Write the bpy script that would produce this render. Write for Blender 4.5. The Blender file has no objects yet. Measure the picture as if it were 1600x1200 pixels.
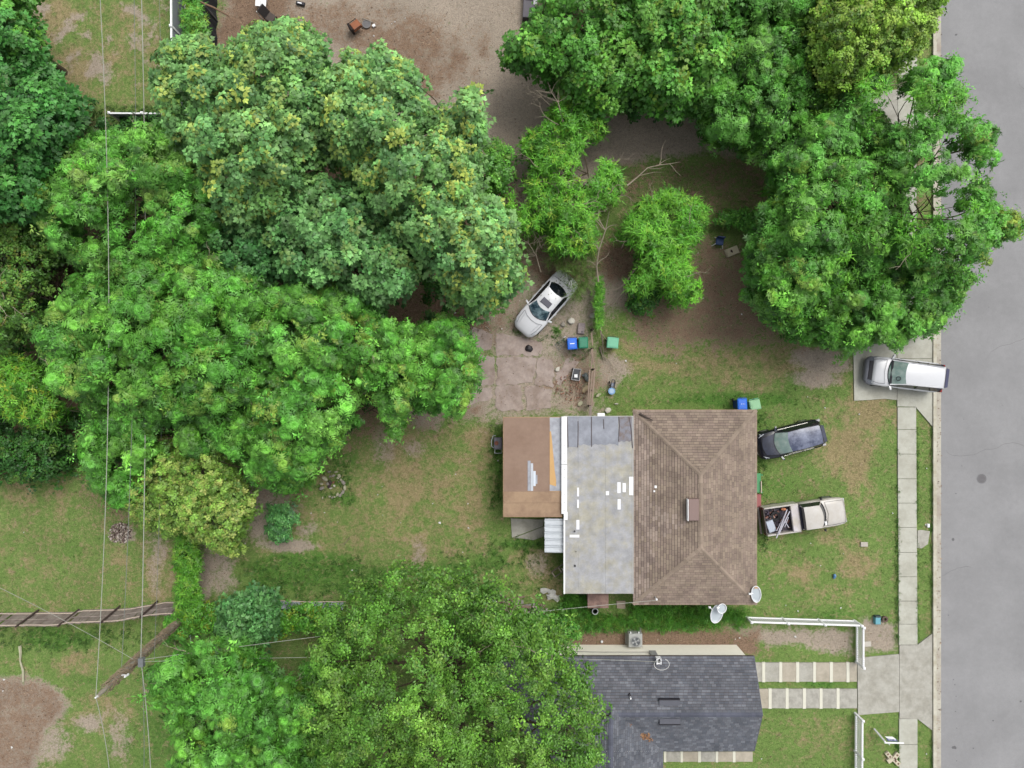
import bpy, math, random
import numpy as np
random.seed(7)
rng = np.random.default_rng(11)
PI = math.pi
R = math.radians

# ------------------------------------------------------------------ camera, sky, sun, exposure
H = 42.7                      # drone height above the ground, metres
S0 = 25.0                     # photograph pixels per metre on the ground
sc = bpy.context.scene
col = sc.collection
cam = bpy.data.objects.new('drone_camera', bpy.data.cameras.new('drone_camera'))
cam.data.sensor_width = 36.0
cam.data.lens = 36.0 * H / 64.0
cam.data.clip_end = 3000
cam.location = (0, 0, H)
cam.rotation_euler = (0, 0, 0)
col.objects.link(cam)
sc.camera = cam

SUN_EL, SUN_AZ = 60.0, 42.0   # degrees; azimuth clockwise from +Y
w = bpy.data.worlds.new('World')
sc.world = w
w.use_nodes = True
nt = w.node_tree
for n in list(nt.nodes):
    nt.nodes.remove(n)
sky = nt.nodes.new('ShaderNodeTexSky')
sky.sky_type = 'NISHITA'
sky.sun_disc = False
sky.sun_elevation = R(SUN_EL)
sky.sun_rotation = R(SUN_AZ)
sky.air_density = 1.0
sky.dust_density = 4.0
hs = nt.nodes.new('ShaderNodeHueSaturation')   # thin overcast: the blue is mostly gone
hs.inputs['Saturation'].default_value = 0.22
bg = nt.nodes.new('ShaderNodeBackground')
bg.inputs['Strength'].default_value = 0.13
wo = nt.nodes.new('ShaderNodeOutputWorld')
nt.links.new(sky.outputs[0], hs.inputs['Color'])
nt.links.new(hs.outputs[0], bg.inputs[0])
nt.links.new(bg.outputs[0], wo.inputs[0])

sl = bpy.data.lights.new('sun', 'SUN')
sl.energy = 1.0
sl.angle = R(34)
sl.color = (1.0, 0.96, 0.90)
so = bpy.data.objects.new('sun', sl)
so.rotation_euler = (R(90 - SUN_EL), 0, R(180 - SUN_AZ))
so.location = (10, 0, 60)
col.objects.link(so)

vs = sc.view_settings
sc.display_settings.display_device = 'sRGB'
vs.view_transform = 'Standard'
vs.look = 'None'
vs.gamma = 1.0
vs.use_curve_mapping = False
vs.exposure = 0.9

# ------------------------------------------------------------------ basic helpers
def lin(v):
    v = v / 255.0
    return v / 12.92 if v <= 0.04045 else ((v + 0.055) / 1.055) ** 2.4

GAIN = 1.5
def c(r, g, b, k=1.0):
    """colour as seen in open shade-free light -> base colour"""
    return tuple(min(0.86, lin(v) * k / GAIN) for v in (r, g, b))

def P(px, py, z=0.0):
    s = (H - z) / H / S0
    return ((px - 800) * s, (600 - py) * s)

def P3(px, py, z=0.0):
    x, y = P(px, py, z)
    return (x, y, z)

MATS = {}
def mat(name, colr, rough=0.8, var=0.15, scale=6.0, bump=0.0, bscale=40.0, metal=0.0, spec=0.4, attr=False, blotch=None, bl_scale=1.2, coat=0.0, bdist=0.01):
    if name in MATS:
        return MATS[name]
    m = bpy.data.materials.new(name)
    m.use_nodes = True
    t = m.node_tree
    b = t.nodes['Principled BSDF']
    b.inputs['Roughness'].default_value = rough
    b.inputs['Metallic'].default_value = metal
    b.inputs['Specular IOR Level'].default_value = spec
    if coat:
        b.inputs['Coat Weight'].default_value = coat
        b.inputs['Coat Roughness'].default_value = 0.08
    tc = t.nodes.new('ShaderNodeTexCoord')
    src = None
    if attr:
        a = t.nodes.new('ShaderNodeAttribute')
        a.attribute_name = 'Col'
        src = a.outputs['Color']
    else:
        rgb = t.nodes.new('ShaderNodeRGB')
        rgb.outputs[0].default_value = (*colr, 1)
        src = rgb.outputs[0]
    if blotch:
        n2 = t.nodes.new('ShaderNodeTexNoise')
        n2.inputs['Scale'].default_value = bl_scale
        n2.inputs['Detail'].default_value = 6
        n2.inputs['Roughness'].default_value = 0.65
        t.links.new(tc.outputs['Object'], n2.inputs['Vector'])
        r2 = t.nodes.new('ShaderNodeValToRGB')
        r2.color_ramp.elements[0].position = 0.42
        r2.color_ramp.elements[1].position = 0.62
        t.links.new(n2.outputs[0], r2.inputs[0])
        mx = t.nodes.new('ShaderNodeMix')
        mx.data_type = 'RGBA'
        t.links.new(r2.outputs[0], mx.inputs[0])
        t.links.new(src, mx.inputs[6])
        mx.inputs[7].default_value = (*blotch, 1)
        src = mx.outputs[2]
    if var:
        n = t.nodes.new('ShaderNodeTexNoise')
        n.inputs['Scale'].default_value = scale
        n.inputs['Detail'].default_value = 8
        n.inputs['Roughness'].default_value = 0.7
        t.links.new(tc.outputs['Object'], n.inputs['Vector'])
        mr = t.nodes.new('ShaderNodeMapRange')
        mr.inputs[1].default_value = 0.25
        mr.inputs[2].default_value = 0.75
        mr.inputs[3].default_value = 1 - var
        mr.inputs[4].default_value = 1 + var
        t.links.new(n.outputs[0], mr.inputs[0])
        vm = t.nodes.new('ShaderNodeVectorMath')
        vm.operation = 'SCALE'
        t.links.new(src, vm.inputs[0])
        t.links.new(mr.outputs[0], vm.inputs['Scale'])
        src = vm.outputs[0]
    t.links.new(src, b.inputs['Base Color'])
    if bump:
        n3 = t.nodes.new('ShaderNodeTexNoise')
        n3.inputs['Scale'].default_value = bscale
        n3.inputs['Detail'].default_value = 4
        t.links.new(tc.outputs['Object'], n3.inputs['Vector'])
        bp = t.nodes.new('ShaderNodeBump')
        bp.inputs['Strength'].default_value = bump
        bp.inputs['Distance'].default_value = bdist
        t.links.new(n3.outputs[0], bp.inputs['Height'])
        t.links.new(bp.outputs[0], b.inputs['Normal'])
    MATS[name] = m
    return m

def leaf_mat(name, trans=0.13, rough=0.5):
    if name in MATS:
        return MATS[name]
    m = bpy.data.materials.new(name)
    m.use_nodes = True
    t = m.node_tree
    b = t.nodes['Principled BSDF']
    a = t.nodes.new('ShaderNodeAttribute')
    a.attribute_name = 'Col'
    t.links.new(a.outputs['Color'], b.inputs['Base Color'])
    b.inputs['Roughness'].default_value = rough
    b.inputs['Specular IOR Level'].default_value = 0.35
    tr = t.nodes.new('ShaderNodeBsdfTranslucent')
    vm = t.nodes.new('ShaderNodeVectorMath')
    vm.operation = 'MULTIPLY'
    vm.inputs[1].default_value = (1.25, 1.15, 0.5)
    t.links.new(a.outputs['Color'], vm.inputs[0])
    t.links.new(vm.outputs[0], tr.inputs['Color'])
    mx = t.nodes.new('ShaderNodeMixShader')
    mx.inputs[0].default_value = trans
    t.links.new(b.outputs[0], mx.inputs[1])
    t.links.new(tr.outputs[0], mx.inputs[2])
    t.links.new(mx.outputs[0], t.nodes['Material Output'].inputs['Surface'])
    MATS[name] = m
    return m

def tag(o, label=None, cat=None, group=None, kind=None):
    if label: o['label'] = label
    if cat: o['category'] = cat
    if group: o['group'] = group
    if kind: o['kind'] = kind
    return o

def thing(name, label, cat, loc=(0, 0, 0), rz=0.0, group=None):
    o = bpy.data.objects.new(name, None)
    o.empty_display_size = 0.3
    o.location = loc
    o.rotation_euler = (0, 0, rz)
    col.objects.link(o)
    return tag(o, label, cat, group)

def copy_tree(o, loc=None, rz=None, label=None, parent=None):
    n = o.copy()
    col.objects.link(n)
    if loc is not None: n.location = loc
    if rz is not None: n.rotation_euler = (0, 0, rz)
    if label: n['label'] = label
    if parent: n.parent = parent
    for ch in list(o.children):
        copy_tree(ch, parent=n)
    return n

def link_mesh(name, me, m=None, parent=None, loc=None, rz=0.0):
    if m is not None and not me.materials:
        me.materials.append(m)
    o = bpy.data.objects.new(name, me)
    if loc is not None: o.location = loc
    if rz: o.rotation_euler = (0, 0, rz)
    if parent is not None: o.parent = parent
    col.objects.link(o)
    return o

class MB:
    """collects simple solids, builds ONE mesh"""
    def __init__(s):
        s.v = []; s.f = []; s.c = []
    def add(s, vs_, fs, colr=None):
        k = len(s.v)
        s.v += [tuple(p) for p in vs_]
        s.f += [tuple(k + i for i in f) for f in fs]
        s.c += [colr or (0.5, 0.5, 0.5)] * len(vs_)
        return s
    def box(s, x0, x1, y0, y1, z0, z1, colr=None):
        v = [(x0,y0,z0),(x1,y0,z0),(x1,y1,z0),(x0,y1,z0),(x0,y0,z1),(x1,y0,z1),(x1,y1,z1),(x0,y1,z1)]
        return s.add(v, [(0,3,2,1),(4,5,6,7),(0,1,5,4),(1,2,6,5),(2,3,7,6),(3,0,4,7)], colr)
    def bevbox(s, x0, x1, y0, y1, z0, z1, b=0.02, colr=None):
        """box with chamfered top edges"""
        v = [(x0,y0,z0),(x1,y0,z0),(x1,y1,z0),(x0,y1,z0),
             (x0,y0,z1-b),(x1,y0,z1-b),(x1,y1,z1-b),(x0,y1,z1-b),
             (x0+b,y0+b,z1),(x1-b,y0+b,z1),(x1-b,y1-b,z1),(x0+b,y1-b,z1)]
        f = [(0,3,2,1),(8,9,10,11)]
        for i in range(4):
            j = (i+1) % 4
            f += [(i,j,4+j,4+i),(4+i,4+j,8+j,8+i)]
        return s.add(v, f, colr)
    def prism(s, poly, z0, z1, colr=None):
        a = sum(poly[i][0]*poly[(i+1)%len(poly)][1]-poly[(i+1)%len(poly)][0]*poly[i][1] for i in range(len(poly)))
        if a < 0: poly = list(reversed(poly))
        n = len(poly)
        v = [(x,y,z0) for x,y in poly]+[(x,y,z1) for x,y in poly]
        f = [tuple(range(n-1,-1,-1)), tuple(range(n,2*n))]
        f += [(i,(i+1)%n,n+(i+1)%n,n+i) for i in range(n)]
        return s.add(v, f, colr)
    def cyl(s, x, y, z0, z1, r0, r1=None, n=12, colr=None, open_top=False):
        r1 = r0 if r1 is None else r1
        v = [(x+r0*math.cos(2*PI*i/n), y+r0*math.sin(2*PI*i/n), z0) for i in range(n)]
        v += [(x+r1*math.cos(2*PI*i/n), y+r1*math.sin(2*PI*i/n), z1) for i in range(n)]
        f = [tuple(range(n-1,-1,-1))]
        if not open_top: f.append(tuple(range(n,2*n)))
        f += [(i,(i+1)%n,n+(i+1)%n,n+i) for i in range(n)]
        return s.add(v, f, colr)
    def ring(s, x, y, z0, z1, ri, ro, n=16):
        v = []
        for (r, z) in ((ro,z0),(ro,z1),(ri,z1),(ri,z0)):
            v += [(x+r*math.cos(2*PI*i/n), y+r*math.sin(2*PI*i/n), z) for i in range(n)]
        f = []
        for k in range(4):
            a, b = k*n, ((k+1)%4)*n
            f += [(a+i, a+(i+1)%n, b+(i+1)%n, b+i) for i in range(n)]
        return s.add(v, f)
    def tube(s, pts, radii, n=6, colr=None):
        pts = [np.array(p, float) for p in pts]
        if not hasattr(radii, '__len__'): radii = [radii]*len(pts)
        v = []; f = []
        for i, p in enumerate(pts):
            d = pts[min(i+1,len(pts)-1)] - pts[max(i-1,0)]
            d = d/(np.linalg.norm(d)+1e-9)
            a = np.cross(d, (0,0,1.0)) if abs(d[2]) < 0.9 else np.cross(d, (1.0,0,0))
            a /= np.linalg.norm(a)
            b = np.cross(d, a)
            for k in range(n):
                t = 2*PI*k/n
                v.append(tuple(p + radii[i]*(math.cos(t)*a+math.sin(t)*b)))
        for i in range(len(pts)-1):
            for k in range(n):
                f.append((i*n+k, i*n+(k+1)%n, (i+1)*n+(k+1)%n, (i+1)*n+k))
        f.append(tuple(range(n)))
        f.append(tuple(range(len(pts)*n-1, (len(pts)-1)*n-1, -1)))
        return s.add(v, f, colr)
    def rbox(s, cx, cy, L, W, ang, z0, z1, colr=None):
        ca, sa = math.cos(ang), math.sin(ang)
        poly = [(cx+ca*a-sa*b, cy+sa*a+ca*b) for a, b in ((-L/2,-W/2),(L/2,-W/2),(L/2,W/2),(-L/2,W/2))]
        return s.prism(poly, z0, z1, colr)
    def loft(s, rings, cap=True, colr=None):
        n = len(rings[0]); v = [p for r in rings for p in r]; f = []
        for i in range(len(rings)-1):
            for k in range(n):
                f.append((i*n+k, i*n+(k+1)%n, (i+1)*n+(k+1)%n, (i+1)*n+k))
        if cap:
            f.append(tuple(range(n-1,-1,-1))); f.append(tuple(range((len(rings)-1)*n, len(rings)*n)))
        return s.add(v, f, colr)
    def mesh(s, name, smooth=False, attr=False, off=None):
        me = bpy.data.meshes.new(name)
        v = s.v
        if off is not None:
            v = [(x-off[0], y-off[1], z-off[2]) for x,y,z in v]
        me.from_pydata(v, [], s.f)
        if attr:
            ca = me.color_attributes.new('Col', 'FLOAT_COLOR', 'POINT')
            ca.data.foreach_set('color', np.array([(*q, 1.0) for q in s.c], dtype=np.float32).ravel())
        if smooth:
            me.polygons.foreach_set('use_smooth', [True]*len(me.polygons))
        me.update()
        return me
    def build(s, name, m, parent=None, smooth=False, attr=False, world=False, loc=None, rz=0.0):
        """world=True: vertices are in world space, the parent stands unrotated"""
        off = tuple(parent.location) if (world and parent is not None) else None
        return link_mesh(name, s.mesh(name, smooth, attr, off), m, parent, loc, rz)

def fast_mesh(name, V, F, C=None, smooth=False):
    """V (n,3), F (m,k) uniform polygons, C (n,3)"""
    me = bpy.data.meshes.new(name)
    V = np.asarray(V, np.float32); F = np.asarray(F, np.int32)
    m_, k = F.shape
    me.vertices.add(len(V)); me.vertices.foreach_set('co', V.ravel())
    me.loops.add(m_*k); me.loops.foreach_set('vertex_index', F.ravel())
    me.polygons.add(m_)
    me.polygons.foreach_set('loop_start', np.arange(0, m_*k, k, dtype=np.int32))
    me.polygons.foreach_set('loop_total', np.full(m_, k, dtype=np.int32))
    if smooth: me.polygons.foreach_set('use_smooth', np.ones(m_, dtype=bool))
    if C is not None:
        ca = me.color_attributes.new('Col', 'FLOAT_COLOR', 'POINT')
        C4 = np.ones((len(V), 4), np.float32); C4[:, :C.shape[1]] = C
        ca.data.foreach_set('color', C4.ravel())
    me.update(calc_edges=True)
    return me

def seg_dist(pts, poly):
    """distance to the polygon outline and inside flag, pts (n,2)"""
    poly = np.asarray(poly, float); n = len(poly)
    d = np.full(len(pts), 1e9); ins = np.zeros(len(pts), bool)
    for i in range(n):
        a, b = poly[i], poly[(i+1) % n]
        ab = b-a
        t = np.clip(((pts-a) @ ab)/(ab @ ab+1e-9), 0, 1)
        q = a+t[:, None]*ab
        d = np.minimum(d, np.hypot(*(pts-q).T))
        cond = ((a[1] > pts[:, 1]) != (b[1] > pts[:, 1]))
        xi = (b[0]-a[0])*(pts[:, 1]-a[1])/((b[1]-a[1])+1e-12)+a[0]
        ins ^= cond & (pts[:, 0] < xi)
    return d, ins

def sdf(pts, poly):
    d, i = seg_dist(pts, poly)
    return np.where(i, d, -d)

def vnoise(x, y, s, seed=0):
    """cheap smooth value noise in 0..1"""
    g = np.random.default_rng(seed).random((64, 64))
    X = x*s; Y = y*s
    xi = np.floor(X).astype(int); yi = np.floor(Y).astype(int)
    fx = X-xi; fy = Y-yi
    fx = fx*fx*(3-2*fx); fy = fy*fy*(3-2*fy)
    a = g[xi % 64, yi % 64]; b = g[(xi+1) % 64, yi % 64]
    c_ = g[xi % 64, (yi+1) % 64]; d = g[(xi+1) % 64, (yi+1) % 64]
    return (a*(1-fx)+b*fx)*(1-fy)+(c_*(1-fx)+d*fx)*fy

def fbm(x, y, s, seed=0):
    return (vnoise(x, y, s, seed)+0.5*vnoise(x, y, s*2.1, seed+1)+0.25*vnoise(x, y, s*4.3, seed+2))/1.75
#@@GROUND
# ------------------------------------------------------------------ ground sheet
def px_of(X, Y):
    return X*S0+800, 600-Y*S0

def ground_masks(X, Y):
    """dirt, dry, litter, lush masks (0..1) for world points"""
    px, py = px_of(X, Y)
    n1 = fbm(X, Y, 0.55, 3)-0.5
    n2 = fbm(X, Y, 1.7, 9)-0.5
    pts = np.stack([px, py], 1)
    def poly(pp, soft=18, amp=26):
        d = sdf(pts, pp)+n1*amp*1.6+n2*amp
        return np.clip(d/soft*0.5+0.5, 0, 1)
    def blob(x, y, rx, ry, s=1.0):
        d = 1-np.hypot((px-x)/rx, (py-y)/ry)
        return np.clip((d+n1*0.8+n2*0.5)*1.6, 0, 1)*s
    dirt = np.zeros(len(px)); dry = np.full(len(px), 0.16); lit = np.zeros(len(px)); lush = np.full(len(px), 0.25)
    mx = lambda a, b: np.maximum(a, b)
    # drive at the top
    dirt = mx(dirt, poly([(340,-200),(850,-200),(850,80),(900,180),(1100,172),(1210,215),(1330,140),(1345,185),(1220,252),(1100,236),(965,258),(940,300),(905,330),(790,330),(700,280),(640,300),(470,200),(340,160)], 12, 14))
    lit = mx(lit, poly([(340,-200),(440,-200),(470,60),(460,110),(340,130)], 20, 20)*0.95)
    lit = mx(lit, blob(640,90,140,90,0.75)); lit = mx(lit, blob(520,30,120,60,0.6)); lit = mx(lit, blob(860,60,60,60,0.4))
    # strip south of the drive
    s_ = poly([(940,262),(1215,240),(1215,320),(1120,350),(1000,330),(950,300)], 14, 12)
    lit = mx(lit, s_*0.50); lush = mx(lush, s_*0.6)
    # woodland floor
    wd = poly([(40,180),(270,200),(440,190),(800,280),(830,420),(780,500),(720,640),(520,690),(440,760),(390,740),(200,800),(120,720),(0,660),(0,150)], 40, 40)
    lit = mx(lit, wd*0.8); dirt = mx(dirt, wd*0.3)
    wr = poly([(1160,320),(1330,180),(1450,180),(1450,530),(1340,550),(1180,480)], 25, 20)
    lit = mx(lit, wr*0.6)
    lit = mx(lit, poly([(850,0),(1280,0),(1300,120),(1100,130),(920,120)], 20, 20)*0.7)
    # around the sedan and the rubbish bins
    p3 = poly([(720,500),(760,440),(800,400),(900,380),(1010,400),(1010,470),(930,500),(935,650),(780,655),(660,660),(690,600),(760,560)], 22, 26)
    dirt = mx(dirt, p3*0.75); lit = mx(lit, blob(880,420,90,60,0.7)); lit = mx(lit, blob(900,590,60,55,0.55)); lit = mx(lit, blob(960,400,60,50,0.8))
    dirt = mx(dirt, blob(660,640,70,40)); dirt = mx(dirt, blob(700,610,90,50))
    # brown bare patch
    p4 = poly([(985,480),(1060,440),(1090,370),(1180,395),(1200,470),(1250,535),(1130,552),(1010,548),(975,520)], 22, 22)
    lit = mx(lit, p4*0.66); dirt = mx(dirt, p4*0.55); dry = mx(dry, p4*0.6)
    dry = mx(dry, poly([(940,520),(1300,530),(1330,600),(1180,600),(940,600)], 20, 30)*0.65)
    dirt = mx(dirt, blob(1290,565,70,26)); dirt = mx(dirt, blob(1270,590,50,22,0.9)); dirt = mx(dirt, blob(960,580,45,40,0.8))
    # front lawn
    for b in ((1365,640,55,66,.95),(1335,700,60,60,1.0),(1340,735,34,55,1.0),(1340,885,50,34,.8),(1260,890,46,30,.7),(1290,830,40,40,.5),(1285,720,30,25,.5),(1250,880,60,30,.5),(1300,930,70,30,.45),(1360,780,30,60,.4),(1365,900,40,40,.35),(1310,650,50,40,.5),(1330,860,40,25,.5),(1440,680,16,40,.7),(1440,760,14,25,.7),(1440,930,16,30,.5),(1310,1150,90,50,.35),(1440,50,20,120,.8),(1440,1180,12,50,.5)):
        dry = mx(dry, blob(*b))
    for b in ((1130,625,200,16,.9),(1190,690,26,90,.6),(1220,760,60,30,.6),(1260,870,60,30,.5),(1240,600,30,60,.6),(1050,560,60,16,.7),(1300,960,70,20,.8),(1445,1140,10,20,.8),(1330,830,60,40,.3),(1440,870,12,40,.9),(1260,1050,120,9,1),(1290,1070,50,9,1)):
        lush = mx(lush, blob(*b))
    dirt = mx(dirt, poly([(1140,978),(1335,985),(1335,1020),(1240,1012),(1150,1005)], 10, 12)*0.95)
    dirt = mx(dirt, poly([(1345,965),(1402,975),(1402,1020),(1345,1022)], 8, 8)*0.9)
    # side strip between the houses
    sd = poly([(780,978),(1190,985),(1190,1030),(780,1030)], 10, 10)
    lit = mx(lit, sd*0.95); dirt = mx(dirt, sd*0.35)
    # back yard
    by = poly([(500,690),(640,640),(785,650),(785,840),(870,850),(870,930),(560,900),(380,900),(390,760)], 26, 30)
    dry = mx(dry, by*0.42)
    for b in ((620,690,50,60,.85),(650,760,90,70,.8),(745,740,50,60,.6),(735,800,40,60,.75),(655,865,20,50,.95),(845,880,40,40,.8),(620,820,50,40,.5),(740,680,40,25,.8),(690,760,40,40,.7),(860,920,20,26,.7)):
        dry = mx(dry, blob(*b))
    for b in ((600,690,30,50,.55),(420,800,50,70,.8),(450,853,70,14,1),(395,780,20,50,.7),(655,870,16,40,.5),(840,880,26,26,.6),(640,700,30,20,.5),(440,740,20,40,.8),(480,830,30,20,.6)):
        dirt = mx(dirt, blob(*b))
    for b in ((440,885,90,34,1.2),(520,885,90,40,1.2),(600,900,60,26,1.1),(350,880,24,30,.7),(540,720,50,30,.8),(540,780,40,18,.9),(700,890,120,30,.9),(440,900,90,30,1),(560,920,80,20,1),(760,880,60,40,.8),(778,720,10,80,.9),(680,660,60,40,.5),(470,760,20,30,.6),(810,850,60,14,.9),(860,960,100,16,1),(1060,955,120,14,1),(720,640,26,18,.8),(870,515,16,16,.9),(900,560,40,10,.6)):
        lush = mx(lush, blob(*b))
    # west lawns
    nw = poly([(-200,-200),(265,-200),(265,180),(60,180),(20,60)], 20, 20)
    dry = mx(dry, nw*0.36)
    for b in ((60,60,40,120,.95),(110,110,60,60,.9),(70,20,80,50,.9),(200,60,40,50,.6),(190,20,50,30,.6),(240,70,30,60,.6),(180,90,30,30,.7)):
        dry = mx(dry, blob(*b))
    dirt = mx(dirt, nw*np.clip((n1*2.2+n2*2.2), 0, 0.75))
    sw = poly([(-300,680),(270,720),(275,960),(-300,960)], 20, 20)
    dry = mx(dry, sw*0.30); lush = mx(lush, sw*0.35)
    for b in ((20,770,60,40,.7),(90,780,40,60,.45),(60,880,50,60,.4),(245,880,40,90,.8),(190,870,30,40,.6),(50,720,50,30,.6),(120,1040,60,30,.7),(150,1120,70,50,.7),(60,1160,70,60,.5),(200,1150,40,60,.5),(120,965,150,16,.5),(240,1080,30,30,.5)):
        dry = mx(dry, blob(*b))
    dirt = mx(dirt, poly([(-300,1060),(40,1058),(95,1078),(112,1105),(80,1140),(55,1180),(40,1300),(-300,1300)], 10, 12))
    lit = mx(lit, poly([(-300,1062),(40,1060),(92,1080),(108,1105),(76,1138),(50,1180),(30,1300),(-300,1300)], 10, 12)*.62)
    for b in ((75,1160,50,40,.7),(140,1130,40,26,.8),(180,1150,26,60,.5),(40,730,30,30,.7),(190,835,30,22,.9),(245,860,30,80,.55),(240,1080,20,20,.7),(345,860,40,90,.8),(320,900,16,60,.9),(140,700,10,20,.8)):
        dirt = mx(dirt, blob(*b))
    for b in ((80,1000,120,26,.9),(130,1060,60,30,.6),(110,920,120,20,.4),(230,1160,60,60,.7),(110,860,60,40,.6),(130,700,50,60,.8)):
        lush = mx(lush, blob(*b))
    dry = dry*(1-.8*np.clip((lush-.4)/.5, 0, 1))
    dirt = np.where(lush > .8, dirt*.4, dirt)
    lush = np.clip(lush*(1-0.4*dry), 0, 1)
    return dirt, dry, lit, lush

def make_ground():
    xs = np.concatenate([[-900,-400,-200,-110,-70,-50],np.arange(-36, 24.01, 0.16),[25,27,30,34,40,50,70,110,200,400,900]])
    ys = np.concatenate([[-900,-400,-200,-110,-70,-45],np.arange(-28, 28.01, 0.16),[32,45,70,110,200,400,900]])
    gx, gy = np.meshgrid(xs, ys)
    X = gx.ravel(); Y = gy.ravel()
    Z = -0.055+0.03*(fbm(X, Y, 0.6, 21)-0.5)+0.012*(fbm(X, Y, 3.0, 22)-0.5)
    d, y_, l, g_ = ground_masks(X, Y)
    nx, ny = len(xs), len(ys)
    i = np.arange(nx-1)[None, :]+np.arange(ny-1)[:, None]*nx
    i = i.ravel()
    F = np.stack([i, i+1, i+nx+1, i+nx], 1)
    me = fast_mesh('ground', np.stack([X, Y, Z], 1), F, np.stack([d, y_, l, g_], 1), smooth=True)
    m = bpy.data.materials.new('ground_mat'); m.use_nodes = True
    t = m.node_tree; b = t.nodes['Principled BSDF']
    b.inputs['Roughness'].default_value = 0.95
    b.inputs['Specular IOR Level'].default_value = 0.15
    a = t.nodes.new('ShaderNodeAttribute'); a.attribute_name = 'Col'
    sep = t.nodes.new('ShaderNodeSeparateColor'); t.links.new(a.outputs['Color'], sep.inputs[0])
    geo = t.nodes.new('ShaderNodeNewGeometry')
    def noise(s, det=6, rough=0.65):
        n = t.nodes.new('ShaderNodeTexNoise'); n.inputs['Scale'].default_value = s
        n.inputs['Detail'].default_value = det; n.inputs['Roughness'].default_value = rough
        t.links.new(geo.outputs['Position'], n.inputs['Vector']); return n.outputs[0]
    def math_(op, a_, b_=None, c_=None, clamp=False):
        n = t.nodes.new('ShaderNodeMath'); n.operation = op; n.use_clamp = clamp
        for k, q in enumerate((a_, b_, c_)):
            if q is None: continue
            if isinstance(q, (int, float)): n.inputs[k].default_value = q
            else: t.links.new(q, n.inputs[k])
        return n.outputs[0]
    def mixc(f, A, B):
        n = t.nodes.new('ShaderNodeMix'); n.data_type = 'RGBA'
        if isinstance(f, float): n.inputs[0].default_value = f
        else: t.links.new(f, n.inputs[0])
        for k, q in ((6, A), (7, B)):
            if isinstance(q, tuple): n.inputs[k].default_value = (*q, 1)
            else: t.links.new(q, n.inputs[k])
        return n.outputs[2]
    nA = noise(1.4, 8, 0.72); nB = noise(6.0, 8, 0.75); nC = noise(28.0, 5, 0.8); nD = noise(0.35, 5); nE = noise(75.0, 3, 0.8)
    def mask(ch, nz1, w1, nz2, w2, gain):
        # (mask-0.5)*gain + noise  -> clamp
        x = math_('SUBTRACT', ch, 0.5)
        x = math_('MULTIPLY', x, gain)
        x = math_('ADD', x, math_('MULTIPLY', math_('SUBTRACT', nz1, 0.5), w1))
        x = math_('ADD', x, math_('MULTIPLY', math_('SUBTRACT', nz2, 0.5), w2))
        return math_('ADD', x, 0.5, clamp=True)
    grass = mixc(mask(math_('MULTIPLY', nC, 1.0), nB, 1.6, nE, 3.0, 2.5), c(80,110,50), c(140,166,92))
    lushc = mixc(mask(math_('MULTIPLY', nC, 1.0), nB, 1.8, nE, 3.0, 2.5), c(58,100,40), c(106,152,66))
    dryc = mixc(mask(math_('MULTIPLY', nC, 1.0), nB, 1.5, nE, 3.0, 2.5), c(112,104,70), c(186,170,128))
    dirtc = mixc(mask(math_('MULTIPLY', nB, 1.0), nC, 2.2, nE, 1.5, 2.0), c(146,134,120), c(190,177,160))
    litc = mixc(mask(math_('MULTIPLY', nC, 1.0), nB, 1.4, nE, 3.4, 3.0), c(98,80,66), c(166,140,118))
    r = mixc(mask(a.outputs['Alpha'], nA, 6.0, nB, 3.4, 1.3), grass, lushc)
    r = mixc(mask(sep.outputs['Green'], nA, 4.2, nB, 2.6, 1.35), r, dryc)
    r = mixc(mask(sep.outputs['Red'], nA, 2.4, nB, 3.6, 1.9), r, dirtc)
    r = mixc(mask(sep.outputs['Blue'], nA, 2.6, nB, 4.0, 1.7), r, litc)
    # broad tone variation of the soil and turf
    vm = t.nodes.new('ShaderNodeVectorMath'); vm.operation = 'SCALE'
    t.links.new(r, vm.inputs[0])
    grain = math_('ADD', math_('MULTIPLY', math_('SUBTRACT', noise(17.0, 4, 0.8), 0.5), 1.7), 1.0)
    t.links.new(math_('MULTIPLY', math_('ADD', math_('MULTIPLY', nD, 0.5), 0.75), grain), vm.inputs['Scale'])
    t.links.new(vm.outputs[0], b.inputs['Base Color'])
    bp = t.nodes.new('ShaderNodeBump'); bp.inputs['Strength'].default_value = 0.9; bp.inputs['Distance'].default_value = 0.05
    t.links.new(math_('ADD', nC, math_('MULTIPLY', nB, 0.8)), bp.inputs['Height'])
    t.links.new(bp.outputs[0], b.inputs['Normal'])
    o = link_mesh('ground', me, m)
    tag(o, kind='structure')
    return o
make_ground()

# ------------------------------------------------------------------ road, kerb, pavement, drives
M_asph = mat('asphalt', c(147,147,148), 0.92, 0.07, 3.0, 0.5, 160, blotch=c(140,140,141), bl_scale=0.3, bdist=0.008)
def speckle(m, scale=140, amt=0.16):
    t = m.node_tree; b = t.nodes['Principled BSDF']
    src = b.inputs['Base Color'].links[0].from_socket
    tc = t.nodes.new('ShaderNodeTexCoord')
    n = t.nodes.new('ShaderNodeTexNoise'); n.inputs['Scale'].default_value = scale; n.inputs['Detail'].default_value = 2
    t.links.new(tc.outputs['Object'], n.inputs['Vector'])
    mr = t.nodes.new('ShaderNodeMapRange'); mr.inputs[1].default_value = 0.3; mr.inputs[2].default_value = 0.7
    mr.inputs[3].default_value = 1-amt; mr.inputs[4].default_value = 1+amt
    t.links.new(n.outputs[0], mr.inputs[0])
    v = t.nodes.new('ShaderNodeVectorMath'); v.operation = 'SCALE'
    t.links.new(src, v.inputs[0]); t.links.new(mr.outputs[0], v.inputs['Scale'])
    t.links.new(v.outputs[0], b.inputs['Base Color'])
speckle(M_asph, 60, 0.14)
speckle(M_asph, 0.45, 0.05)
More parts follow.
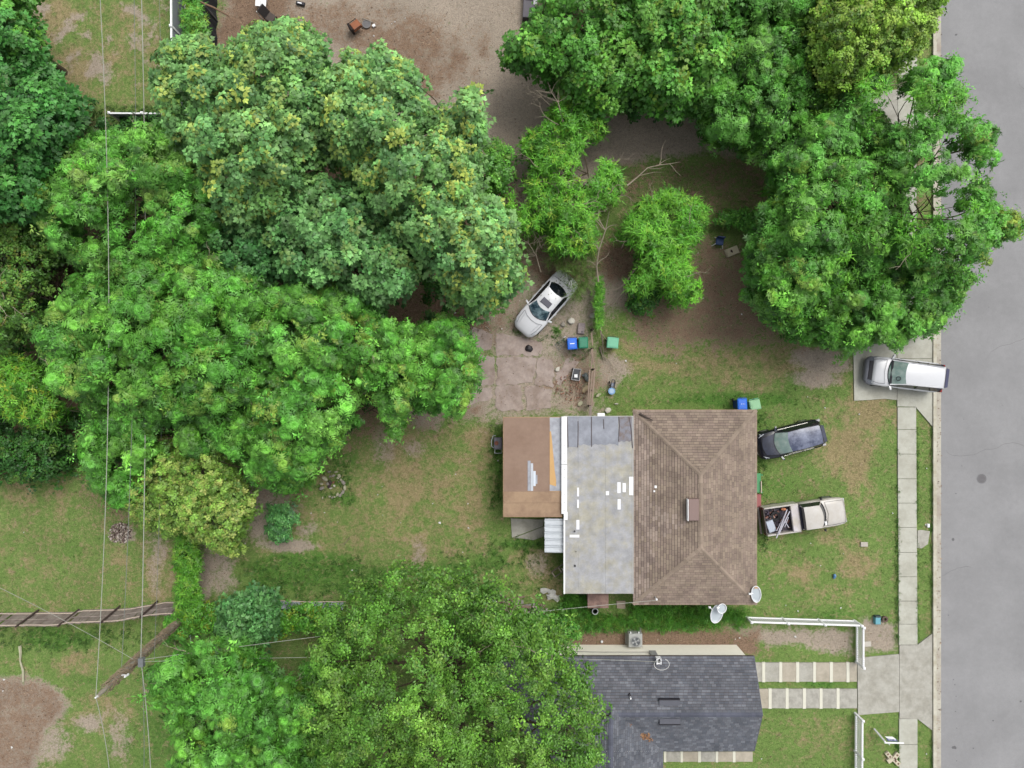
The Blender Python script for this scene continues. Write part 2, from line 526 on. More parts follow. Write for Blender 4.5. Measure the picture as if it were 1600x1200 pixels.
M_conc = mat('concrete', c(188,188,176), 0.9, 0.10, 3.0, 0.3, 60, blotch=c(174,173,160), bl_scale=0.9)
M_conc_w = mat('concrete_weathered', c(176,174,164), 0.9, 0.16, 4.0, 0.3, 60, blotch=c(158,155,144), bl_scale=1.3)
M_conc_d = mat('concrete_dirty', c(172,158,150), 0.95, 0.2, 3.0, 0.4, 50, blotch=c(148,132,122), bl_scale=0.9)
M_kerb = mat('kerb_concrete', c(200,196,180), 0.9, 0.12, 5.0, 0.3, 60, blotch=c(178,172,152), bl_scale=1.5)
M_gut = mat('gutter_concrete', c(186,182,168), 0.9, 0.14, 2.0, 0.3, 60, blotch=c(164,154,142), bl_scale=0.7)
for q in (M_conc, M_conc_w, M_kerb, M_conc_d, M_gut): speckle(q, 45, 0.08)

def gbox(x0, y0, x1, y1, z0=-0.15, z1=0.03):
    a = P(x0, y1); b_ = P(x1, y0)
    return MB().box(a[0], b_[0], a[1], b_[1], z0, z1)

def gpoly(pp, z0=-0.15, z1=0.03):
    return MB().prism([P(*q) for q in pp], z0, z1)

rx0 = P(1470.5, 0)[0]
ro = MB().add([(rx0,-400,-0.012),(rx0+9.2,-400,-0.012),(rx0+9.2,400,-0.012),(rx0,400,-0.012)], [(0,1,2,3)]).build('road', M_asph)
tag(ro, kind='structure')
k = gbox(1457,-3000,1462.0,4200,-0.2,0.10)
tag(k.build('kerb', M_kerb), kind='structure')
k = gbox(1462.06,-3000,1470.4,4200,-0.2,0.004)
tag(k.build('gutter', M_gut), kind='structure')
k = MB().box(rx0+9.2, rx0+9.4, -200, 200, -0.2, 0.1)
tag(k.build('far_kerb', M_kerb), kind='structure')
ix, iy = P(1537, 330)
crack = MB()
for (x, y, n, a0) in ((1500,318,16,-0.35),(1472,900,9,0.3),(1600,1000,14,0.1),(1545,560,18,1.4),(1478,700,30,-1.5),(1590,120,20,-1.7)):
    X_, Y_ = P(x, y); pp = [(X_, Y_)]
    for i in range(n):
        a0 += random.uniform(-0.4, 0.4); X_ += 0.22*math.cos(a0); Y_ += 0.22*math.sin(a0); pp.append((X_, Y_))
        a0 *= 0.7
    for i in range(len(pp)-1):
        (xa, ya), (xb, yb) = pp[i], pp[i+1]
        crack.add([(xa,ya-.006,-.008),(xb,yb-.006,-.008),(xb,yb+.008,-.008),(xa,ya+.008,-.008)], [(0,1,2,3)])
crack.build('crack', mat('crack_tar', c(95,93,92), 0.9), ro)
tar = MB()
for (x, y, r_) in ((1491,1168,.16),(1494,54,.10),(1489,843,.12),(1494,771,.05),(1506,655,.03),(1492,1070,.05),(1490,1062,.04),(1552,1126,.07),(1595,1096,.08),(1521,1169,.06),(1494,1088,.04),(1567,634,.03),(1503,728,.04),(1579,772,.03),(1482,961,.05),(1493,1112,.05),(1530,260,.04),(1515,200,.03),(1530,430,.04),(1545,480,.03),(1495,1138,.04),(1495,1189,.04)):
    X_, Y_ = P(x, y)
    n = 9; ph = random.random()*6
    v = [(X_+r_*random.uniform(.6,1.1)*math.cos(2*PI*i/n+ph), Y_+r_*random.uniform(.5,1)*math.sin(2*PI*i/n+ph), -0.008) for i in range(n)]
    tar.add(v, [tuple(range(n))])
tar.build('oil_stain', mat('oil_stain', c(104,103,104), 0.9), ro)

# pavement: each slab a piece of its own
side = thing('sidewalk', None, None); tag(side, kind='structure')
ys_ = [-70,-30,8,46,84,122]+[]
def slab(x0, y0, x1, y1, m=M_conc, parent=side, name='slab', g=0.35, z1=0.03, jit=0.004):
    o = gbox(x0+g, y0+g, x1-g, y1-g, -0.15, z1+random.uniform(-jit, jit)).build(name, m, parent)
    return o
yy = 636.0
joints = [-148,-110,-72,-34,4,43,81,119,140]
for a_, b_ in zip(joints[:-1], joints[1:]): slab(1403,a_,1433,b_)
joints = [223,261,300,338,376,415,453,491,510]
for a_, b_ in zip(joints[:-1], joints[1:]): slab(1402,a_,1432,b_)
joints = [636,671,709.5,748,786,824,863,901,939,975,1007.5]
for a_, b_ in zip(joints[:-1], joints[1:]): slab(1402+(a_-636)*.006,a_,1431.5+(a_-636)*.006,b_)
joints = [1123,1163,1201,1239,1277,1315,1353,1391,1429,1467,1505,1543,1581]
for a_, b_ in zip(joints[:-1], joints[1:]): slab(1404.5,a_,1433.5,b_)
# north drive (under the trees), middle drive of the white car, south drive
nd = thing('north_driveway', None, None); tag(nd, kind='structure')
gpoly([(1318,152),(1402,140),(1402,222),(1330,196)]).build('slab', M_conc_w, nd)
gpoly([(1402.6,140.6),(1433,140.6),(1456.4,118),(1456.4,246),(1433,222),(1402.6,222)]).build('slab', M_conc, nd)
md = thing('driveway', None, None); tag(md, kind='structure')
gpoly([(1333,533),(1401,533),(1401,625),(1382,623),(1356,625),(1334.5,626)]).build('slab', M_conc, md)
gpoly([(1401.8,510.6),(1457,492),(1456.6,560),(1401.8,560)]).build('slab', M_conc, md)
gpoly([(1401.8,560.6),(1456.6,560.6),(1456.6,666),(1432.5,638),(1431,635.6),(1401.8,635)]).build('slab', M_conc, md)
sd_ = thing('south_driveway', None, None); tag(sd_, kind='structure')
gpoly([(1339.5,1028),(1404.6,1022),(1404.6,1112),(1340.5,1117)]).build('slab', M_conc_w, sd_)
gpoly([(1405.2,1008),(1433,1007.8),(1456.4,990),(1456.4,1141),(1434,1123.5),(1405.2,1122.4)]).build('slab', M_conc_w, sd_)
# ribbon drives of the grey-roofed house
rib = thing('ribbon_driveway', None, None); tag(rib, kind='structure')
M_strip = mat('pale_strip', c(216,214,198), 0.85, 0.06, 4.0)
M_rdirty = [M_conc_w, mat('concrete_tan', c(180,172,156), 0.9, 0.16, 4, 0.3, 50, blotch=c(166,158,142)), mat('concrete_grey', c(176,174,164), 0.9, 0.16, 4, 0.3, 50, blotch=c(158,155,146), bl_scale=2.5)]
def ribbon(y0, y1, xs_, x_end, par):
    # xs_: list of (x0,x1) of the pale strips
    prev = xs_[0][0]-19 if xs_[0][0] > 1190 else xs_[0][0]
    for i, (a_, b_) in enumerate(xs_):
        if a_-prev > 3: slab(prev, y0, a_, y1, random.choice(M_rdirty), par, g=0.15)
        gbox(a_+.1, y0-.5, b_-.1, y1+.5, -0.15, 0.042).build('strip', M_strip, par)
        prev = b_
    slab(prev, y0, x_end, y1, random.choice(M_rdirty), par, g=0.15)
ribbon(1035,1065,[(1190.5,1195.5),(1217,1222),(1243.5,1248.5),(1270,1274.5),(1296,1301),(1322,1327)],1338.6,rib)
ribbon(1076,1106.5,[(1200.5,1205.5),(1227,1232),(1254,1259),(1280,1285),(1306.5,1311.5)],1339,rib)
pt = thing('patio_walk', None, None); tag(pt, kind='structure')
ribbon(1174.5,1190,[(1037,1041),(1063,1067),(1090.5,1095),(1118,1122),(1144.5,1149)],1176,pt)
# broken concrete yard beside the house
pad = thing('broken_yard_slab', None, None); tag(pad, kind='structure')
def jag(pp, a=2.2, n=6):
    out = []
    for i in range(len(pp)):
        (x0, y0), (x1, y1) = pp[i], pp[(i+1) % len(pp)]
        for k_ in range(n):
            t_ = k_/n; out.append((x0+(x1-x0)*t_+random.uniform(-a, a)*(k_ > 0), y0+(y1-y0)*t_+random.uniform(-a, a)*(k_ > 0)))
    return out
for pp in ([(775,520),(795,524),(846,534),(850,545),(842,556),(812,554),(776,556)],
           [(776,559),(812,557),(838,560),(832,598),(776,602)], [(841,559),(862,560),(866,584),(864,606),(835,600)],
           [(776,604),(814,602),(818,640),(784,643),(773,634)], [(820,603),(836,603),(863,610),(860,638),(822,641)],
           [(744,553),(772,557),(771,600),(738,606),(722,598)], [(735,609),(770,604),(768,622),(728,634),(700,634),(706,618)],
           [(868,584),(892,557),(905,566),(884,592),(873,602)], [(716,520),(744,512),(770,522),(768,545),(742,548),(726,540)]):
    gpoly(jag(pp), -0.12, random.uniform(-0.035,-0.012)).build('slab', M_conc_d, pad)
pd2 = thing('rear_step_slab', None, None); tag(pd2, kind='structure')
gpoly([(798,810),(850,812),(848,822),(800,840)], -0.1, 0.02).build('slab', M_conc_w, pd2)
gpoly([(802,841),(851,822),(850,838),(833,844),(814,841)], -0.1, 0.012).build('slab', M_conc_w, pd2)
pc = gpoly([(1434,829),(1440,828),(1453,830),(1450,850),(1440,857),(1433.5,856)], -0.1, 0.0).build('verge_slab', M_conc_w)
tag(pc, kind='structure')
#@@HOUSES
# ------------------------------------------------------------------ shingled roofs
def shingle_plane(mb, A, U, V, poly_uv, palette, expo=0.16, tabw=0.3, lip=0.022, worn=None):
    """A: eave origin; U along the eave, V up the slope; poly_uv: roof facet outline in (u,v)"""
    A = np.array(A, float); U = np.array(U, float); V = np.array(V, float)
    N = np.cross(U, V); N /= np.linalg.norm(N)
    pv = np.array(poly_uv); vmax = pv[:, 1].max(); vmin = pv[:, 1].min()
    nrow = int(math.ceil((vmax-vmin)/expo))
    def span(v):
        xs_ = []
        n = len(pv)
        for i in range(n):
            (u0, v0), (u1, v1) = pv[i], pv[(i+1) % n]
            if (v0 <= v < v1) or (v1 <= v < v0):
                xs_.append(u0+(v-v0)/(v1-v0)*(u1-u0))
        return (min(xs_), max(xs_)) if len(xs_) >= 2 else None
    for r_ in range(nrow):
        v0 = vmin+r_*expo; v1 = min(v0+expo*.86, vmax)  # courses stop short; dark deck beneath stands in for their shadow line
        s0 = span(v0+1e-4); s1 = span(min(v0+expo, vmax)-1e-4)
        if s0 is None: continue
        if s1 is None: s1 = (sum(s0)/2, sum(s0)/2)
        off = (r_ % 2)*tabw*0.5+random.uniform(-0.09, 0.09)
        k0 = int(math.floor((min(s0[0], s1[0])-off)/tabw)); k1 = int(math.ceil((max(s0[1], s1[1])-off)/tabw))
        for k_ in range(k0, k1):
            ua, ub = off+k_*tabw+0.005, off+(k_+1)*tabw-0.005
            a0, b0 = max(ua, s0[0]), min(ub, s0[1])
            a1, b1 = max(ua, s1[0]), min(ub, s1[1])
            if b0-a0 < 0.01 and b1-a1 < 0.01: continue
            b0 = max(b0, a0); b1 = max(b1, a1)
            if b0-a0 < 0.01: a0 = b0 = min(max((a0+b0)/2, s0[0]), s0[1])
            if b1-a1 < 0.01: a1 = b1 = min(max((a1+b1)/2, s1[0]), s1[1])
            l_ = lip*random.uniform(.8, 1.25)
            p = [A+U*a0+V*v0, A+U*b0+V*v0, A+U*b0+V*v0+N*l_, A+U*a0+V*v0+N*l_, A+U*b1+V*v1+N*0.004, A+U*a1+V*v1+N*0.004]
            mid = A+U*((a0+b0)/2)+V*v0
            cc = random.choice(worn[1]) if (worn and worn[0](mid[0], mid[1])) else random.choice(palette)
            q = random.uniform(.93, 1.07)
            mb.add(p, [(0,1,2,3),(3,2,4,5)], tuple(t*q for t in cc))

M_shing = mat('asphalt_shingle', (0,0,0), 0.95, 0.16, 25.0, 0.5, 120, attr=True, spec=0.2)
speckle(M_shing, 1.1, 0.16)
M_deck = mat('roof_felt', c(78,66,62), 0.95)
M_white = mat('white_paint', c(246,247,248), 0.6, 0.05, 4.0)
M_cream = mat('cream_stucco', c(255,252,236,1.2), 0.9, 0.05, 3.0, 0.4, 70)
M_stucco = mat('tan_stucco', c(190,176,150), 0.9, 0.08, 3.0, 0.4, 70)
M_glassd = mat('window_glass', (0.03,0.04,0.045), 0.06, 0, spec=0.6)

def cap_line(mb, a, b, n, wdt, colr):
    """hip / ridge caps: short overlapping folded pieces"""
    a = np.array(a, float); b = np.array(b, float)
    d = b-a; L = np.linalg.norm(d); d /= L
    s_ = np.cross(d, (0,0,1.0)); s_ /= np.linalg.norm(s_)
    k_ = int(L/n)
    for i in range(k_):
        p0 = a+d*(i*L/k_); p1 = a+d*((i+1.05)*L/k_)
        dz = np.array((0,0,wdt*0.30))
        up0 = np.array((0,0,0.045)); up1 = np.array((0,0,0.03))
        q = random.uniform(.88, 1.12)
        mb.add([p0-s_*wdt-dz+up0, p0+up0, p0+s_*wdt-dz+up0, p1-s_*wdt-dz+up1, p1+up1, p1+s_*wdt-dz+up1],
               [(0,1,4,3),(1,2,5,4)], tuple(t*q for t in colr))

def window(parent, x, y, z0, z1, w_, axis, sgn):
    """window part (> pane) on a wall; axis 'x': wall runs along x; sgn outward"""
    f = MB()
    t_ = 0.05
    if axis == 'x':
        f.box(x-w_/2, x+w_/2, min(y, y+sgn*t_), max(y, y+sgn*t_), z0, z1)
    else:
        f.box(min(x, x+sgn*t_), max(x, x+sgn*t_), y-w_/2, y+w_/2, z0, z1)
    o = f.build('window', M_white, parent, world=True)
    g = MB(); e = t_+0.006
    for (a_, b_) in ((-w_/2+.07, -.03), (.03, w_/2-.07)):
        if axis == 'x': g.box(x+a_, x+b_, min(y+sgn*t_, y+sgn*e), max(y+sgn*t_, y+sgn*e), z0+.07, z1-.07)
        else: g.box(min(x+sgn*t_, x+sgn*e), max(x+sgn*t_, x+sgn*e), y+a_, y+b_, z0+.07, z1-.07)
    g2 = g.mesh('pane', off=tuple(parent.location))
    link_mesh('pane', g2, M_glassd, o)
    return o

# ---------------- main house
hx0, hx1 = 7.12, 14.37          # eave lines of the hip roof
hy0, hy1 = -12.95, -1.54
ez, rz_ = 2.55, 3.85
rx_ = (hx0+hx1)/2
half = (hx1-hx0)/2
house = thing('brown_roof_house', 'single storey house with a brown hip shingle roof and a patched flat rear roof', 'house', (rx_, -7.2, 0))
wl = MB()
wl.box(hx0+.1, hx1-.5, hy0+.5, hy1-.5, -0.1, 2.5)
wl.build('wall', M_stucco, house, world=True)
# roof body
r1 = (rx_, hy1-half, rz_); r0 = (rx_, hy0+half, rz_)
body = MB()
e = 0.03
v = [(hx0,hy0,ez-.16),(hx1,hy0,ez-.16),(hx1,hy1,ez-.16),(hx0,hy1,ez-.16),(hx0,hy0,ez-e),(hx1,hy0,ez-e),(hx1,hy1,ez-e),(hx0,hy1,ez-e),(r0[0],r0[1],rz_-e),(r1[0],r1[1],rz_-e)]
body.add(v, [(0,3,2,1),(0,1,5,4),(1,2,6,5),(2,3,7,6),(3,0,4,7),(4,5,8),(5,6,9,8),(6,7,9),(7,4,8,9)])
roof = body.build('roof', M_deck, house, world=True)
brown = [c(146,131,118), c(141,126,114), c(150,135,121), c(144,128,117), c(153,138,123), c(137,122,111)]
tan_ = [c(160,145,134), c(166,150,138), c(154,138,128), c(142,127,118)]
def wornf(x, y):
    px, py = x*S0*H/(H-3)+800, 600-y*S0*H/(H-3)
    if px < 1016+5*math.sin(py*.11)-(4 if py<700 else 0): return random.random() < .92
    if py > 775 and py < 845:
        lim = 1000+70*max(0, 1-abs(py-815)/42.0)
        return px < lim and random.random() < .8
    return False
sh = MB()
sl_ = math.hypot(half, rz_-ez); cv = half/sl_; sv = (rz_-ez)/sl_
Lx = hx1-hx0; Ly = hy1-hy0
tri = [(0,0),(Lx,0),(Lx/2,sl_)]
tra = [(0,0),(Ly,0),(Ly-half,sl_),(half,sl_)]
shingle_plane(sh, (hx0,hy0,ez), (1,0,0), (0,cv,sv), tri, brown, worn=(wornf,tan_))
shingle_plane(sh, (hx1,hy1,ez), (-1,0,0), (0,-cv,sv), tri, brown, worn=(wornf,tan_))
shingle_plane(sh, (hx1,hy0,ez), (0,1,0), (-cv,0,sv), tra, brown, worn=(wornf,tan_))
shingle_plane(sh, (hx0,hy1,ez), (0,-1,0), (cv,0,sv), tra, brown, worn=(wornf,tan_))
o = sh.mesh('shingle', attr=True, off=tuple(house.location))
o = link_mesh('shingle', o, M_shing, roof); tag(o, kind='stuff')
cp = MB()
cc_ = c(149,134,120)
for a_, b_ in (((hx0,hy0,ez),r0),((hx1,hy0,ez),r0),((hx1,hy1,ez),r1),((hx0,hy1,ez),r1),(r0,r1)):
    cap_line(cp, a_, b_, 0.22, 0.105, cc_)
o = link_mesh('ridge_cap', cp.mesh('ridge_cap', attr=True, off=tuple(house.location)), M_shing, roof); tag(o, kind='stuff')
fa = MB()
fa.box(hx0, hx1, hy1, hy1+.03, ez-.2, ez-.005); fa.box(hx0, hx1, hy0-.03, hy0, ez-.2, ez-.005)
fa.box(hx1, hx1+.03, hy0-.03, hy1+.03, ez-.2, ez-.005)
fa.build('fascia', mat('fascia_board', c(176,150,126), 0.7, 0.15, 4), house, world=True)
# roof box near the ridge
vx, vy = P(1083, 796, 3.9)
vb = MB().bevbox(vx-.30, vx+.30, vy-.62, vy+.62, 3.72, 4.06, 0.03)
vb.build('roof_vent', mat('vent_metal', c(134,112,106), 0.5, 0.06, 3), house, world=True)
MB().box(vx-.345, vx-.303, vy-.62, vy+.6, 3.74, 4.075).build('vent_trim', M_white, house, world=True)
# lifted hip cap at the north-west corner
hp = MB().tube([P3(999,646,2.75), P3(1010,652,2.85), P3(1020,657,2.95)], [.07,.05,.03], 6)
hp.build('torn_flashing', mat('dark_metal', c(72,60,54), 0.7, 0.2, 5), house, world=True)
# small white scraps on brown roof
for (x0,y0,x1,y1) in ((1025.5,760.7,1029,764.5),(1024,768.5,1027.6,771)):
    a_ = P(x0,y1,3.5); b_ = P(x1,y0,3.5)
    zc = ez+(a_[0]-hx0)/half*(rz_-ez)+.03
    MB().box(a_[0],b_[0],a_[1],b_[1],zc-.02,zc+.03).build('roof_patch', M_white, house, world=True)

# flat rear roof: rolls of cap sheet laid north-south
fz = 2.62
def wrect(x0, y0, x1, y1, z):
    a_ = P(x0, y1, z); b_ = P(x1, y0, z)
    return a_[0], b_[0], a_[1], b_[1]
fx0, fx1, fy0, fy1 = wrect(881, 649.5, 990.5, 928, fz)
fx1 = hx0+.02
MB().box(fx0, fx1-.02, fy0+.02, fy1-.02, fz-.22, fz-.005).build('flat_roof_deck', mat('edge_board', c(206,206,200), 0.8, 0.1, 3), house, world=True)
M_roll = mat('cap_sheet', c(166,167,170), 0.9, 0.12, 9.0, 0.3, 90, blotch=c(170,167,154), bl_scale=1.3)
speckle(M_roll, 30, 0.08); speckle(M_roll, 2.2, 0.14)
xs_ = [881.6, 903.5, 924.5, 946, 968, 989.6]
for i in range(5):
    x0, x1, y0, y1 = wrect(xs_[i], 651, xs_[i+1], 927.6, fz)
    b_ = MB(); zt = fz+0.006+0.010*(i % 2)
    b_.bevbox(x0, min(x1+.03, fx1), y0, y1, fz-.004, zt, 0.004)
    b_.build('cap_sheet', M_roll, house, world=True)
M_memb = mat('grey_membrane', c(132,136,146), 0.6, 0.10, 5.0, 0.3, 30, blotch=c(152,156,166), bl_scale=1.3)
def fpoly(pp, z0, z1, name, m, par=house):
    return MB().prism([P(x, y, z1) for x, y in pp], z0, z1).build(name, m, par, world=True)
random.seed(5)
def ragged(x0, x1, y, a=2.0, n=7):
    return [(x0+(x1-x0)*i/(n-1), y+random.uniform(-a, a)) for i in range(n)]
zm = fz+.02
fpoly([(887,650.6),(902.8,650.6)]+[(902.8,698)]+list(reversed(ragged(887.5,902.5,698,.6,4))), fz-.001, zm+.008, 'membrane', M_memb)
fpoly([(903.6,650.6),(924,650.6),(924,694)]+list(reversed(ragged(904,923.6,695,1.5,6))), fz-.001, zm+.006, 'membrane', M_memb)
fpoly([(924.8,650.6),(966,650.6),(966.4,691)]+list(reversed(ragged(925,966,695,2.2,10))), fz-.001, zm+.010, 'membrane', M_memb)
fpoly([(967,650.6),(987,650.6),(987.6,690)]+list(reversed(ragged(967.4,987.2,690,1.8,6))), fz-.001, zm+.006, 'membrane', mat('grey_membrane_dark', c(128,130,140), 0.6, 0.12, 6, blotch=c(116,102,98), bl_scale=3.5))
M_seam = mat('tar_seam', c(96,88,90), 0.8)
for pp in ([(886.5,652),(887.8,699)],[(903.2,658),(903.6,668),(902.8,699)],[(924.2,651),(924.4,698)],[(943,655),(943.6,670)],[(967,651),(968,664),(966.6,690)],[(983,652),(986,668),(988.6,700)]):
    MB().tube([P3(x, y, zm+.012) for x, y in pp], .028, 5).build('tar_seam', M_seam, house, world=True)
M_patch = mat('white_patch', c(244,245,250), 0.6, 0.03, 4.0)
for (x0,y0,x1,y1) in ((901.8,762,904.6,775.6),(901.8,780.7,904.4,793.7),(900.6,812.5,905.2,827.4),(890,835.7,905.2,839.8),(946.6,767.6,951.5,773.7),(964.6,753.5,969.8,770.4),(972.8,755,977.8,769),(983,745,989.4,773.6),(965,780,969.8,796)):
    a_ = wrect(x0,y0,x1,y1,fz+.03)
    MB().box(a_[0],a_[1],a_[2],a_[3],fz+.002,fz+.03).build('roof_patch', M_patch, house, world=True)
for (x, y, r_) in ((898,830.5,.05),(898.5,884.4,.06),(900,862,.025)):
    X_, Y_ = P(x, y, fz+.1)
    MB().cyl(X_, Y_, fz, fz+.10, r_, r_, 8).build('vent_pipe', mat('dark_plastic', (.02,.02,.02), 0.5), house, world=True)
x0,x1,y0,y1 = wrect(988.6,745,989.9,928,fz+.03)
MB().box(x0-.01,x0+.03,P(0,928,fz)[1],P(0,652,fz)[1],fz,fz+.026).build('edge_strip', mat('edge_metal', c(178,176,172), 0.5, 0.05), house, world=True)
# walls below the flat roofs
wl = MB(); wl.box(fx0+.25, fx1, fy0+.2, fy1-.25, -0.1, fz-.23); wl.build('rear_wall', M_stucco, house, world=True)
# tan rear roof
tz = 2.45
tx0, tx1, ty0, ty1 = wrect(786, 651.5, 878.5, 808, tz)
wl = MB(); wl.box(tx0+.15, tx1-.1, ty0+.2, ty1-.2, -0.1, tz-.13); wl.build('porch_wall', M_stucco, house, world=True)
M_tan = mat('tan_roll_roofing', c(150,126,110), 0.9, 0.09, 5.0, 0.3, 60, blotch=c(142,118,102), bl_scale=0.9)
M_tan2 = mat('tan_roll_roofing_pale', c(168,142,116), 0.9, 0.09, 5.0, 0.3, 60, blotch=c(150,124,102), bl_scale=1.1)
MB().box(tx0, tx1, ty0, ty1, tz-.12, tz-.006).build('rear_roof_deck', mat('deck_wood', c(188,156,120), 0.8, 0.15, 4), house, world=True)
a_ = wrect(786.6, 652.2, 858.6, 767.6, tz)
for i in range(6):
    ya = a_[2]+(a_[3]-a_[2])*i/6; yb = a_[2]+(a_[3]-a_[2])*(i+1)/6
    MB().bevbox(a_[0], a_[1], ya-.03, yb, tz-.005, tz+.006+.005*(i % 2), .003).build('roofing_sheet', M_tan, house, world=True)
a_ = wrect(786.6, 768, 877.6, 807.4, tz)
ym = (a_[2]*.45+a_[3]*.55)
MB().bevbox(a_[0], a_[1], a_[2], ym-.004, tz-.005, tz+.020, .008).build('roofing_sheet', M_tan2, house, world=True)
MB().bevbox(a_[0], a_[1], ym+.004, a_[3], tz-.005, tz+.028, .008).build('roofing_sheet', M_tan2, house, world=True)
M_silver = mat('silver_coating', c(172,176,184), 0.5, 0.10, 6.0, blotch=c(150,152,160), bl_scale=2.0)
a_ = wrect(859, 652.2, 878, 767, tz)
MB().box(a_[0], a_[1], a_[2], a_[3], tz-.004, tz+.008).build('silver_sheet', M_silver, house, world=True)
fpoly([(859,674),(861,674),(864,704),(866.5,733),(869,751),(869,760),(859,757)], tz-.002, tz+.018, 'bare_board', mat('bare_ply', c(206,166,112), 0.8, 0.08, 5))
for (x0,y0,x1,y1,mm) in ((824.5,720,829,767,M_silver),(829.4,724,833,767,mat('silver_pale', c(196,202,210), .5, .06, 5)),(833.3,736,837,759.5,mat('silver_white', c(214,222,232), .5, .05, 5)),(837.2,742,839.6,756,M_silver)):
    b_ = wrect(x0,y0,x1,y1,tz+.03)
    MB().box(b_[0],b_[1],b_[2],b_[3],tz+.004,tz+.026).build('silver_patch', mm, house, world=True)
# white gutter strip with its screws
for (ya, yb) in ((651, 725.6), (726.6, 803)):
    b_ = wrect(877.4, ya, 886, yb, fz+.08)
    g_ = MB().box(b_[0], b_[1], b_[2], b_[3], fz-.2, fz+.07).build('gutter_board', M_white, house, world=True)
    n_ = 6
    for i in range(n_):
        X_, Y_ = P(881.4, ya+7+(yb-ya-12)*i/(n_-1), fz+.08)
        q = MB().cyl(X_-house.location[0], Y_-house.location[1], fz+.06, fz+.078, .025, .025, 6)
        q.build('screw', mat('screw_head', c(70,66,66), .5), g_)
b_ = wrect(881, 800, 887, 812.5, fz+.09); MB().box(b_[0], b_[1], b_[2], b_[3], fz, fz+.085).build('gutter_end', M_white, house, world=True)
b_ = wrect(880.6, 813, 883, 928, fz+.02); MB().box(b_[0], b_[1], b_[2], b_[3], fz-.2, fz+.03).build('edge_trim', M_white, house, world=True)
b_ = wrect(933.5, 645.6, 945, 651, fz+.0); MB().bevbox(b_[0], b_[1], b_[2], b_[3], fz-.25, fz, .02).build('roof_edge_box', M_white, house, world=True)
# corrugated awning
az = 2.3
x0, x1, y0, y1 = wrect(851, 810.5, 881.5, 864, az)
n_ = 5
for i in range(n_):
    ya = y0+(y1-y0)*i/n_; yb = y0+(y1-y0)*(i+1)/n_; h_ = yb-ya
    prof = [(0,0),(.12,.055),(.3,.055),(.42,0.015),(.72,0.01),(.84,.05),(.93,.05),(1,0)]
    b_ = MB()
    top = [(ya+t_*h_, az+.02+z_) for t_, z_ in prof]
    vv = [(x0+random.uniform(-.01,.01), y, z-.10) for y, z in top]+[(x1, y, z) for y, z in top]
    k_ = len(prof)
    vv += [(x, y, z-.02) for x, y, z in vv]
    ff = [(j, j+1, k_+j+1, k_+j) for j in range(k_-1)]+[(2*k_+j+1, 2*k_+j, 3*k_+j, 3*k_+j+1) for j in range(k_-1)]
    ff += [(j+1, j, 2*k_+j, 2*k_+j+1) for j in range(k_-1)]
    b_.add(vv, ff)
    b_.build('awning_panel', mat('awning_metal', c(204,210,216), .35, .07, 3, metal=.0, spec=.6), house, world=True)
for y in (y0+.15, y1-.15):
    MB().cyl(x0+.12, y, -0.05, az-.1, .03, .03, 8).build('awning_post', M_white, house, world=True)
# lean-to at the south side
x0, x1, y0, y1 = wrect(918, 926, 951, 950.5, 1.7)
MB().bevbox(x0, x1, y0, y1, 1.6, 1.7, .02).build('lean_to_roof', mat('leanto_felt', c(142,116,106), .9, .2, 6, blotch=c(112,90,84), bl_scale=2.2), house, world=True)
MB().box(x0+.1, x1-.1, y0+.1, y1, 0, 1.6).build('lean_to_wall', M_stucco, house, world=True)
for (x, wd_) in ((1050, 1.2), (1140, 1.4)):
    X_, _ = P(x, 0, 0); window(house, X_-.6, hy1-.5, 1.0, 2.1, wd_, 'x', 1)
window(house, 10.5, hy0+.5, 1.0, 2.1, 1.2, 'x', -1)
for y in (-3.6, -11.0): window(house, hx1-.5, y, 1.0, 2.1, 1.6, 'y', 1)
dr = MB().box(hx1-.5, hx1-.44, -7.3, -6.4, 0, 2.05).build('door', mat('front_door', c(120,60,50), .5), house, world=True)
MB().cyl(hx1-.40-house.location[0], .35+.5, .95, 1.02, .035, .035, 8).build('handle', mat('brass', c(170,140,80), .3, metal=1), dr)

# service mast and drop clamp
X_, Y_ = P(1025, 938, 3.1)
MB().cyl(X_, Y_+.1, 2.4, 3.2, .035, .035, 8).build('service_mast', mat('galvanised', c(180,180,180), .4, .1, 5, metal=.3), house, world=True)
MB().cyl(X_, Y_+.1, 3.2, 3.32, .07, .05, 8).build('mast_cap', M_white, house, world=True)

# ---------------- neighbour
gz, gr = 2.6, 3.95
_, nyN = P(0, 1025.5, gz)
_, nyR = P(0, 1110, gr)
_, nyS = P(0, 1173.5, gz)
nxE = P(1178, 0, gz)[0]
nyR = (nyN+nyS)/2
nh = thing('grey_roof_house', 'cream walled house with a dark grey shingle gable roof and white fence', 'house', (8, -20, 0))
nxW = -1.2
wxE = P(1036, 0, gz)[0]; wxW = wxE-6.6
sS = -31.0
slate = [c(101,104,111), c(109,112,119), c(95,98,106), c(117,120,127), c(104,106,113), c(98,102,110)]
sh = MB(); hf = (nyN-nyS)/2; sl_ = math.hypot(hf, gr-gz); cv = hf/sl_; sv = (gr-gz)/sl_
L_ = nxE-nxW
shingle_plane(sh, (nxE,nyN,gz), (-1,0,0), (0,-cv,sv), [(0,0),(L_,0),(L_,sl_),(0,sl_)], slate, 0.15, 0.26)
# south slope: right of the wing and left of it
vx_top = wxE-hf            # valley meets main ridge line
shingle_plane(sh, (nxW,nyS,gz), (1,0,0), (0,cv,sv), [(wxE-nxW,0),(L_,0),(L_,sl_),(wxE-nxW-hf,sl_)], slate, 0.15, 0.26)
shingle_plane(sh, (nxW,nyS,gz), (1,0,0), (0,cv,sv), [(0,0),(wxW-nxW,0),(wxW-nxW+.6,sl_),(0,sl_)], slate, 0.15, 0.26)
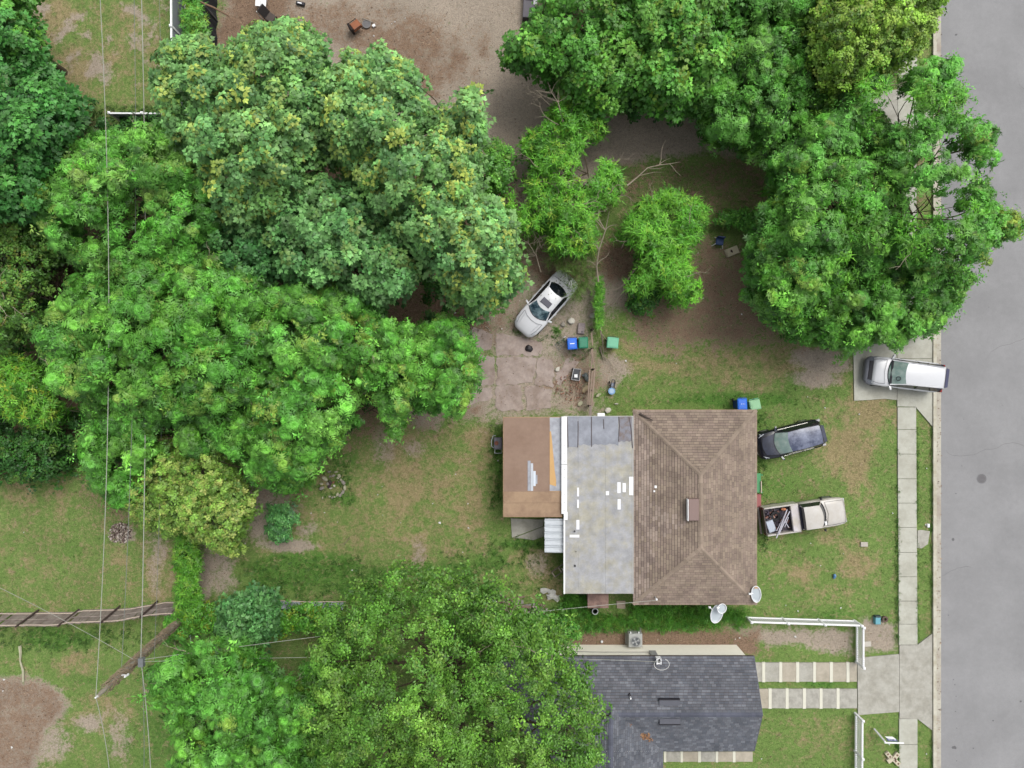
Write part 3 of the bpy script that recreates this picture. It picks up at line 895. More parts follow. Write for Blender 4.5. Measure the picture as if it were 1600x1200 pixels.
# wing: ridge runs north-south
wr = (wxE+wxW)/2; hw = (wxE-wxW)/2; slw = math.hypot(hw, hw*(gr-gz)/hf); kz = (gr-gz)/hf
wz = gz+hw*kz
cvw = hw/slw; svw = (wz-gz)/slw
shingle_plane(sh, (wxE,sS,gz), (0,1,0), (-cvw,0,svw), [(0,0),(nyS-sS,0),(nyS-sS+hw,slw),(0,slw)], slate, 0.15, 0.26)
shingle_plane(sh, (wxW,nyR,gz), (0,-1,0), (cvw,0,svw), [(0,0),(nyR-sS,0),(nyR-sS,slw),(0,slw)], slate, 0.15, 0.26)
body = MB(); e = .02
body.add([(nxW,nyN,gz-e),(nxE,nyN,gz-e),(nxE,nyS,gz-e),(nxW,nyS,gz-e),(nxW,nyR,gr-e),(nxE,nyR,gr-e),(nxW,nyN,gz-.18),(nxE,nyN,gz-.18),(nxE,nyS,gz-.18),(nxW,nyS,gz-.18)],
         [(0,4,5,1),(3,2,5,4),(0,1,7,6),(2,3,9,8),(1,5,2,8,7),(0,6,9,3,4),(6,7,8,9)])
body.add([(wxW,sS,gz-e),(wxE,sS,gz-e),(wxE,nyS-.05,gz-e),(wxW,nyS-.05,gz-e),(wr,sS,wz-e),(wr,nyS-.05,wz-e)], [(0,1,4),(1,2,5,4),(3,0,4,5),(0,3,2,1),(2,3,5)])
nroof = body.build('roof', M_deck, nh, world=True)
o = link_mesh('shingle', sh.mesh('shingle', attr=True, off=tuple(nh.location)), M_shing, nroof); tag(o, kind='stuff')
# gable flare: the verge bows out to the ridge, as boards
cp = MB(); cap_line(cp, (nxE,nyR,gr), (wxE-hw,nyR,gr), .2, .13, c(92,95,107))
cap_line(cp, (wr,sS,wz), (wr,nyR,wz), .2, .13, c(92,95,107))
o = link_mesh('ridge_cap', cp.mesh('ridge_cap', attr=True, off=tuple(nh.location)), M_shing, nroof); tag(o, kind='stuff')
_, wyN = P(0, 1008, 0)
wl = MB()
wl.box(nxW+.3, nxE-.15, nyS+.35, wyN, -0.1, gz-.19)
wl.add([(nxE-.17,nyS+.35,gz-.2),(nxE-.17,wyN,gz-.2),(nxE-.17,nyR,gr-.15)], [(0,1,2)])
wl.box(wxW+.3, wxE-.3, sS+.3, nyS+.3, -0.1, gz-.03)
wl.add([(wxW+.05,sS-.012,gz-.02),(wxE-.05,sS-.012,gz-.02),(wr,sS-.012,wz-.05)], [(0,1,2)])
wl.add([(nxW-.012,nyN,gz-.2),(nxW-.012,nyS,gz-.2),(nxW-.012,nyR,gr-.05)], [(0,1,2)])
wl.build('wall', M_cream, nh, world=True)
vg = MB()
for (y_, z_) in ((nyN, gz), (nyS, gz)):
    vg.add([(nxE,y_,z_-.18),(nxE,y_,z_+.025),(nxE,nyR,gr+.025),(nxE,nyR,gr-.18),(nxE+.03,y_,z_-.18),(nxE+.03,y_,z_+.025),(nxE+.03,nyR,gr+.025),(nxE+.03,nyR,gr-.18)],
           [(0,1,2,3),(7,6,5,4),(1,5,6,2),(0,3,7,4),(0,4,5,1),(3,2,6,7)])
vg.build('verge_board', mat('verge', c(96,98,108), .7), nh, world=True)
for (x, y) in ((1046, 1098), (1046.5, 1127)):
    zr = gr-abs(P(0, y, 3.8)[1]-nyR)*kz
    X_, Y_ = P(x, y, zr+.12)
    b_ = MB()
    b_.add([(X_-.58,Y_-.16,zr-.1),(X_+.58,Y_-.16,zr-.1),(X_+.58,Y_+.16,zr-.1),(X_-.58,Y_+.16,zr-.1),(X_-.58,Y_-.14,zr+.16),(X_+.58,Y_-.14,zr+.16),(X_+.58,Y_+.14,zr+.12),(X_-.58,Y_+.14,zr+.12)],
           [(4,5,6,7),(0,1,5,4),(1,2,6,5),(2,3,7,6),(3,0,4,7)])
    b_.build('roof_vent', mat('vent_grey', c(80,82,92), .5, .1), nh, world=True)
    MB().box(X_-.6, X_+.6, (Y_+.16 if y < 1110 else Y_-.2), (Y_+.2 if y < 1110 else Y_-.16), zr-.05, zr+.17).build('vent_hood', mat('vent_dark', c(40,38,44), .6), nh, world=True)
X_, Y_ = P(985, 1090, 3.6); MB().cyl(X_, Y_, 3.2, 3.75, .045, .045, 8).build('vent_pipe', M_white, nh, world=True)
X_, Y_ = P(984, 1086, 3.6); MB().cyl(X_, Y_, 3.2, 3.62, .07, .07, 8).build('vent_pipe', mat('vent_dark', c(40,38,44)), nh, world=True)
# service head: bracket, mast, looped cable
X_, Y_ = P(1030, 1034, 3.2)
b_ = MB(); b_.box(X_-.14, X_+.14, Y_-.16, Y_-.10, 2.78, 3.15); b_.box(X_-.14, X_+.14, Y_+.10, Y_+.16, 2.78, 3.15); b_.box(X_-.15, X_-.10, Y_-.16, Y_+.16, 3.1, 3.2); b_.box(X_+.08, X_+.13, Y_-.16, Y_+.16, 3.1, 3.2)
b_.build('service_bracket', M_white, nh, world=True)
loop = [P3(1028+12*math.cos(t_)+6, 1038+9*math.sin(t_), 3.3) for t_ in np.linspace(-PI*.35, PI*1.1, 12)]
MB().tube(loop, .02, 5).build('service_cable', mat('cable_grey', c(190,190,186), .5), nh, world=True)
MB().tube([(X_+.02,Y_+.1,2.9),(X_+.02,Y_+.1,3.35)], .05, 8).build('mast_cap', mat('cable_dark', c(50,50,52), .5), nh, world=True)
X2, Y2 = P(1024, 1018, 1.9)
b_ = MB().box(X2-.25, X2+.15, wyN+.0, wyN+.14, 1.2, 2.0); b_.build('meter_box', mat('meter_grey', c(160,162,160), .5, .08), nh, world=True)
MB().tube([P3(894,1018,2.0), P3(940,1019,2.05), P3(1018,1019,2.0)], .02, 5).build('wall_conduit', mat('conduit', c(120,116,110), .6), nh, world=True)
for y in (-18.6, -21.0): window(nh, nxE-.15, y, .9, 2.1, 1.5, 'y', 1)
# leaves that collected in the valley
lf = MB()
for (x, y, r_, n_) in ((983,1131,.16,40),(1007,1149,.26,110),(1017,1156,.12,16)):
    for i in range(n_):
        rr = r_*math.sqrt(random.random())*1.2; aa = random.random()*6.28
        zz = gr-abs(P(0, y, 3.3)[1]-nyR)*kz+.05
        X_, Y_ = P(x, y, zz); X_ += rr*math.cos(aa); Y_ += rr*.8*math.sin(aa); a0 = random.random()*6.28; s_ = random.uniform(.03,.06)
        zz += random.uniform(0, .05)
        lf.add([(X_+s_*math.cos(a0+k_), Y_+s_*math.sin(a0+k_), zz+random.uniform(-.015,.015)) for k_ in (0,2.1,4.2)], [(0,1,2)], random.choice([c(150,112,80),c(128,90,60),c(170,130,92)]))
o = link_mesh('fallen_leaves', lf.mesh('fallen_leaves', attr=True), mat('dead_leaf', (0,0,0), .9, .1, 4, attr=True)); tag(o, 'brown fallen leaves gathered in the valley of the dark grey roof', 'leaves', kind='stuff')
#@@FENCES
GAIN = 1.94
# ------------------------------------------------------------------ fences
def u(a, b):
    d = (b[0]-a[0], b[1]-a[1]); L = math.hypot(*d); return (d[0]/L, d[1]/L), L

M_vinyl = mat('white_vinyl', c(252,253,255,1.35), .45, .04, 4)
M_vgrey = mat('vinyl_panel', c(176,182,192), .5, .04, 4)
def picket_fence(a, b, label, gate_end=False):
    """a, b world points on the ground; low white picket fence"""
    (ux, uy), L = u(a, b)
    ang = math.atan2(uy, ux)
    t = thing('picket_fence', label, 'fence', (a[0], a[1], 0), ang, 'white picket fence along the grey-roofed house')
    MB().box(0, L, -.05, .05, .86, .93).build('top_rail', M_vinyl, t)
    MB().box(0, L, -.05, .05, .10, .17).build('bottom_rail', M_vinyl, t)
    pk = MB().box(-.030, .030, -.016, .016, -.02, .98)
    pk = pk.mesh('picket')
    n = int(L/.13)
    for i in range(n):
        link_mesh('picket', pk, M_vinyl, t, ((i+.5)*L/n, 0, 0))
    ps = MB().box(-.055,.055,-.055,.055,-.05,1.02).add([(-.08,-.08,1.02),(.08,-.08,1.02),(.08,.08,1.02),(-.08,.08,1.02),(0,0,1.10)],[(0,3,2,1),(0,1,4),(1,2,4),(2,3,4),(3,0,4)]).mesh('post')
    m = max(1, round(L/2.35))
    for i in range(m+1):
        link_mesh('post', ps, M_vinyl, t, (i*L/m, 0, 0))
    return t
a = P(1166, 964); b = P(1334.5, 969.5); c1 = P(1337.5, 1034)
picket_fence(a, b, 'low white picket fence running from the dishes to the corner by the front lawn')
picket_fence((b[0]+.12, b[1]-.12), c1, 'short white picket fence from the corner down to the upper ribbon drive')
picket_fence(P(1336, 1114.5), P(1335, 1290), 'white picket fence below the driveway, beside the leaning sign')

# tall vinyl fences at the north-west
def vinyl_fence(a, b, h, label, pitch=2.4, board=.16):
    (ux, uy), L = u(a, b); ang = math.atan2(uy, ux)
    t = thing('vinyl_fence', label, 'fence', (a[0], a[1], 0), ang, 'tall vinyl privacy fences')
    MB().box(0, L, -.045, .045, h-.12, h).build('top_rail', M_vinyl, t)
    MB().box(0, L, -.045, .045, .04, .16).build('bottom_rail', M_vinyl, t)
    n = int(L/board); bd = MB().box(-board/2+.004, board/2-.004, -.018, .018, .16, h-.12).mesh('board')
    for i in range(n): link_mesh('board', bd, M_vgrey, t, ((i+.5)*L/n, 0, 0))
    ps = MB().box(-.065,.065,-.065,.065,-.05,h+.06).bevbox(-.085,.085,-.085,.085,h+.06,h+.12,.05).mesh('post')
    m = max(1, round(L/pitch))
    for i in range(m+1): link_mesh('post', ps, M_vinyl, t, (i*L/m, 0, 0))
    return t
vinyl_fence(P(289, -120), P(291, 188), 1.85, 'tall white capped grey vinyl fence running down beside the climbing vine at the top left')
vinyl_fence(P(190, 189.5), P(289, 190), 1.3, 'vinyl fence with a white top rail crossing the foot of the top left lawn')
# black screen fence
t = thing('screen_fence', 'black fabric screen fence between the vine and the brown yard at the top', 'fence', (*P(337, -60), 0), 0)
p0 = P(338, -120); p1 = P(338, 84)
M_blk = mat('black_fabric', c(30,34,40), .8, .25, 5, .4, 30)
pv = []
nseg = 26
for i in range(nseg+1):
    y = p0[1]+(p1[1]-p0[1])*i/nseg; dx = .05*math.sin(i*1.7)
    pv.append((p0[0]+dx, y, -.03)); pv.append((p0[0]+dx+.02, y, -.03)); pv.append((p0[0]-.02+.06*math.sin(i*.9), y, 1.75+.04*math.sin(i*2.1))); pv.append((p0[0]-.04+.06*math.sin(i*.9), y, 1.75+.04*math.sin(i*2.1)))
ff = []
for i in range(nseg):
    k_ = i*4
    ff += [(k_, k_+3, k_+7, k_+4), (k_+1, k_+5, k_+6, k_+2), (k_+3, k_+2, k_+6, k_+7)]
MB().add(pv, ff).build('screen_panel', M_blk, t, world=True)
for i in range(5):
    y = p0[1]+(p1[1]-p0[1])*i/4
    MB().cyl(p0[0]+.08, y, -.05, 1.8, .04, .04, 8).build('post', mat('steel_post', c(120,120,122), .5), t, world=True)
o = MB().tube([P3(313,3,1.9), P3(334,12,1.5), P3(358,25,.9)], [.05,.06,.05], 7).build('fallen_pole', mat('old_wood', c(150,122,98), .9, .2, 6))
tag(o, 'brown pole lying across the black screen fence', 'pole')

# brown board fence, leaning, bottom left
M_wood = mat('weathered_wood', c(176,164,154), .95, .22, 5, .5, 60, blotch=c(144,130,122), bl_scale=2.5)
M_woodp = mat('weathered_wood_pale', c(226,208,190), .95, .12, 6)
M_wdark = mat('dark_post_wood', c(84,70,64), .95, .2, 6)
t = thing('board_fence', 'leaning weathered brown board fence with dark posts across the left lawn', 'fence', (*P(130, 955), 0))
random.seed(3)
lt = .32                                  # the top leans this much to the south
def fb(x):                               # base line in photo pixels
    return 958-0.035*x*(1 if x > 120 else .3)-(8 if x > 200 else 0)*min(1, max(0, (x-200)/60))
x = -60.0
while x < 292:
    a_ = P(x, fb(x)); b_ = P(x+3.9, fb(x+3.9)); h_ = 1.55+random.uniform(-.04, .03)
    q = random.uniform(-.02, .02); l2 = lt+random.uniform(-.03, .03)
    bd = MB()
    bd.add([(a_[0],a_[1],-.03),(b_[0]-.01,b_[1],-.03),(b_[0]-.01+q,b_[1]-l2,h_),(a_[0]+q,a_[1]-l2,h_),(a_[0],a_[1]+.02,-.03),(b_[0]-.01,b_[1]+.02,-.03),(b_[0]-.01+q,b_[1]+.02-l2,h_+.01),(a_[0]+q,a_[1]+.02-l2,h_+.01)],
           [(0,1,2,3),(7,6,5,4),(0,4,5,1),(3,2,6,7),(0,3,7,4),(1,5,6,2)])
    if random.random() < .97: bd.build('board', M_wood, t, world=True)
    x += 4.05
for zf in (.12, .55, .96):
    pts = [(*(lambda q: (q[0], q[1]+.045-lt*zf))(P(x, fb(x))), 1.55*zf) for x in range(-60, 296, 16)]
    pts = [(p[0], p[1]+random.uniform(-.02, .02), p[2]+random.uniform(-.02, .02)) for p in pts]
    MB().tube(pts, .035, 4).build('rail', M_woodp if zf != .55 else M_wood, t, world=True)
for x in (-20, 57, 120, 184, 243):
    a_ = P(x, fb(x)-1)
    MB().tube([(a_[0]+.1,a_[1]+.12,-.05),(a_[0]-.05,a_[1]+.06-lt*1.15,1.72)], .065, 6).build('post', M_wdark, t, world=True)

# chain link fence going south
t = thing('chain_link_fence', 'galvanised chain link fence running down between the left lawn and the bright trees', 'fence', (*P(316, 980), 0))
M_galv = mat('galvanised_steel', c(196,200,206), .4, .08, 6, metal=.2)
p0 = P(316, 979); p1 = P(316, 1290)
MB().tube([(p0[0],p0[1],1.55),(p1[0],p1[1],1.55)], .026, 6).build('top_rail', M_galv, t, world=True)
for i in range(5):
    y = p0[1]+(p1[1]-p0[1])*i/4
    MB().cyl(p0[0], y, -.05, 1.62, .032, .032, 8).build('post', M_galv, t, world=True)
wr_ = MB(); st = .11
y = p0[1]
nw = int((p0[1]-p1[1])/st)
for i in range(-14, nw):
    for sgn in (1, -1):
        ya = p0[1]-i*st; z0 = .03; z1 = 1.53; yb = ya-sgn*(z1-z0)
        # clip the wire to the panel
        def cl(yy, zz, y2, z2):
            if yy > p0[1]: k = (p0[1]-yy)/(y2-yy) if y2 != yy else 0; return (p0[1], zz+(z2-zz)*k)
            if yy < p1[1]: k = (p1[1]-yy)/(y2-yy) if y2 != yy else 0; return (p1[1], zz+(z2-zz)*k)
            return (yy, zz)
        if max(ya, yb) < p1[1] or min(ya, yb) > p0[1]: continue
        A_ = cl(ya, z0, yb, z1); B_ = cl(yb, z1, ya, z0)
        wr_.add([(p0[0]-.002,A_[0],A_[1]),(p0[0]-.002,A_[0]+.007,A_[1]),(p0[0]-.002,B_[0]+.007,B_[1]),(p0[0]-.002,B_[0],B_[1])], [(0,1,2,3)])
o = wr_.build('wire_mesh', M_galv, t, world=True); tag(o, kind='stuff')

# pale sheet wall along the back garden
t = thing('sheet_fence', 'low pale blue-grey sheet metal fence half buried in hedge behind the back yard', 'fence', (*P(420, 945), 0))
M_sheet = mat('pale_sheet', c(214,226,232), .6, .12, 4, blotch=c(160,170,172))
for (x0_, x1_, yA, yB) in ((310,343,958,946),(345,398,944,938),(402,424,935,937),(426,455,938,940),(457,480,940,941),(484,504,941,941),(507,540,940,941)):
    a_ = P(x0_, yA+random.uniform(-1,1)); b_ = P(x1_, yB+random.uniform(-1,1))
    bx = MB(); h_ = .75; ln = .18
    bx.add([(a_[0],a_[1],-.03),(b_[0],b_[1],-.03),(b_[0],b_[1]-ln,h_),(a_[0],a_[1]-ln,h_),(a_[0],a_[1]-.03,-.03),(b_[0],b_[1]-.03,-.03),(b_[0],b_[1]-ln-.03,h_),(a_[0],a_[1]-ln-.03,h_)],
           [(0,1,2,3),(7,6,5,4),(0,4,5,1),(3,2,6,7),(0,3,7,4),(1,5,6,2)])
    bx.build('sheet', M_sheet, t, world=True)
pts = [P3(x, y, .8) for x, y in ((400,938),(440,938.5),(480,940.5),(540,940))]
MB().tube(pts, .03, 5).build('top_rail', M_woodp, t, world=True)

# fence of rails beside the house (north side), its upper stretch under vines
t = thing('rail_fence', 'old grey-brown timber fence of long rails running up from the flat roof past the bins', 'fence', (*P(922, 600), 0))
for (xa, ya, xb, yb, z_, w_) in ((918.5,632,921.5,578,.75,.045),(921,633,925.5,580,.80,.045),(924.5,634,929.5,577,.85,.055),(924,576,926,545,.85,.05),(929,576,924,546,.9,.035),(926,540,924,520,.9,.04)):
    a_ = P(xa, ya, z_); b_ = P(xb, yb, z_)
    ang = math.atan2(b_[1]-a_[1], b_[0]-a_[0])
    bx = MB().rbox((a_[0]+b_[0])/2, (a_[1]+b_[1])/2, math.hypot(b_[0]-a_[0], b_[1]-a_[1]), w_*2, ang, z_-.04, z_+.03)
    bx.build('rail', mat('fence_rail_wood', c(168,148,132), .95, .2, 6, .4, 50), t, world=True)
for (x, y) in ((921,634),(924,610),(927,577),(925,545),(925,515)):
    X_, Y_ = P(x, y, .4); MB().box(X_-.05, X_+.05, Y_-.05, Y_+.05, -.05, .86).build('post', M_wdark, t, world=True)
MB().box(*[v for v in wrect(920.5,634,924.5,651,.9)], .80, .93).build('rail_end', M_wood, t, world=True)

# ------------------------------------------------------------------ utility pole and wires
def at(px, py, z): return P3(px, py, z)
pole_top = at(152, 1088, 9.9)
pole_base = (*P(300, 952), -.1)
t = thing('utility_pole', 'tall leaning utility pole, its lower part wrapped in dry brown vine', 'pole', (pole_base[0], pole_base[1], 0))
pb = np.array(pole_base); ptp = np.array(pole_top)
MB().tube([tuple(pb+(ptp-pb)*k_) for k_ in (0,.25,.5,.75,.93,1)], [.17,.16,.145,.13,.11,.09], 10).build('pole', mat('pole_wood', c(180,172,156), .9, .12, 3, .4, 30), t, world=True)
vn = MB()
for k_ in range(260):
    f_ = random.random()**.8*.88
    p = pb+(ptp-pb)*f_
    a0 = random.random()*6.28; r_ = .19+.10*random.random()
    pts = []
    for j in range(5):
        ff_ = f_+j*.022; q = pb+(ptp-pb)*ff_
        aa = a0+j*.6*random.uniform(.2,1.2)
        pts.append((q[0]+r_*math.cos(aa), q[1]+r_*math.sin(aa), q[2]+r_*.6*math.sin(aa*1.3)))
    vn.tube(pts, .016, 3)
o = vn.build('dry_vine', mat('dry_vine', c(164,146,122), .95, .3, 8), t, world=True); tag(o, kind='stuff')
q = pb+(ptp-pb)*.80
MB().tube([tuple(q+np.array((.0,.05,.1))), tuple(q+np.array((.35,.02,.15)))], .05, 6).build('crossarm', M_white, t, world=True)
MB().cyl(q[0]+.38, q[1]+.02, q[2]+.0, q[2]+.32, .06, .04, 8).build('insulator', M_white, t, world=True)
MB().cyl(ptp[0], ptp[1], ptp[2]-.05, ptp[2]+.16, .05, .04, 8).build('insulator', M_white, t, world=True)
q2 = at(220, 1031, 7.1)
hw = MB().box(q2[0]-.1, q2[0]+.16, q2[1]-.35, q2[1]+.1, q2[2]-.15, q2[2]+.1)
hw.build('splice_case', mat('splice_grey', c(130,134,136), .5, .2, 8), t, world=True)

M_wire = mat('wire_pale', c(186,188,176), .5, .05)
M_wired = mat('wire_grey', c(140,146,140), .5, .05)
def wire(a, b, sag, r_, label, m=M_wire, n=28, g='overhead wires'):
    a = np.array(a, float); b = np.array(b, float)
    pts = []
    for i in range(n+1):
        s_ = i/n; p = a+(b-a)*s_; p[2] -= sag*4*s_*(1-s_); pts.append(tuple(p))
    o = MB().tube(pts, r_, 5).build('overhead_wire', m)
    tag(o, label, 'wire', g)
topN = (ptp[0]-.0, 19.8+7, 9.6)
wire(ptp+np.array((0,0,.12)), (-20.1, 26.0, 10.2), 1.3, .016, 'pale overhead wire running from the pole tip to the top edge, leftmost of the lines')
wire(ptp+np.array((0,0,.12)), at(176, 1290, 9.2), .3, .016, 'pale overhead wire going down from the pole tip to the bottom edge')
wire(q2, (at(219,0,7.2)[0], 26, 7.4), .6, .022, 'thicker pale cable from the splice case up to the top edge')
wire(q2, at(238, 1300, 7.0), .25, .022, 'thicker pale cable from the splice case down to the bottom edge')
wire(at(190,1042,8.0), (at(208,0,7.8)[0]-.1, 26, 7.8), .8, .013, 'thin faint wire between the two thicker lines', M_wired)
wire(at(241,1030,6.0), (at(247,0,6.0)[0], 26, 6.2), .8, .011, 'thin faint wire right of the thicker cable', M_wired)
wire(at(222,1040,6.9), at(222, 1300, 6.9), .2, .014, 'thin grey wire beside the cable at the bottom left', M_wired)
wire(q2, (*P(1025, 938, 3.2), 3.2), .5, .013, 'pale service line from the pole to the brown roofed house')
wire(q2+np.array((0,-.1,0)), (*P(1030, 1034, 3.3), 3.3), .7, .011, 'pale service line from the pole to the grey roofed house')
wire(at(-60,890,7.5), at(208,1030,7.0), .2, .011, 'pale thin wire slanting over the leaning board fence')
# ------------------------------------------------------------------ wheelie bins and clutter
def bin_(px, py, ang, lid, body_, label, w_=.58, d_=.68, h=1.05, open_=False):
    X_, Y_ = P(px, py, h)
    t = thing('wheelie_bin', label, 'bin', (X_, Y_, 0), ang, 'wheeled household bins')
    b_ = MB().loft([[(-w_*.40,-d_*.38,.05),(w_*.40,-d_*.38,.05),(w_*.40,d_*.30,.05),(-w_*.40,d_*.30,.05)],[(-w_/2+.03,-d_/2+.04,h-.06),(w_/2-.03,-d_/2+.04,h-.06),(w_/2-.03,d_/2-.06,h-.06),(-w_/2+.03,d_/2-.06,h-.06)]])
    b_.build('bin_body', body_, t)
    l_ = MB()
    l_.loft([[(-w_/2,-d_/2,h-.06),(w_/2,-d_/2,h-.06),(w_/2,d_/2,h-.06),(-w_/2,d_/2,h-.06)],
             [(-w_/2,-d_/2,h-.01),(w_/2,-d_/2,h-.01),(w_/2,d_/2,h-.01),(-w_/2,d_/2,h-.01)],
             [(-w_/2+.06,-d_/2+.06,h+.035),(w_/2-.06,-d_/2+.06,h+.035),(w_/2-.06,d_/2-.08,h+.035),(-w_/2+.06,d_/2-.08,h+.035)]])
    lo = l_.build('lid', lid, t)
    MB().box(-w_*.30,w_*.30,-d_*.33,d_*.12,h+.03,h+.055).build('raised_panel', lid, lo)
    MB().tube([(-w_/2+.05,d_/2+.05,h-.05),(w_/2-.05,d_/2+.05,h-.05)], .018, 6).build('handle', body_, t)
    for s_ in (-1, 1):
        MB().tube([(s_*w_*.40,d_*.36,.11),(s_*(w_*.40+.05),d_*.36,.11)], .11, 12).build('wheel', mat('tyre', c(40,40,42), .85), t)
    return t
M_bl = mat('blue_plastic', c(40,124,250), .45, .06, 6); M_bl2 = mat('blue_plastic_dark', c(24,70,160), .5)
M_gn = mat('green_plastic', c(24,140,104), .35, .08, 5); M_gn2 = mat('green_plastic_dark', c(16,80,62), .5)
M_mt = mat('mint_plastic', c(124,208,168), .5, .08, 5); M_mt2 = mat('mint_plastic_faded', c(162,218,168), .55, .08, 5)
b1 = bin_(894, 537, R(4), M_bl, M_bl2, 'bright blue wheelie bin next to the dark green one beside the rail fence', h=1.1)
MB().box(-.13,.14,-.02,.03,1.156,1.162).build('lid_print', M_white, b1)
bin_(911.5, 535.5, R(2), M_gn, M_gn2, 'dark green wheelie bin between the blue bin and the rail fence', h=1.1)
bin_(957.5, 535.5, R(-5), M_mt, M_gn2, 'mint green wheelie bin standing alone on the right of the rail fence', w_=.7, d_=.66)
b1 = bin_(1160, 631.5, R(2), M_bl, M_bl2, 'blue wheelie bin behind the house corner near the black suv', h=1.1)
MB().box(-.10,-.03,.0,.03,1.156,1.160).build('lid_print', M_white, b1); MB().box(.03,.10,.0,.03,1.156,1.160).build('lid_print', M_white, b1)
bin_(1180, 632.5, R(12), M_mt2, M_mt, 'pale green wheelie bin at the corner of the brown roof', w_=.66, d_=.62)

def rock(px, py, rx, ry, h, m, label=None, cat='stone', parent=None, name='stone', ang=0.0, n=8, off=None, g=None):
    X_, Y_ = P(px, py, h*.5)
    k0 = [random.uniform(.78, 1.15) for _ in range(n)]
    rr = []
    for (z_, s_) in ((-.04, .95), (h*.55, 1.0), (h*.9, .78), (h, .35)):
        ring = []
        for i in range(n):
            a_ = 2*PI*i/n; x = rx*s_*k0[i]*math.cos(a_); y = ry*s_*k0[i]*math.sin(a_)
            ring.append((x*math.cos(ang)-y*math.sin(ang), x*math.sin(ang)+y*math.cos(ang), z_+random.uniform(-.01, .01)*h*4))
        rr.append(ring)
    mb = MB().loft(rr)
    if parent is not None:
        return mb.build(name, m, parent, loc=(X_-parent.location[0], Y_-parent.location[1], 0))
    o = mb.build(name, m, None, loc=(X_, Y_, 0))
    return tag(o, label, cat, g)
M_stone = mat('pale_stone', c(200,198,168), .95, .15, 6, .6, 25)
M_stone2 = mat('grey_stone', c(170,164,152), .95, .18, 6, .6, 25)
M_chalk = mat('white_stone', c(226,222,208), .95, .12, 6, .5, 25)
# fire ring
t = thing('fire_pit', 'round fire pit of loose pale stones in the back yard grass', 'fire pit', (*P(520.5, 757), 0))
ringpts = [(507,748,.26,.11,-.7),(502,756,.10,.07,0),(503,763,.16,.12,.3),(514,737,.13,.07,.2),(525,737.5,.14,.06,0),(530,744,.14,.10,-1),(516,744.5,.10,.06,.4),(521,743.5,.12,.08,.1),(528,747,.09,.07,-.4),(533,750,.10,.09,-.6),(536,754,.17,.11,-.8),(538.5,762,.09,.17,0),(535.5,769,.11,.17,-.5),(531,774,.11,.12,-.6),(527,773,.09,.13,-.2),(523,776.5,.08,.06,0),(519,777.5,.08,.06,0),(515,776,.08,.06,.2)]
for (x, y, rx_2, ry_2, an) in ringpts:
    rock(x, y, rx_2, ry_2, random.uniform(.09,.15), random.choice([M_stone, M_stone2, M_stone]), parent=t, ang=an)
for (x, y, mm, r_) in ((512,756,M_stone2,.11),(516,763,M_chalk,.07),(522,759,M_chalk,.09),(518,762.5,M_chalk,.06),(516,754,mat('char', c(80,64,66), .9), .16),(521,754,mat('rust_brick', c(150,104,84), .9), .10),(514,760,mat('char', c(80,64,66), .9), .13),(529,753,M_stone2,.05)):
    rock(x, y, r_, r_*.8, .07, mm, parent=t, name='ember_stone', ang=random.random()*3)
rock(504,778,.05,.09,.08,M_stone,'small pale stone in the grass just below the fire pit')

# items near the bins
rock(892,501.5,.24,.20,.18,M_chalk,'round cream white stone on the brown soil right of the white sedan','stone')
rock(880,507,.16,.18,.12,M_stone2,'brownish rounded stone left of the cream white stone')
sb = thing('old_slab', 'grey-pink concrete block lying above the blue and green bins', 'block', (*P(908, 513.5), 0), R(-6))
MB().bevbox(-.21,.21,-.33,.33,-.02,.16,.02).build('block', mat('pinkish_block', c(176,164,162), .95, .14, 6, .4, 40, blotch=c(140,130,132), bl_scale=4), sb)
MB().bevbox(.02,.10,-.26,-.16,.16,.17,.003).build('hole', mat('hole_dark', c(90,88,96), .9), sb)
sb = thing('broken_block', 'broken pale concrete block by the vine fence under the dead branch', 'block', (*P(926, 493), 0), R(15))
MB().prism([(-.2,-.12),(-.05,-.17),(.22,-.05),(.2,.14),(-.15,.13),(-.24,.02)], -.02, .22).build('block', mat('pale_block', c(190,188,176), .95, .15, 6, .4, 40), sb)
# black bag
X_, Y_ = P(826.5, 544.5)
o = MB().loft([[( .24*k_*random.uniform(.8,1.15)*math.cos(2*PI*i/11), .21*k_*random.uniform(.8,1.15)*math.sin(2*PI*i/11), z_) for i in range(11)] for k_, z_ in ((.95,0),(1.05,.06),(.75,.13),(.3,.17))]).build('rubbish_bag', mat('black_bag', c(34,30,34), .5, .3, 8), None, loc=(X_, Y_, .0))
tag(o, 'small crumpled black bag lying on the concrete below the white sedan', 'bag')
# white tool cart left of blue bin
t = thing('wire_trolley', 'tangled grey wire trolley leaning beside the blue bin', 'trolley', (*P(878, 537), 0), R(35))
fr = MB()
for y in (-.2,-.07,.07,.2): fr.tube([(-.4,y,.1),(.4,y,.3)], .012, 4)
for x in (-.4,-.15,.12,.4): fr.tube([(x,-.22,.2+x*.25),(x,.22,.2+x*.25)], .012, 4)
fr.build('frame', mat('grey_wire', c(130,140,142), .5, .1), t)
for y in (-.22,.22): MB().tube([(.36,y,.1),(.36,y*1.2,.1)], .08, 8).build('wheel', M_white, t)
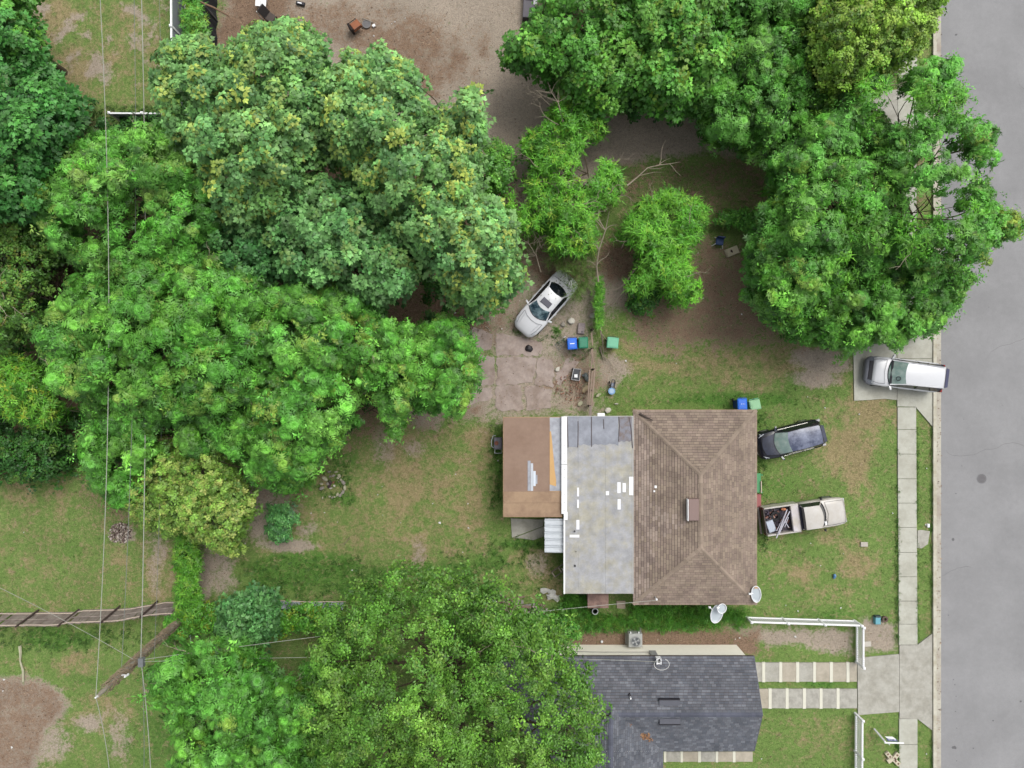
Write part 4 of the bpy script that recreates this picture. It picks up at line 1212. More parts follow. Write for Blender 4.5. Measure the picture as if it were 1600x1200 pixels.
# cart with black tray
t = thing('garden_cart', 'black tray garden cart with a pale rim and white carton on it', 'cart', (*P(899.5, 584.5), 0), R(-8))
MB().box(-.20,.20,-.33,.30,.2,.3).build('tray', mat('cart_black', c(66,68,74), .6, .25, 8), t)
rim = MB(); 
for (xa, ya, xb, yb) in ((-.24,-.38,.24,-.38),(.24,-.38,.26,.34),(.26,.34,-.2,.30),(-.2,.30,-.24,-.38)): rim.tube([(xa,ya,.33),(xb,yb,.33)], .022, 6)
rim.build('rim', mat('cart_rim', c(190,190,192), .5), t)
for y in (-.3,.28):
    for x in (-.23,.23): MB().tube([(x-.03,y,.09),(x+.03,y,.09)], .09, 10).build('wheel', mat('tyre', c(40,40,42)), t)
o = MB().bevbox(-.10,.10,-.10,.10,0,.1,.01).build('carton', M_white, None, loc=(*P(899,587.5), .3)); tag(o, 'small white carton sitting in the black tray cart', 'carton')
# grey machine
t = thing('lawn_tool', 'grey rounded power tool lying against the left side of the rail fence', 'tool', (*P(916, 589.5), 0), R(15))
MB().loft([[(.2*s_*math.cos(a_)*.8,.3*s_*math.sin(a_),z_) for a_ in np.linspace(0,2*PI,13)[:-1]] for s_, z_ in ((1,0),(1,.14),(.8,.26),(.4,.33))]).build('housing', mat('tool_grey', c(134,144,142), .5, .2, 8), t)
MB().tube([(.12,-.2,.3),(.2,.1,.34),(.18,.26,.3)], .035, 6).build('handle', mat('cart_rim', c(190,190,192)), t)
MB().cyl(-.16,.16,.05,.2,.08,.07,10).build('cap', mat('tool_dark', c(70,80,84), .5), t)
# black and blue stroller-like trolley
t = thing('toy_trolley', 'black trolley with a round pale blue basin right of the rail fence', 'trolley', (*P(955.5, 604), 0), R(-6))
MB().cyl(0,-.28,.05,.30,.16,.22,14).build('basin', mat('basin_blue', c(120,170,220), .4, .1, 6), t)
MB().cyl(0,-.28,.298,.31,.15,.15,14).build('basin_water', mat('basin_pale', c(186,214,240), .2), t)
fr = MB()
for x in (-.12,.12): fr.tube([(x,-.2,.2),(x*.9,.1,.45),(x*.6,.42,.5)], .025, 5)
fr.tube([(-.08,.42,.5),(.08,.42,.5)], .03, 5); fr.tube([(-.16,.05,.12),(.16,.05,.12)], .025, 5)
fr.build('frame', mat('frame_black', c(30,34,44), .5), t)
MB().rbox(0,.12,.22,.24,0,.2,.34).build('seat', mat('seat_grey', c(150,160,178), .6, .3, 12), t)
for x in (-.17,.17): MB().tube([(x-.025,.25,.09),(x+.025,.25,.09)], .09, 10).build('wheel', mat('tyre', c(40,40,42)), t)
for (x, y, rx_2, ry_2, lab) in ((950,641,.22,.16,'grey-white broken stone just above the flat roof edge'),(934,618,.18,.10,'long cream stone touching the right side of the rail fence'),(963,631,.14,.035,'thin pale splinter of stone on the bright grass above the roof'),(914,608,.28,.16,'flat tan stone left of the rail fence'),(907,631,.22,.15,'pale jagged stone above the roof, left of the rail fence'),(871,577,.20,.14,'pale stone at the edge of the broken slab'),(937,616,.10,.05,'small cream stone leaning on its longer neighbour')):
    rock(x, y, rx_2, ry_2, .12, random.choice([M_chalk, M_stone]) if 'tan' not in lab else mat('tan_stone', c(206,186,150), .95, .15, 6), lab, ang=random.random())
# BBQ
t = thing('barbecue_grill', 'small grey barbecue grill with looped handle against the tan rear wall', 'grill', (*P(777, 694.5,.9), 0))
MB().bevbox(-.22,.30,-.30,.42,.55,.85,.05).build('firebox', mat('grill_grey', c(122,120,130), .5, .12, 6), t)
MB().cyl(-.05,.08,.84,.90,.13,.13,12).build('grate', mat('rust', c(150,96,76), .8, .2, 8), t)
MB().tube([(-.10,.55,.8),(-.26,.52,.8),(-.36,.2,.8),(-.36,-.1,.8),(-.24,-.22,.8)], .025, 6).build('handle', M_galv, t)
MB().tube([(-.16,-.55,.75),(.24,-.55,.75),(.24,-.3,.75),(-.16,-.3,.75),(-.16,-.55,.75)], .022, 6).build('side_shelf', M_galv, t)
for x in (-.15,.22):
    for y in (-.25,.35): MB().cyl(x,y,0,.56,.02,.02,6).build('leg', M_galv, t)
# side strip objects
X_, Y_ = P(993, 1004, .8)
t = thing('air_conditioner', 'pale grey outdoor air conditioner with round fan by the cream wall', 'air conditioner', (X_, Y_+.12, 0))
MB().bevbox(-.42,.42,-.42,.42,.05,.82,.04).build('casing', mat('ac_grey', c(196,198,194), .5, .05, 4), t)
MB().ring(0,-.05,.82,.86,.27,.33,20).build('fan_ring', mat('ac_grey_dark', c(170,172,170), .5), t)
MB().cyl(0,-.05,.80,.826,.27,.27,20).build('fan_well', mat('ac_dark', c(104,108,112), .5), t)
for k_ in range(4):
    a_ = k_*PI/2+.4
    MB().add([(.04*math.cos(a_),-.05+.04*math.sin(a_),.83),(.25*math.cos(a_-.35),-.05+.25*math.sin(a_-.35),.832),(.25*math.cos(a_+.35),-.05+.25*math.sin(a_+.35),.845)],[(0,1,2)]).build('fan_blade', mat('fan_blade', c(186,188,188), .4), t)
MB().cyl(0,-.05,.83,.87,.06,.06,10).build('fan_hub', mat('fan_blade', c(186,188,188)), t)
for x in (-.28,.22): MB().cyl(x,.46,.6,.74,.04,.04,8).build('pipe_stub', M_white, t)
MB().bevbox(-.5,.5,-.5,.5,-.05,.05,.01).build('plinth', M_conc_w, t)
t = thing('bucket', 'black barrel with a pale round rim by the small lean-to roof', 'barrel', (*P(930, 955.5, .8), 0))
MB().cyl(0,0,0,.78,.20,.20,16,open_top=True).build('barrel', mat('barrel_dark', c(40,42,44), .5), t)
MB().ring(0,0,.72,.80,.15,.20,18).build('rim', mat('rim_pale', c(190,196,196), .4), t)
MB().cyl(0,0,.3,.35,.15,.15,14).build('inside', mat('inside_black', c(14,14,16), .8), t)
o = MB().ring(0,0,0,.22,.08,.24,16).build('old_tyre', mat('tyre', c(40,40,42)), None, loc=(*P(919,956),0)); tag(o, 'dark tyre lying left of the black barrel', 'tyre')
o = gpoly([(963,939),(977,938.5),(977,951),(964,950)], -.05, .05).build('step_slab', mat('tan_slab', c(196,180,160), .95, .12, 6)); tag(o, 'square tan paving slab in the weeds south of the house', 'paving slab')
rock(886.5,946,.18,.14,.15,M_chalk,'white rounded stone below the corner of the flat roof')
rock(893.5,974.5+27.5,.01,.01,.01,M_chalk,'') if False else None
o = MB().loft([[(.085*s_*math.cos(a_),.085*s_*math.sin(a_),z_) for a_ in np.linspace(0,2*PI,11)[:-1]] for s_, z_ in ((.5,0),(1,.06),(.8,.13),(.3,.17))]).build('ball', M_white, None, loc=(*P(940,1002),0)); tag(o, 'white ball lying on the brown strip above the cream wall', 'ball')
# white debris
t = thing('debris_sheet', 'torn white plastic sheeting heaped near the flat roof corner', 'plastic sheet', (*P(862, 928), 0))
for k_ in range(4):
    cx_, cy_ = ((-.4,.25),(0,.1),(.3,-.2),(-.1,-.1))[k_]
    n = 9
    v = [(cx_+random.uniform(.18,.36)*math.cos(2*PI*i/n), cy_+random.uniform(.10,.3)*math.sin(2*PI*i/n), .03+.05*random.random()+.03*k_) for i in range(n)]+[(cx_,cy_,.16+.04*k_)]
    MB().add(v, [(i,(i+1)%n,n) for i in range(n)]).build('sheet', mat('white_plastic', c(232,230,222), .6, .1, 8), t)
# plank pile
t = thing('plank_pile', 'heap of old brown planks and one pale plank at the south edge of the yard', 'plank pile', (*P(785, 942), 0))
M_pl = [mat('plank_a', c(150,128,112), .95, .2, 6, .4, 50), mat('plank_b', c(122,102,90), .95, .2, 6, .4, 50), mat('plank_c', c(172,154,138), .95, .15, 6, .4, 50)]
for (xa, ya, xb, yb, w_, m_) in ((751,931,776,941,.12,M_white),(757,929,808,951,.09,M_pl[0]),(764,930,812,950,.12,M_pl[2]),(768,936,800,953,.1,M_pl[1]),(772,946,795,955,.08,M_pl[2]),(770,921,795,938,.05,M_pl[2]),(775,941,808,941,.2,M_pl[1]),(780,937,820,932,.1,M_pl[0]),(790,945,832,949,.16,M_pl[0]),(800,943,818,940,.24,mat('grey_board', c(160,154,150), .9, .12)),(803,948,836,944,.1,mat('grey_board', c(160,154,150))),(766,950,790,957,.12,M_pl[1]),(785,930,815,947,.06,M_pl[1])):
    z_ = random.uniform(.04,.28); a_ = P(xa, ya, z_); b_ = P(xb, yb, z_)
    MB().rbox((a_[0]+b_[0])/2,(a_[1]+b_[1])/2,math.hypot(b_[0]-a_[0],b_[1]-a_[1]),w_,math.atan2(b_[1]-a_[1],b_[0]-a_[0]),z_-.03,z_+.02).build('plank', m_, t, world=True)
rb = MB()
def rubble(name, cx_, cy_, rx_2, ry_2, n, cols, label, cat, s=(.03,.09)):
    mb = MB(); X0, Y0 = P(cx_, cy_)
    for i in range(n):
        rr = random.random()**.6; aa = random.random()*6.28; X_ = X0+rx_2*rr*math.cos(aa); Y_ = Y0+ry_2*rr*math.sin(aa)
        s_ = random.uniform(*s); a0 = random.random()*3; h_ = random.uniform(.02,.07)+.10*(1-rr)
        q = [(X_+s_*random.uniform(.6,1.2)*math.cos(a0+k_*PI/2), Y_+s_*random.uniform(.5,1)*math.sin(a0+k_*PI/2)) for k_ in range(4)]
        mb.add([(x, y, -.05) for x, y in q]+[(x, y, h_+random.uniform(-.01,.01)) for x, y in q], [(4,5,6,7),(0,1,5,4),(1,2,6,5),(2,3,7,6),(3,0,4,7)], random.choice(cols))
    o = mb.build(name, mat('rubble_mat', (0,0,0), .95, .15, 8, attr=True), attr=True)
    return tag(o, label, cat, kind='stuff')
rubble('rubble_heap', 188, 833, .75, .65, 170, [c(186,170,160),c(150,132,122),c(214,202,190),c(120,100,92)], 'heap of pale broken rubble on the left lawn', 'rubble')
rubble('plaster_debris', 836, 952, .85, .35, 90, [c(222,216,206),c(190,180,166),c(160,140,124)], 'scattered pale plaster bits at the end of the plank pile', 'rubble', (.03,.08))
rubble('brick_chips', 893, 606, 1.3, .8, 170, [c(186,126,104),c(164,108,90),c(200,150,130),c(140,110,96)], 'reddish brick chips and dead leaves left of the rail fence', 'brick chips', (.015,.05))
rubble('yard_chips', 740, 505, 1.2, .8, 90, [c(170,160,150),c(200,190,180),c(150,130,116)], 'pale chips on the soil at the edge of the broken slab', 'chips', (.02,.05))
# cooler, drawer, ornaments, under the big tree
t = thing('blue_chair', 'blue seat with pale legs at the edge of the trees', 'chair', (*P(1122, 379.5), 0), R(-8))
MB().bevbox(-.24,.24,-.2,.24,.3,.40,.04).build('seat', mat('seat_blue', c(52,82,132), .6, .2, 8), t)
MB().box(-.22,.22,.20,.26,.38,.72).build('backrest', mat('seat_blue_d', c(30,56,110), .6), t)
for (x, y) in ((-.3,-.2),(.25,-.25),(-.2,.25),(.22,.25)): MB().tube([(x*.8,y*.8,.35),(x*1.25,y*1.25,0)], .025, 6).build('leg', M_white, t)
t = thing('cream_drawer', 'cream wooden box lid with a dark hole lying on the grass below the blue seat', 'box', (*P(1143.5, 393), 0), R(22))
MB().bevbox(-.34,.40,-.25,.25,-.02,.12,.02).build('board', mat('cream_board', c(222,212,180), .7, .06, 5), t)
MB().bevbox(-.44,-.345,-.24,.24,-.02,.10,.02).build('end_board', mat('cream_board2', c(196,186,158), .7), t)
MB().prism([(-.13,.0),(-.02,-.1),(.02,-.03),(.0,.1),(-.08,.13)], .12, .128).build('hole', mat('hole_brown', c(84,66,58), .9), t)
for (x, y, lab) in ((1287,390,'white sheet of scrap showing through the big tree crown, right one'),(1243,393,'white scrap showing through the big tree crown, left one')):
    n = 8; X_, Y_ = P(x, y, 3.2)
    v = [(.42*random.uniform(.5,1)*math.cos(2*PI*i/n),.38*random.uniform(.5,1)*math.sin(2*PI*i/n),random.uniform(0,.12)) for i in range(n)]+[(0,0,.2)]
    t = thing('caught_plastic', lab, 'plastic scrap', (X_, Y_, 7.3))
    MB().add(v, [(i,(i+1)%n,n) for i in range(n)]).build('sheet', mat('white_plastic', c(232,230,222)), t)
# top yard furniture
t = thing('white_table', 'small white folding tray at the top of the brown yard', 'table', (*P(411, 9), 0), R(-4))
MB().box(-.33,-.01,-.24,.24,.36,.40).build('table_leaf', M_white, t); MB().box(.01,.33,-.24,.24,.36,.40).build('table_leaf', M_white, t)
for x in (-.28,.28):
    for y in (-.2,.2): MB().cyl(x,y,0,.36,.02,.02,6).build('leg', M_galv, t)
t = thing('dark_armchair', 'brown outdoor armchair facing away beside the white tray', 'chair', (*P(421, 29), 0), R(-35))
M_ch = mat('chair_brown', c(88,78,72), .8, .15, 8); M_chd = mat('chair_dark', c(48,42,42), .8, .15, 8)
MB().bevbox(.0,.50,-.27,.27,.28,.42,.03).build('seat', M_ch, t)
MB().loft([[(-.02,-.28,.35),(-.02,.28,.35),(.04,.28,.35),(.04,-.28,.35)],[(-.34,-.28,.95),(-.34,.28,.95),(-.28,.28,.95),(-.28,-.28,.95)]]).build('backrest', M_chd, t)
MB().tube([(-.36,-.3,.9),(-.36,-.32,.5),(-.3,-.3,0)], .025, 6).build('frame', M_white, t)
for (x, y) in ((.45,-.24),(.45,.24),(.05,-.24),(.05,.24)): MB().cyl(x,y,0,.3,.025,.025,6).build('leg', M_chd, t)
t = thing('tool_case', 'small black case with a white strip on the bare ground at the top', 'case', (*P(470, 6.5), 0), R(-14))
MB().bevbox(-.27,.27,-.10,.10,0,.14,.02).build('case', mat('case_black', c(44,42,50), .6), t); MB().bevbox(-.16,.10,-.04,.03,.14,.155,.004).build('strip', M_white, t)
t = thing('wooden_armchair', 'orange-brown wooden armchair tipped over on the burnt patch', 'chair', (*P(558, 45), 0), R(38))
MB().loft([[(-.28,-.26,.3),(.28,-.26,.3),(.28,.26,.3),(-.28,.26,.3)],[(-.30,-.28,.42),(.30,-.28,.42),(.30,.28,.42),(-.30,.28,.42)],[(-.24,-.22,.5),(.24,-.22,.5),(.24,.22,.5),(-.24,.22,.5)]]).build('seat', mat('orange_wood', c(166,98,58), .6, .22, 5, .3, 30), t)
MB().box(-.42,-.30,-.25,.25,.1,.7).build('backrest', mat('burnt_wood', c(44,34,32), .9, .3, 8), t)
for y in (-.27,.27): MB().tube([(-.4,y,.55),(.22,y,.55),(.26,y,.1)], .025, 6).build('armrest', mat('burnt_wood', c(44,34,32)), t)
t = thing('glass_disc', 'round grey glass disc lying right of the tipped wooden chair', 'disc', (*P(573, 38), 0))
MB().cyl(0,0,0,.05,.26,.26,18).build('lid', mat('lid_grey', c(112,110,110), .4, .15, 5), t); MB().ring(0,0,.04,.07,.23,.27,18).build('rim', mat('lid_rim', c(134,132,130), .4), t)
o = MB().tube([P3(566,28,.05),P3(572,31,.06),P3(583,35,.05)], .03, 6).build('stick', mat('stick_pale', c(160,152,140), .9)); tag(o, 'pale stick lying above the round grey lid', 'stick')
o = MB().bevbox(-.09,.09,-.08,.08,0,.12,.01).build('carton', M_white, None, loc=(*P(584.5,41),0), rz=.5); tag(o, 'tiny white carton right of the round grey lid', 'carton')
o = MB().box(-.4,.4,-.42,.42,.0,.35); 
t = thing('grey_container', 'dark grey flat container cut by the top edge beside the tree', 'container', (*P(826, 14), 0), R(-3))
MB().bevbox(-.35,.40,-.8,1.2,0,.5,.03).build('body', mat('container_grey', c(98,94,102), .6, .15, 4), t)
MB().box(.28,.5,.0,.5,.5,.54).build('tarp', mat('tarp_white', c(226,226,230), .6), t)
MB().box(-.2,.25,.28,.9,.5,.55).build('cloth', mat('cloth_maroon', c(124,60,66), .8), t)
# scraps in the left wood
rock(180,266,.34,.5,.3,mat('mottled_stone', c(172,160,146), .95, .3, 5),'large mottled stone showing between the trees under the wires')
# satellite dishes
def dish(px, py, z, r_, squash, ang, label, lean, armdir, orange=False):
    X_, Y_ = P(px, py, z)
    t = thing('satellite_dish', label, 'satellite dish', (X_, Y_, 0), 0, 'satellite dishes on the corner of the brown roof')
    mb = MB(); n = 24
    rr = []
    for (s_, z_) in ((1.0,0.0),(.97,.012),(.7,-.04),(.35,-.07)):
        ring = []
        for i in range(n):
            a_ = 2*PI*i/n; x = r_*squash*s_*math.cos(a_); y = r_*s_*math.sin(a_)
            X2 = x*math.cos(ang)-y*math.sin(ang); Y2 = x*math.sin(ang)+y*math.cos(ang)
            ring.append((X2, Y2, z+z_+lean*X2*.6))
        rr.append(ring)
    rb_ = [[(x, y, z_-.03) for x, y, z_ in rr[0]]]+rr
    mb.loft(rb_)
    mb.build('reflector', mat('dish_grey', c(206,216,222), .35, .04, 3), t, smooth=False)
    MB().tube([(r_*squash*math.cos(2*PI*i/n)*math.cos(ang)-r_*math.sin(2*PI*i/n)*math.sin(ang), r_*squash*math.cos(2*PI*i/n)*math.sin(ang)+r_*math.sin(2*PI*i/n)*math.cos(ang), z+.005+lean*.6*(r_*squash*math.cos(2*PI*i/n)*math.cos(ang)-r_*math.sin(2*PI*i/n)*math.sin(ang))) for i in range(n+1)], .022, 5).build('rim', M_white, t)
    ax, ay = armdir
    MB().tube([(ax*.25,ay*.25,z-.10),(ax,ay,z+.12)], .03, 6).build('feed_arm', M_white, t)
    MB().bevbox(ax-.06,ax+.06,ay-.05,ay+.05,z+.08,z+.2,.02).build('feed_horn', M_white, t)
    MB().tube([(0,0,z-.1),(-.05,.1,z-.5),(-.1,.2,2.3)], .03, 6).build('mast', M_galv, t)
    if orange:
        MB().prism([(r_*squash*.75*math.cos(a_), r_*.93*math.sin(a_)) for a_ in np.linspace(.9, PI-.9, 7)], z+.0, z+.03).build('rust_patch', mat('rust_pale', c(226,184,140), .6, .2, 8), t)
dish(1181.5, 928.5, 2.9, .47, .58, R(2), 'oval satellite dish with a rusty edge at the right end of the brown roof', .15, (-.42,.06), True)
dish(1120, 959, 2.5, .56, .62, R(-18), 'large oval satellite dish hanging past the south edge of the brown roof', -.1, (-.46,.42))
dish(1128, 951, 2.95, .28, .92, R(-30), 'small round satellite dish overlapping the larger one', -.1, (-.3,.1))
# manhole, hydrant box, meter lids
X_, Y_ = P(1534, 748)
t = thing('manhole_cover', 'round dark iron manhole cover in the road', 'manhole cover', (X_, Y_, 0))
M_iron = mat('iron', c(126,124,126), .8, .14, 12, .5, 60)
MB().cyl(0,0,-.03,-.006,.29,.29,24).build('lid', M_iron, t)
MB().ring(0,0,-.03,-.003,.29,.32,24).build('frame', mat('iron_frame', c(146,146,148), .7), t)
for k_ in range(5): MB().box(-.2+abs(k_-2)*.03,.2-abs(k_-2)*.03,-.17+k_*.085-.012,-.17+k_*.085+.012,-.006,-.001).build('rib', mat('iron_rib', c(104,102,104), .7), t)
o = MB().bevbox(-.22,.22,-.14,.14,-.04,.05,.01).build('meter_cover', mat('meter_lid', c(204,196,184), .8, .08), None, loc=(*P(1350,850.5),0)); tag(o, 'pale rectangular meter cover in the front lawn', 'meter cover')
o = MB().bevbox(-.22,.24,-.15,.16,-.04,.10,.02).build('meter_box', mat('meter_box2', c(214,208,196), .8, .08), None, loc=(*P(1354,1006),0), rz=.1); tag(o, 'pale meter box beside the picket fence above the driveway', 'meter box')
o = MB().bevbox(-.07,.07,-.11,.11,-.04,.08,.01).build('verge_box', M_white, None, loc=(*P(1450,821),0)); tag(o, 'small white box in the grass verge next to the kerb', 'meter box')
t = thing('blue_crate', 'small turquoise recycling crate on the soil beside the pavement', 'crate', (*P(1368.5, 968), 0))
MB().bevbox(-.16,.16,-.22,.2,0,.28,.02).build('crate', mat('crate_teal', c(116,184,200), .5, .06), t); MB().box(-.14,.2,.2,.30,0,.26).build('crate_back', mat('crate_dark', c(60,80,84), .6), t)
o = MB().ring(0,0,-.02,.10,.09,.19,16).build('hose_coil', mat('hose_brown', c(104,84,72), .7, .2, 8), None, loc=(*P(1382,967),0)); tag(o, 'dark brown ring of coiled hose right of the turquoise crate', 'hose')
o = MB().tube([P3(1304,897,.04),P3(1304.5,900,.06),P3(1303,904,.04)], [.07,.10,.06], 6).build('toy', mat('toy_blue', c(84,140,190), .5)); tag(o, 'small light blue toy lying in the front lawn', 'toy')
# leaning signboard by the pavement
t = thing('signboard', 'fallen white and blue signboard on posts beside the pavement', 'sign', (*P(1385, 1157), 0))
M_sb = mat('sign_blue', c(84,96,150), .5, .1, 6)
b_ = P(1365, 1139); d_ = P(1384, 1159)
MB().tube([P3(1366,1139,.05), P3(1383,1159,1.3)], .055, 6).build('post', M_white, t, world=True)
MB().tube([P3(1382,1160.5,1.25), P3(1412,1161,1.35)], .05, 6).build('crossbar', M_white, t, world=True)
MB().prism([P(*q, 1.0) for q in ((1383,1151),(1395,1151.5),(1400,1155),(1387,1154))], .96, 1.0).build('sign_panel', M_white, t, world=True)
MB().prism([P(*q, .95) for q in ((1385,1154),(1401,1155.4),(1404,1159),(1388,1158.6))], .88, .92).build('sign_panel', M_sb, t, world=True)
for (xa, xb) in ((1388.5,1390),(1391.4,1393),(1394.6,1395.6),(1397,1400)):
    MB().prism([P(*q, .95) for q in ((xa,1155.6),(xb,1155.8),(xb+1,1157.2),(xa+1,1157))], .92, .926).build('lettering', M_white, t, world=True)
MB().cyl(*P(1388.6,1162.5,1.2), 1.1, 1.3, .05, .02, 8).build('finial', M_white, t, world=True)
# four concrete blocks in a cross
M_blk2 = mat('cream_block', c(226,216,190), .9, .1, 8)
blk = None
for (x, y, a_, lab, L2) in ((1387.5,1179,-50,'cream hollow block, upper left of the four lying in a cross',.44),(1398.5,1181,52,'cream hollow block with two dark holes, upper right of the cross',.52),(1389.5,1187,35,'shorter cream block, lower left of the cross',.34),(1400,1190,-45,'cream hollow block, lower right of the cross, nearest the pavement',.46)):
    t = thing('hollow_block', lab, 'block', (*P(x, y), 0), R(a_), 'cream blocks laid in a cross by the pavement')
    MB().bevbox(-L2/2,L2/2,-.13,.13,-.03,.12,.01).build('block', M_blk2, t)
    if L2 > .4:
        for s_ in (-1, 1): MB().bevbox(s_*L2*.24-.055,s_*L2*.24+.055,-.06,.06,.12,.125,.002).build('hole', mat('block_hole', c(134,104,90), .9), t)
# green and red boards under the eave
o = thing('green_bench', 'green painted bench board with a pale rail against the front wall', 'bench', (*P(1186, 755), 0))
a_ = wrect(1178,739.5,1189,770,.5); MB().bevbox(a_[0],a_[1],a_[2],a_[3],.42,.5,.02).build('seat', mat('bench_green', c(84,170,112), .6, .08, 5), o, world=True)
a_ = wrect(1189,752,1190.4,770,.6); MB().box(a_[0],a_[1],a_[2],a_[3],.5,.6).build('rail', M_woodp, o, world=True)
for y in (741, 768): MB().box(*(lambda q: (q[0]-.04,q[0]+.04,q[1]-.04,q[1]+.04))(P(1187,y)), 0, .42).build('leg', mat('bench_green', c(84,170,112)), o, world=True)
o = thing('red_step', 'dull red painted step below the green bench at the front wall', 'step', (*P(1186, 790), 0))
a_ = wrect(1178,772.5,1189.6,811,.3); MB().bevbox(a_[0],a_[1],a_[2],a_[3],-.03,.3,.02).build('step', mat('step_red', c(182,112,112), .8, .08, 5), o, world=True)
# ladder-like object at west of flat roof
t = thing('wooden_ladder', 'short grey wooden ladder frame lying near the corner of the flat roof', 'ladder', (*P(872, 892), 0), R(35))
MB().box(-.4,-.33,-.18,.18,.02,.1).build('bar', M_woodp, t); MB().box(.1,.17,-.18,.18,.02,.1).build('bar', M_woodp, t)
for y in (-.2,.17): MB().box(-.4,.55,y,y+.04,.03,.11).build('side_bar', M_wood, t)
o = MB().tube([P3(878,888,.5),P3(884,896,.6)], .03, 6).build('stick', M_white); tag(o, 'short white stick against the edge of the flat roof', 'stick')
# pvc pipe and posts on the left lawns
o = MB().tube([P3(31,1009,.04),P3(32,1020,.06),P3(31.5,1033,.04),P3(36,1048,.05),P3(36.5,1065,.04)], [.10,.08,.05,.07,.06], 6).build('broken_kerb_stones', mat('pale_stone', c(200,198,168))); tag(o, 'line of pale broken stone edging in the lower left lawn', 'edging')
tb = bpy.data.meshes
# litter scraps
M_lit = mat('litter_white', c(240,240,236), .7)
scr = []
for k_ in range(3):
    n = 6
    m_ = MB().add([(.09*random.uniform(.5,1)*math.cos(2*PI*i/n), .07*random.uniform(.4,1)*math.sin(2*PI*i/n), random.uniform(0,.02)) for i in range(n)]+[(0,0,.04)], [(i,(i+1)%n,n) for i in range(n)])
    scr.append(m_.mesh('litter_scrap'))
spots = [(479,694,1.5),(687,817,1.9),(778,720,1.),(594,693,.6),(640,710,.6),(735,721,.6),(676,787,.8),(597,760,.6),(590,773,.7),(731,787,.8),(486,802,1),(507,801,1),(732,825,1),(723,863,.8),(550,891,1),(624,868,.5),(598,805,.6),(626,817,.5),(527,816,.6),(712,741,.7),(860,955,.6),(978,564,1.2),(1289,637,1.),(1343,647,1.),(1228,946,.8),(1247,955,1.),(1314,950,1.),(1243,995,1.3),(1395,802,1),(1448,732,.8),(1363,696,.6),(1287,744,.5),(1267,849,.8),(1282,884,.7),(1388,1181.5,.9),(916,1001,.5),(1028,1000,.6),(1019,985,.7),(1156,997,1.),(1149,999,.7),(1010,945,.9),(928,933,1),(6,1062,1.5),(4,1080,1),(18,1168,1.6),(349,989,1.2),(333,996,2.0),(383,849,1),(385,1024,.8),(37,832,.8),(617,34,.8),(633,28,.8),(584,56,1.2),(518,65,.8),(612,37,.7),(700,484,1),(711,489,1.2),(735,533,1.1),(784,514,.8),(1165,389,1),(1126,389,.6),(1099,466,1),(1159,491,1),(1057,356,.5),(1091,395,.7),(1241,515,1),(1057,568,.8),(1270,530,1.4),(1318,555,1.3),(1447,820,1),(1262,620,.7),(1448,1178,.8),(1225,827,.6),(850,520,.5),(812,470,.6),(868,478,.7),(805,463,.5),(1318,865,.6),(1342,1090,.6),(1190,1186,1)]
for (x, y, s_) in spots:
    o = link_mesh('litter_scrap', random.choice(scr), M_lit, None, (*P(x, y), -.02), random.random()*6)
    o.scale = (s_*.8, s_*.8, 1)
    SPL = {(479,694): 'white rag lying at the edge of the bright tree above the fire pit', (687,817): 'crumpled white bag, largest litter in the back yard grass', (333,996): 'square white scrap beside the chain link fence', (6,1062): 'white scrap on the left edge above the bare soil', (1270,530): 'pale scrap under the lower edge of the big right tree', (18,1168): 'yellowish scrap on the bare soil in the bottom left corner'}
    tag(o, SPL.get((x, y), 'small white scrap of litter lying on the ground'), 'litter', 'white scraps of litter scattered over the yards')
#@@CARS
# ------------------------------------------------------------------ vehicles
M_tyre = mat('tyre', c(40,40,42), .85)
M_rim = mat('alloy', c(170,172,176), .35, .05, 5, metal=.5)
M_carw = mat('car_white', c(238,240,244), .25, .03, 3, coat=.3)
M_carb = mat('car_black', c(52,56,72), .22, .15, 2, coat=.3, blotch=c(70,76,96), bl_scale=1.5)
M_roofb = mat('car_black_roof', c(72,80,108), .25, .10, 3, coat=.3, blotch=c(150,158,182), bl_scale=1.1)  # lighter than the body, with broad pale blotches
M_carc = mat('truck_beige', c(214,208,198), .4, .05, 3, coat=.3, blotch=c(222,218,212), bl_scale=2)
M_glass = mat('car_glass', c(30,36,44), .05, 0, spec=.7)
M_glass_sheen = mat('car_glass_sheen', c(150,178,170), .08, .18, 3, spec=.6, blotch=c(182,200,192), bl_scale=2.5)  # pale green reflection mixed into the opaque windscreen colour
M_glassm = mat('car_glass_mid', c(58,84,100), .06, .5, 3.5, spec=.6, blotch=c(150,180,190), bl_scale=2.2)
M_trim = mat('black_trim', c(38,38,46), .5, .1, 8)
M_lamp = mat('lamp_glass', c(214,220,226), .1, .05, 8)
M_red = mat('tail_lamp', c(150,30,34), .2, .05)

def car_body(mb, st, ns=7):
    """stations (x, halfwidth, zbottom, ztop, shoulder drop)"""
    rings = []
    for (x, w_, zb, zt, sd) in st:
        half_ = [(w_*.80, zb), (w_*.97, zb+.10), (w_, zb+(zt-zb)*.45), (w_*.985, zt-sd), (w_*.90, zt-sd*.35), (w_*.55, zt-.008), (0, zt+.012)]
        ring = [(x, y, z) for y, z in half_]+[(x, -y, z) for y, z in reversed(half_[:-1])]
        rings.append(ring)
    mb.loft(rings)
    return mb

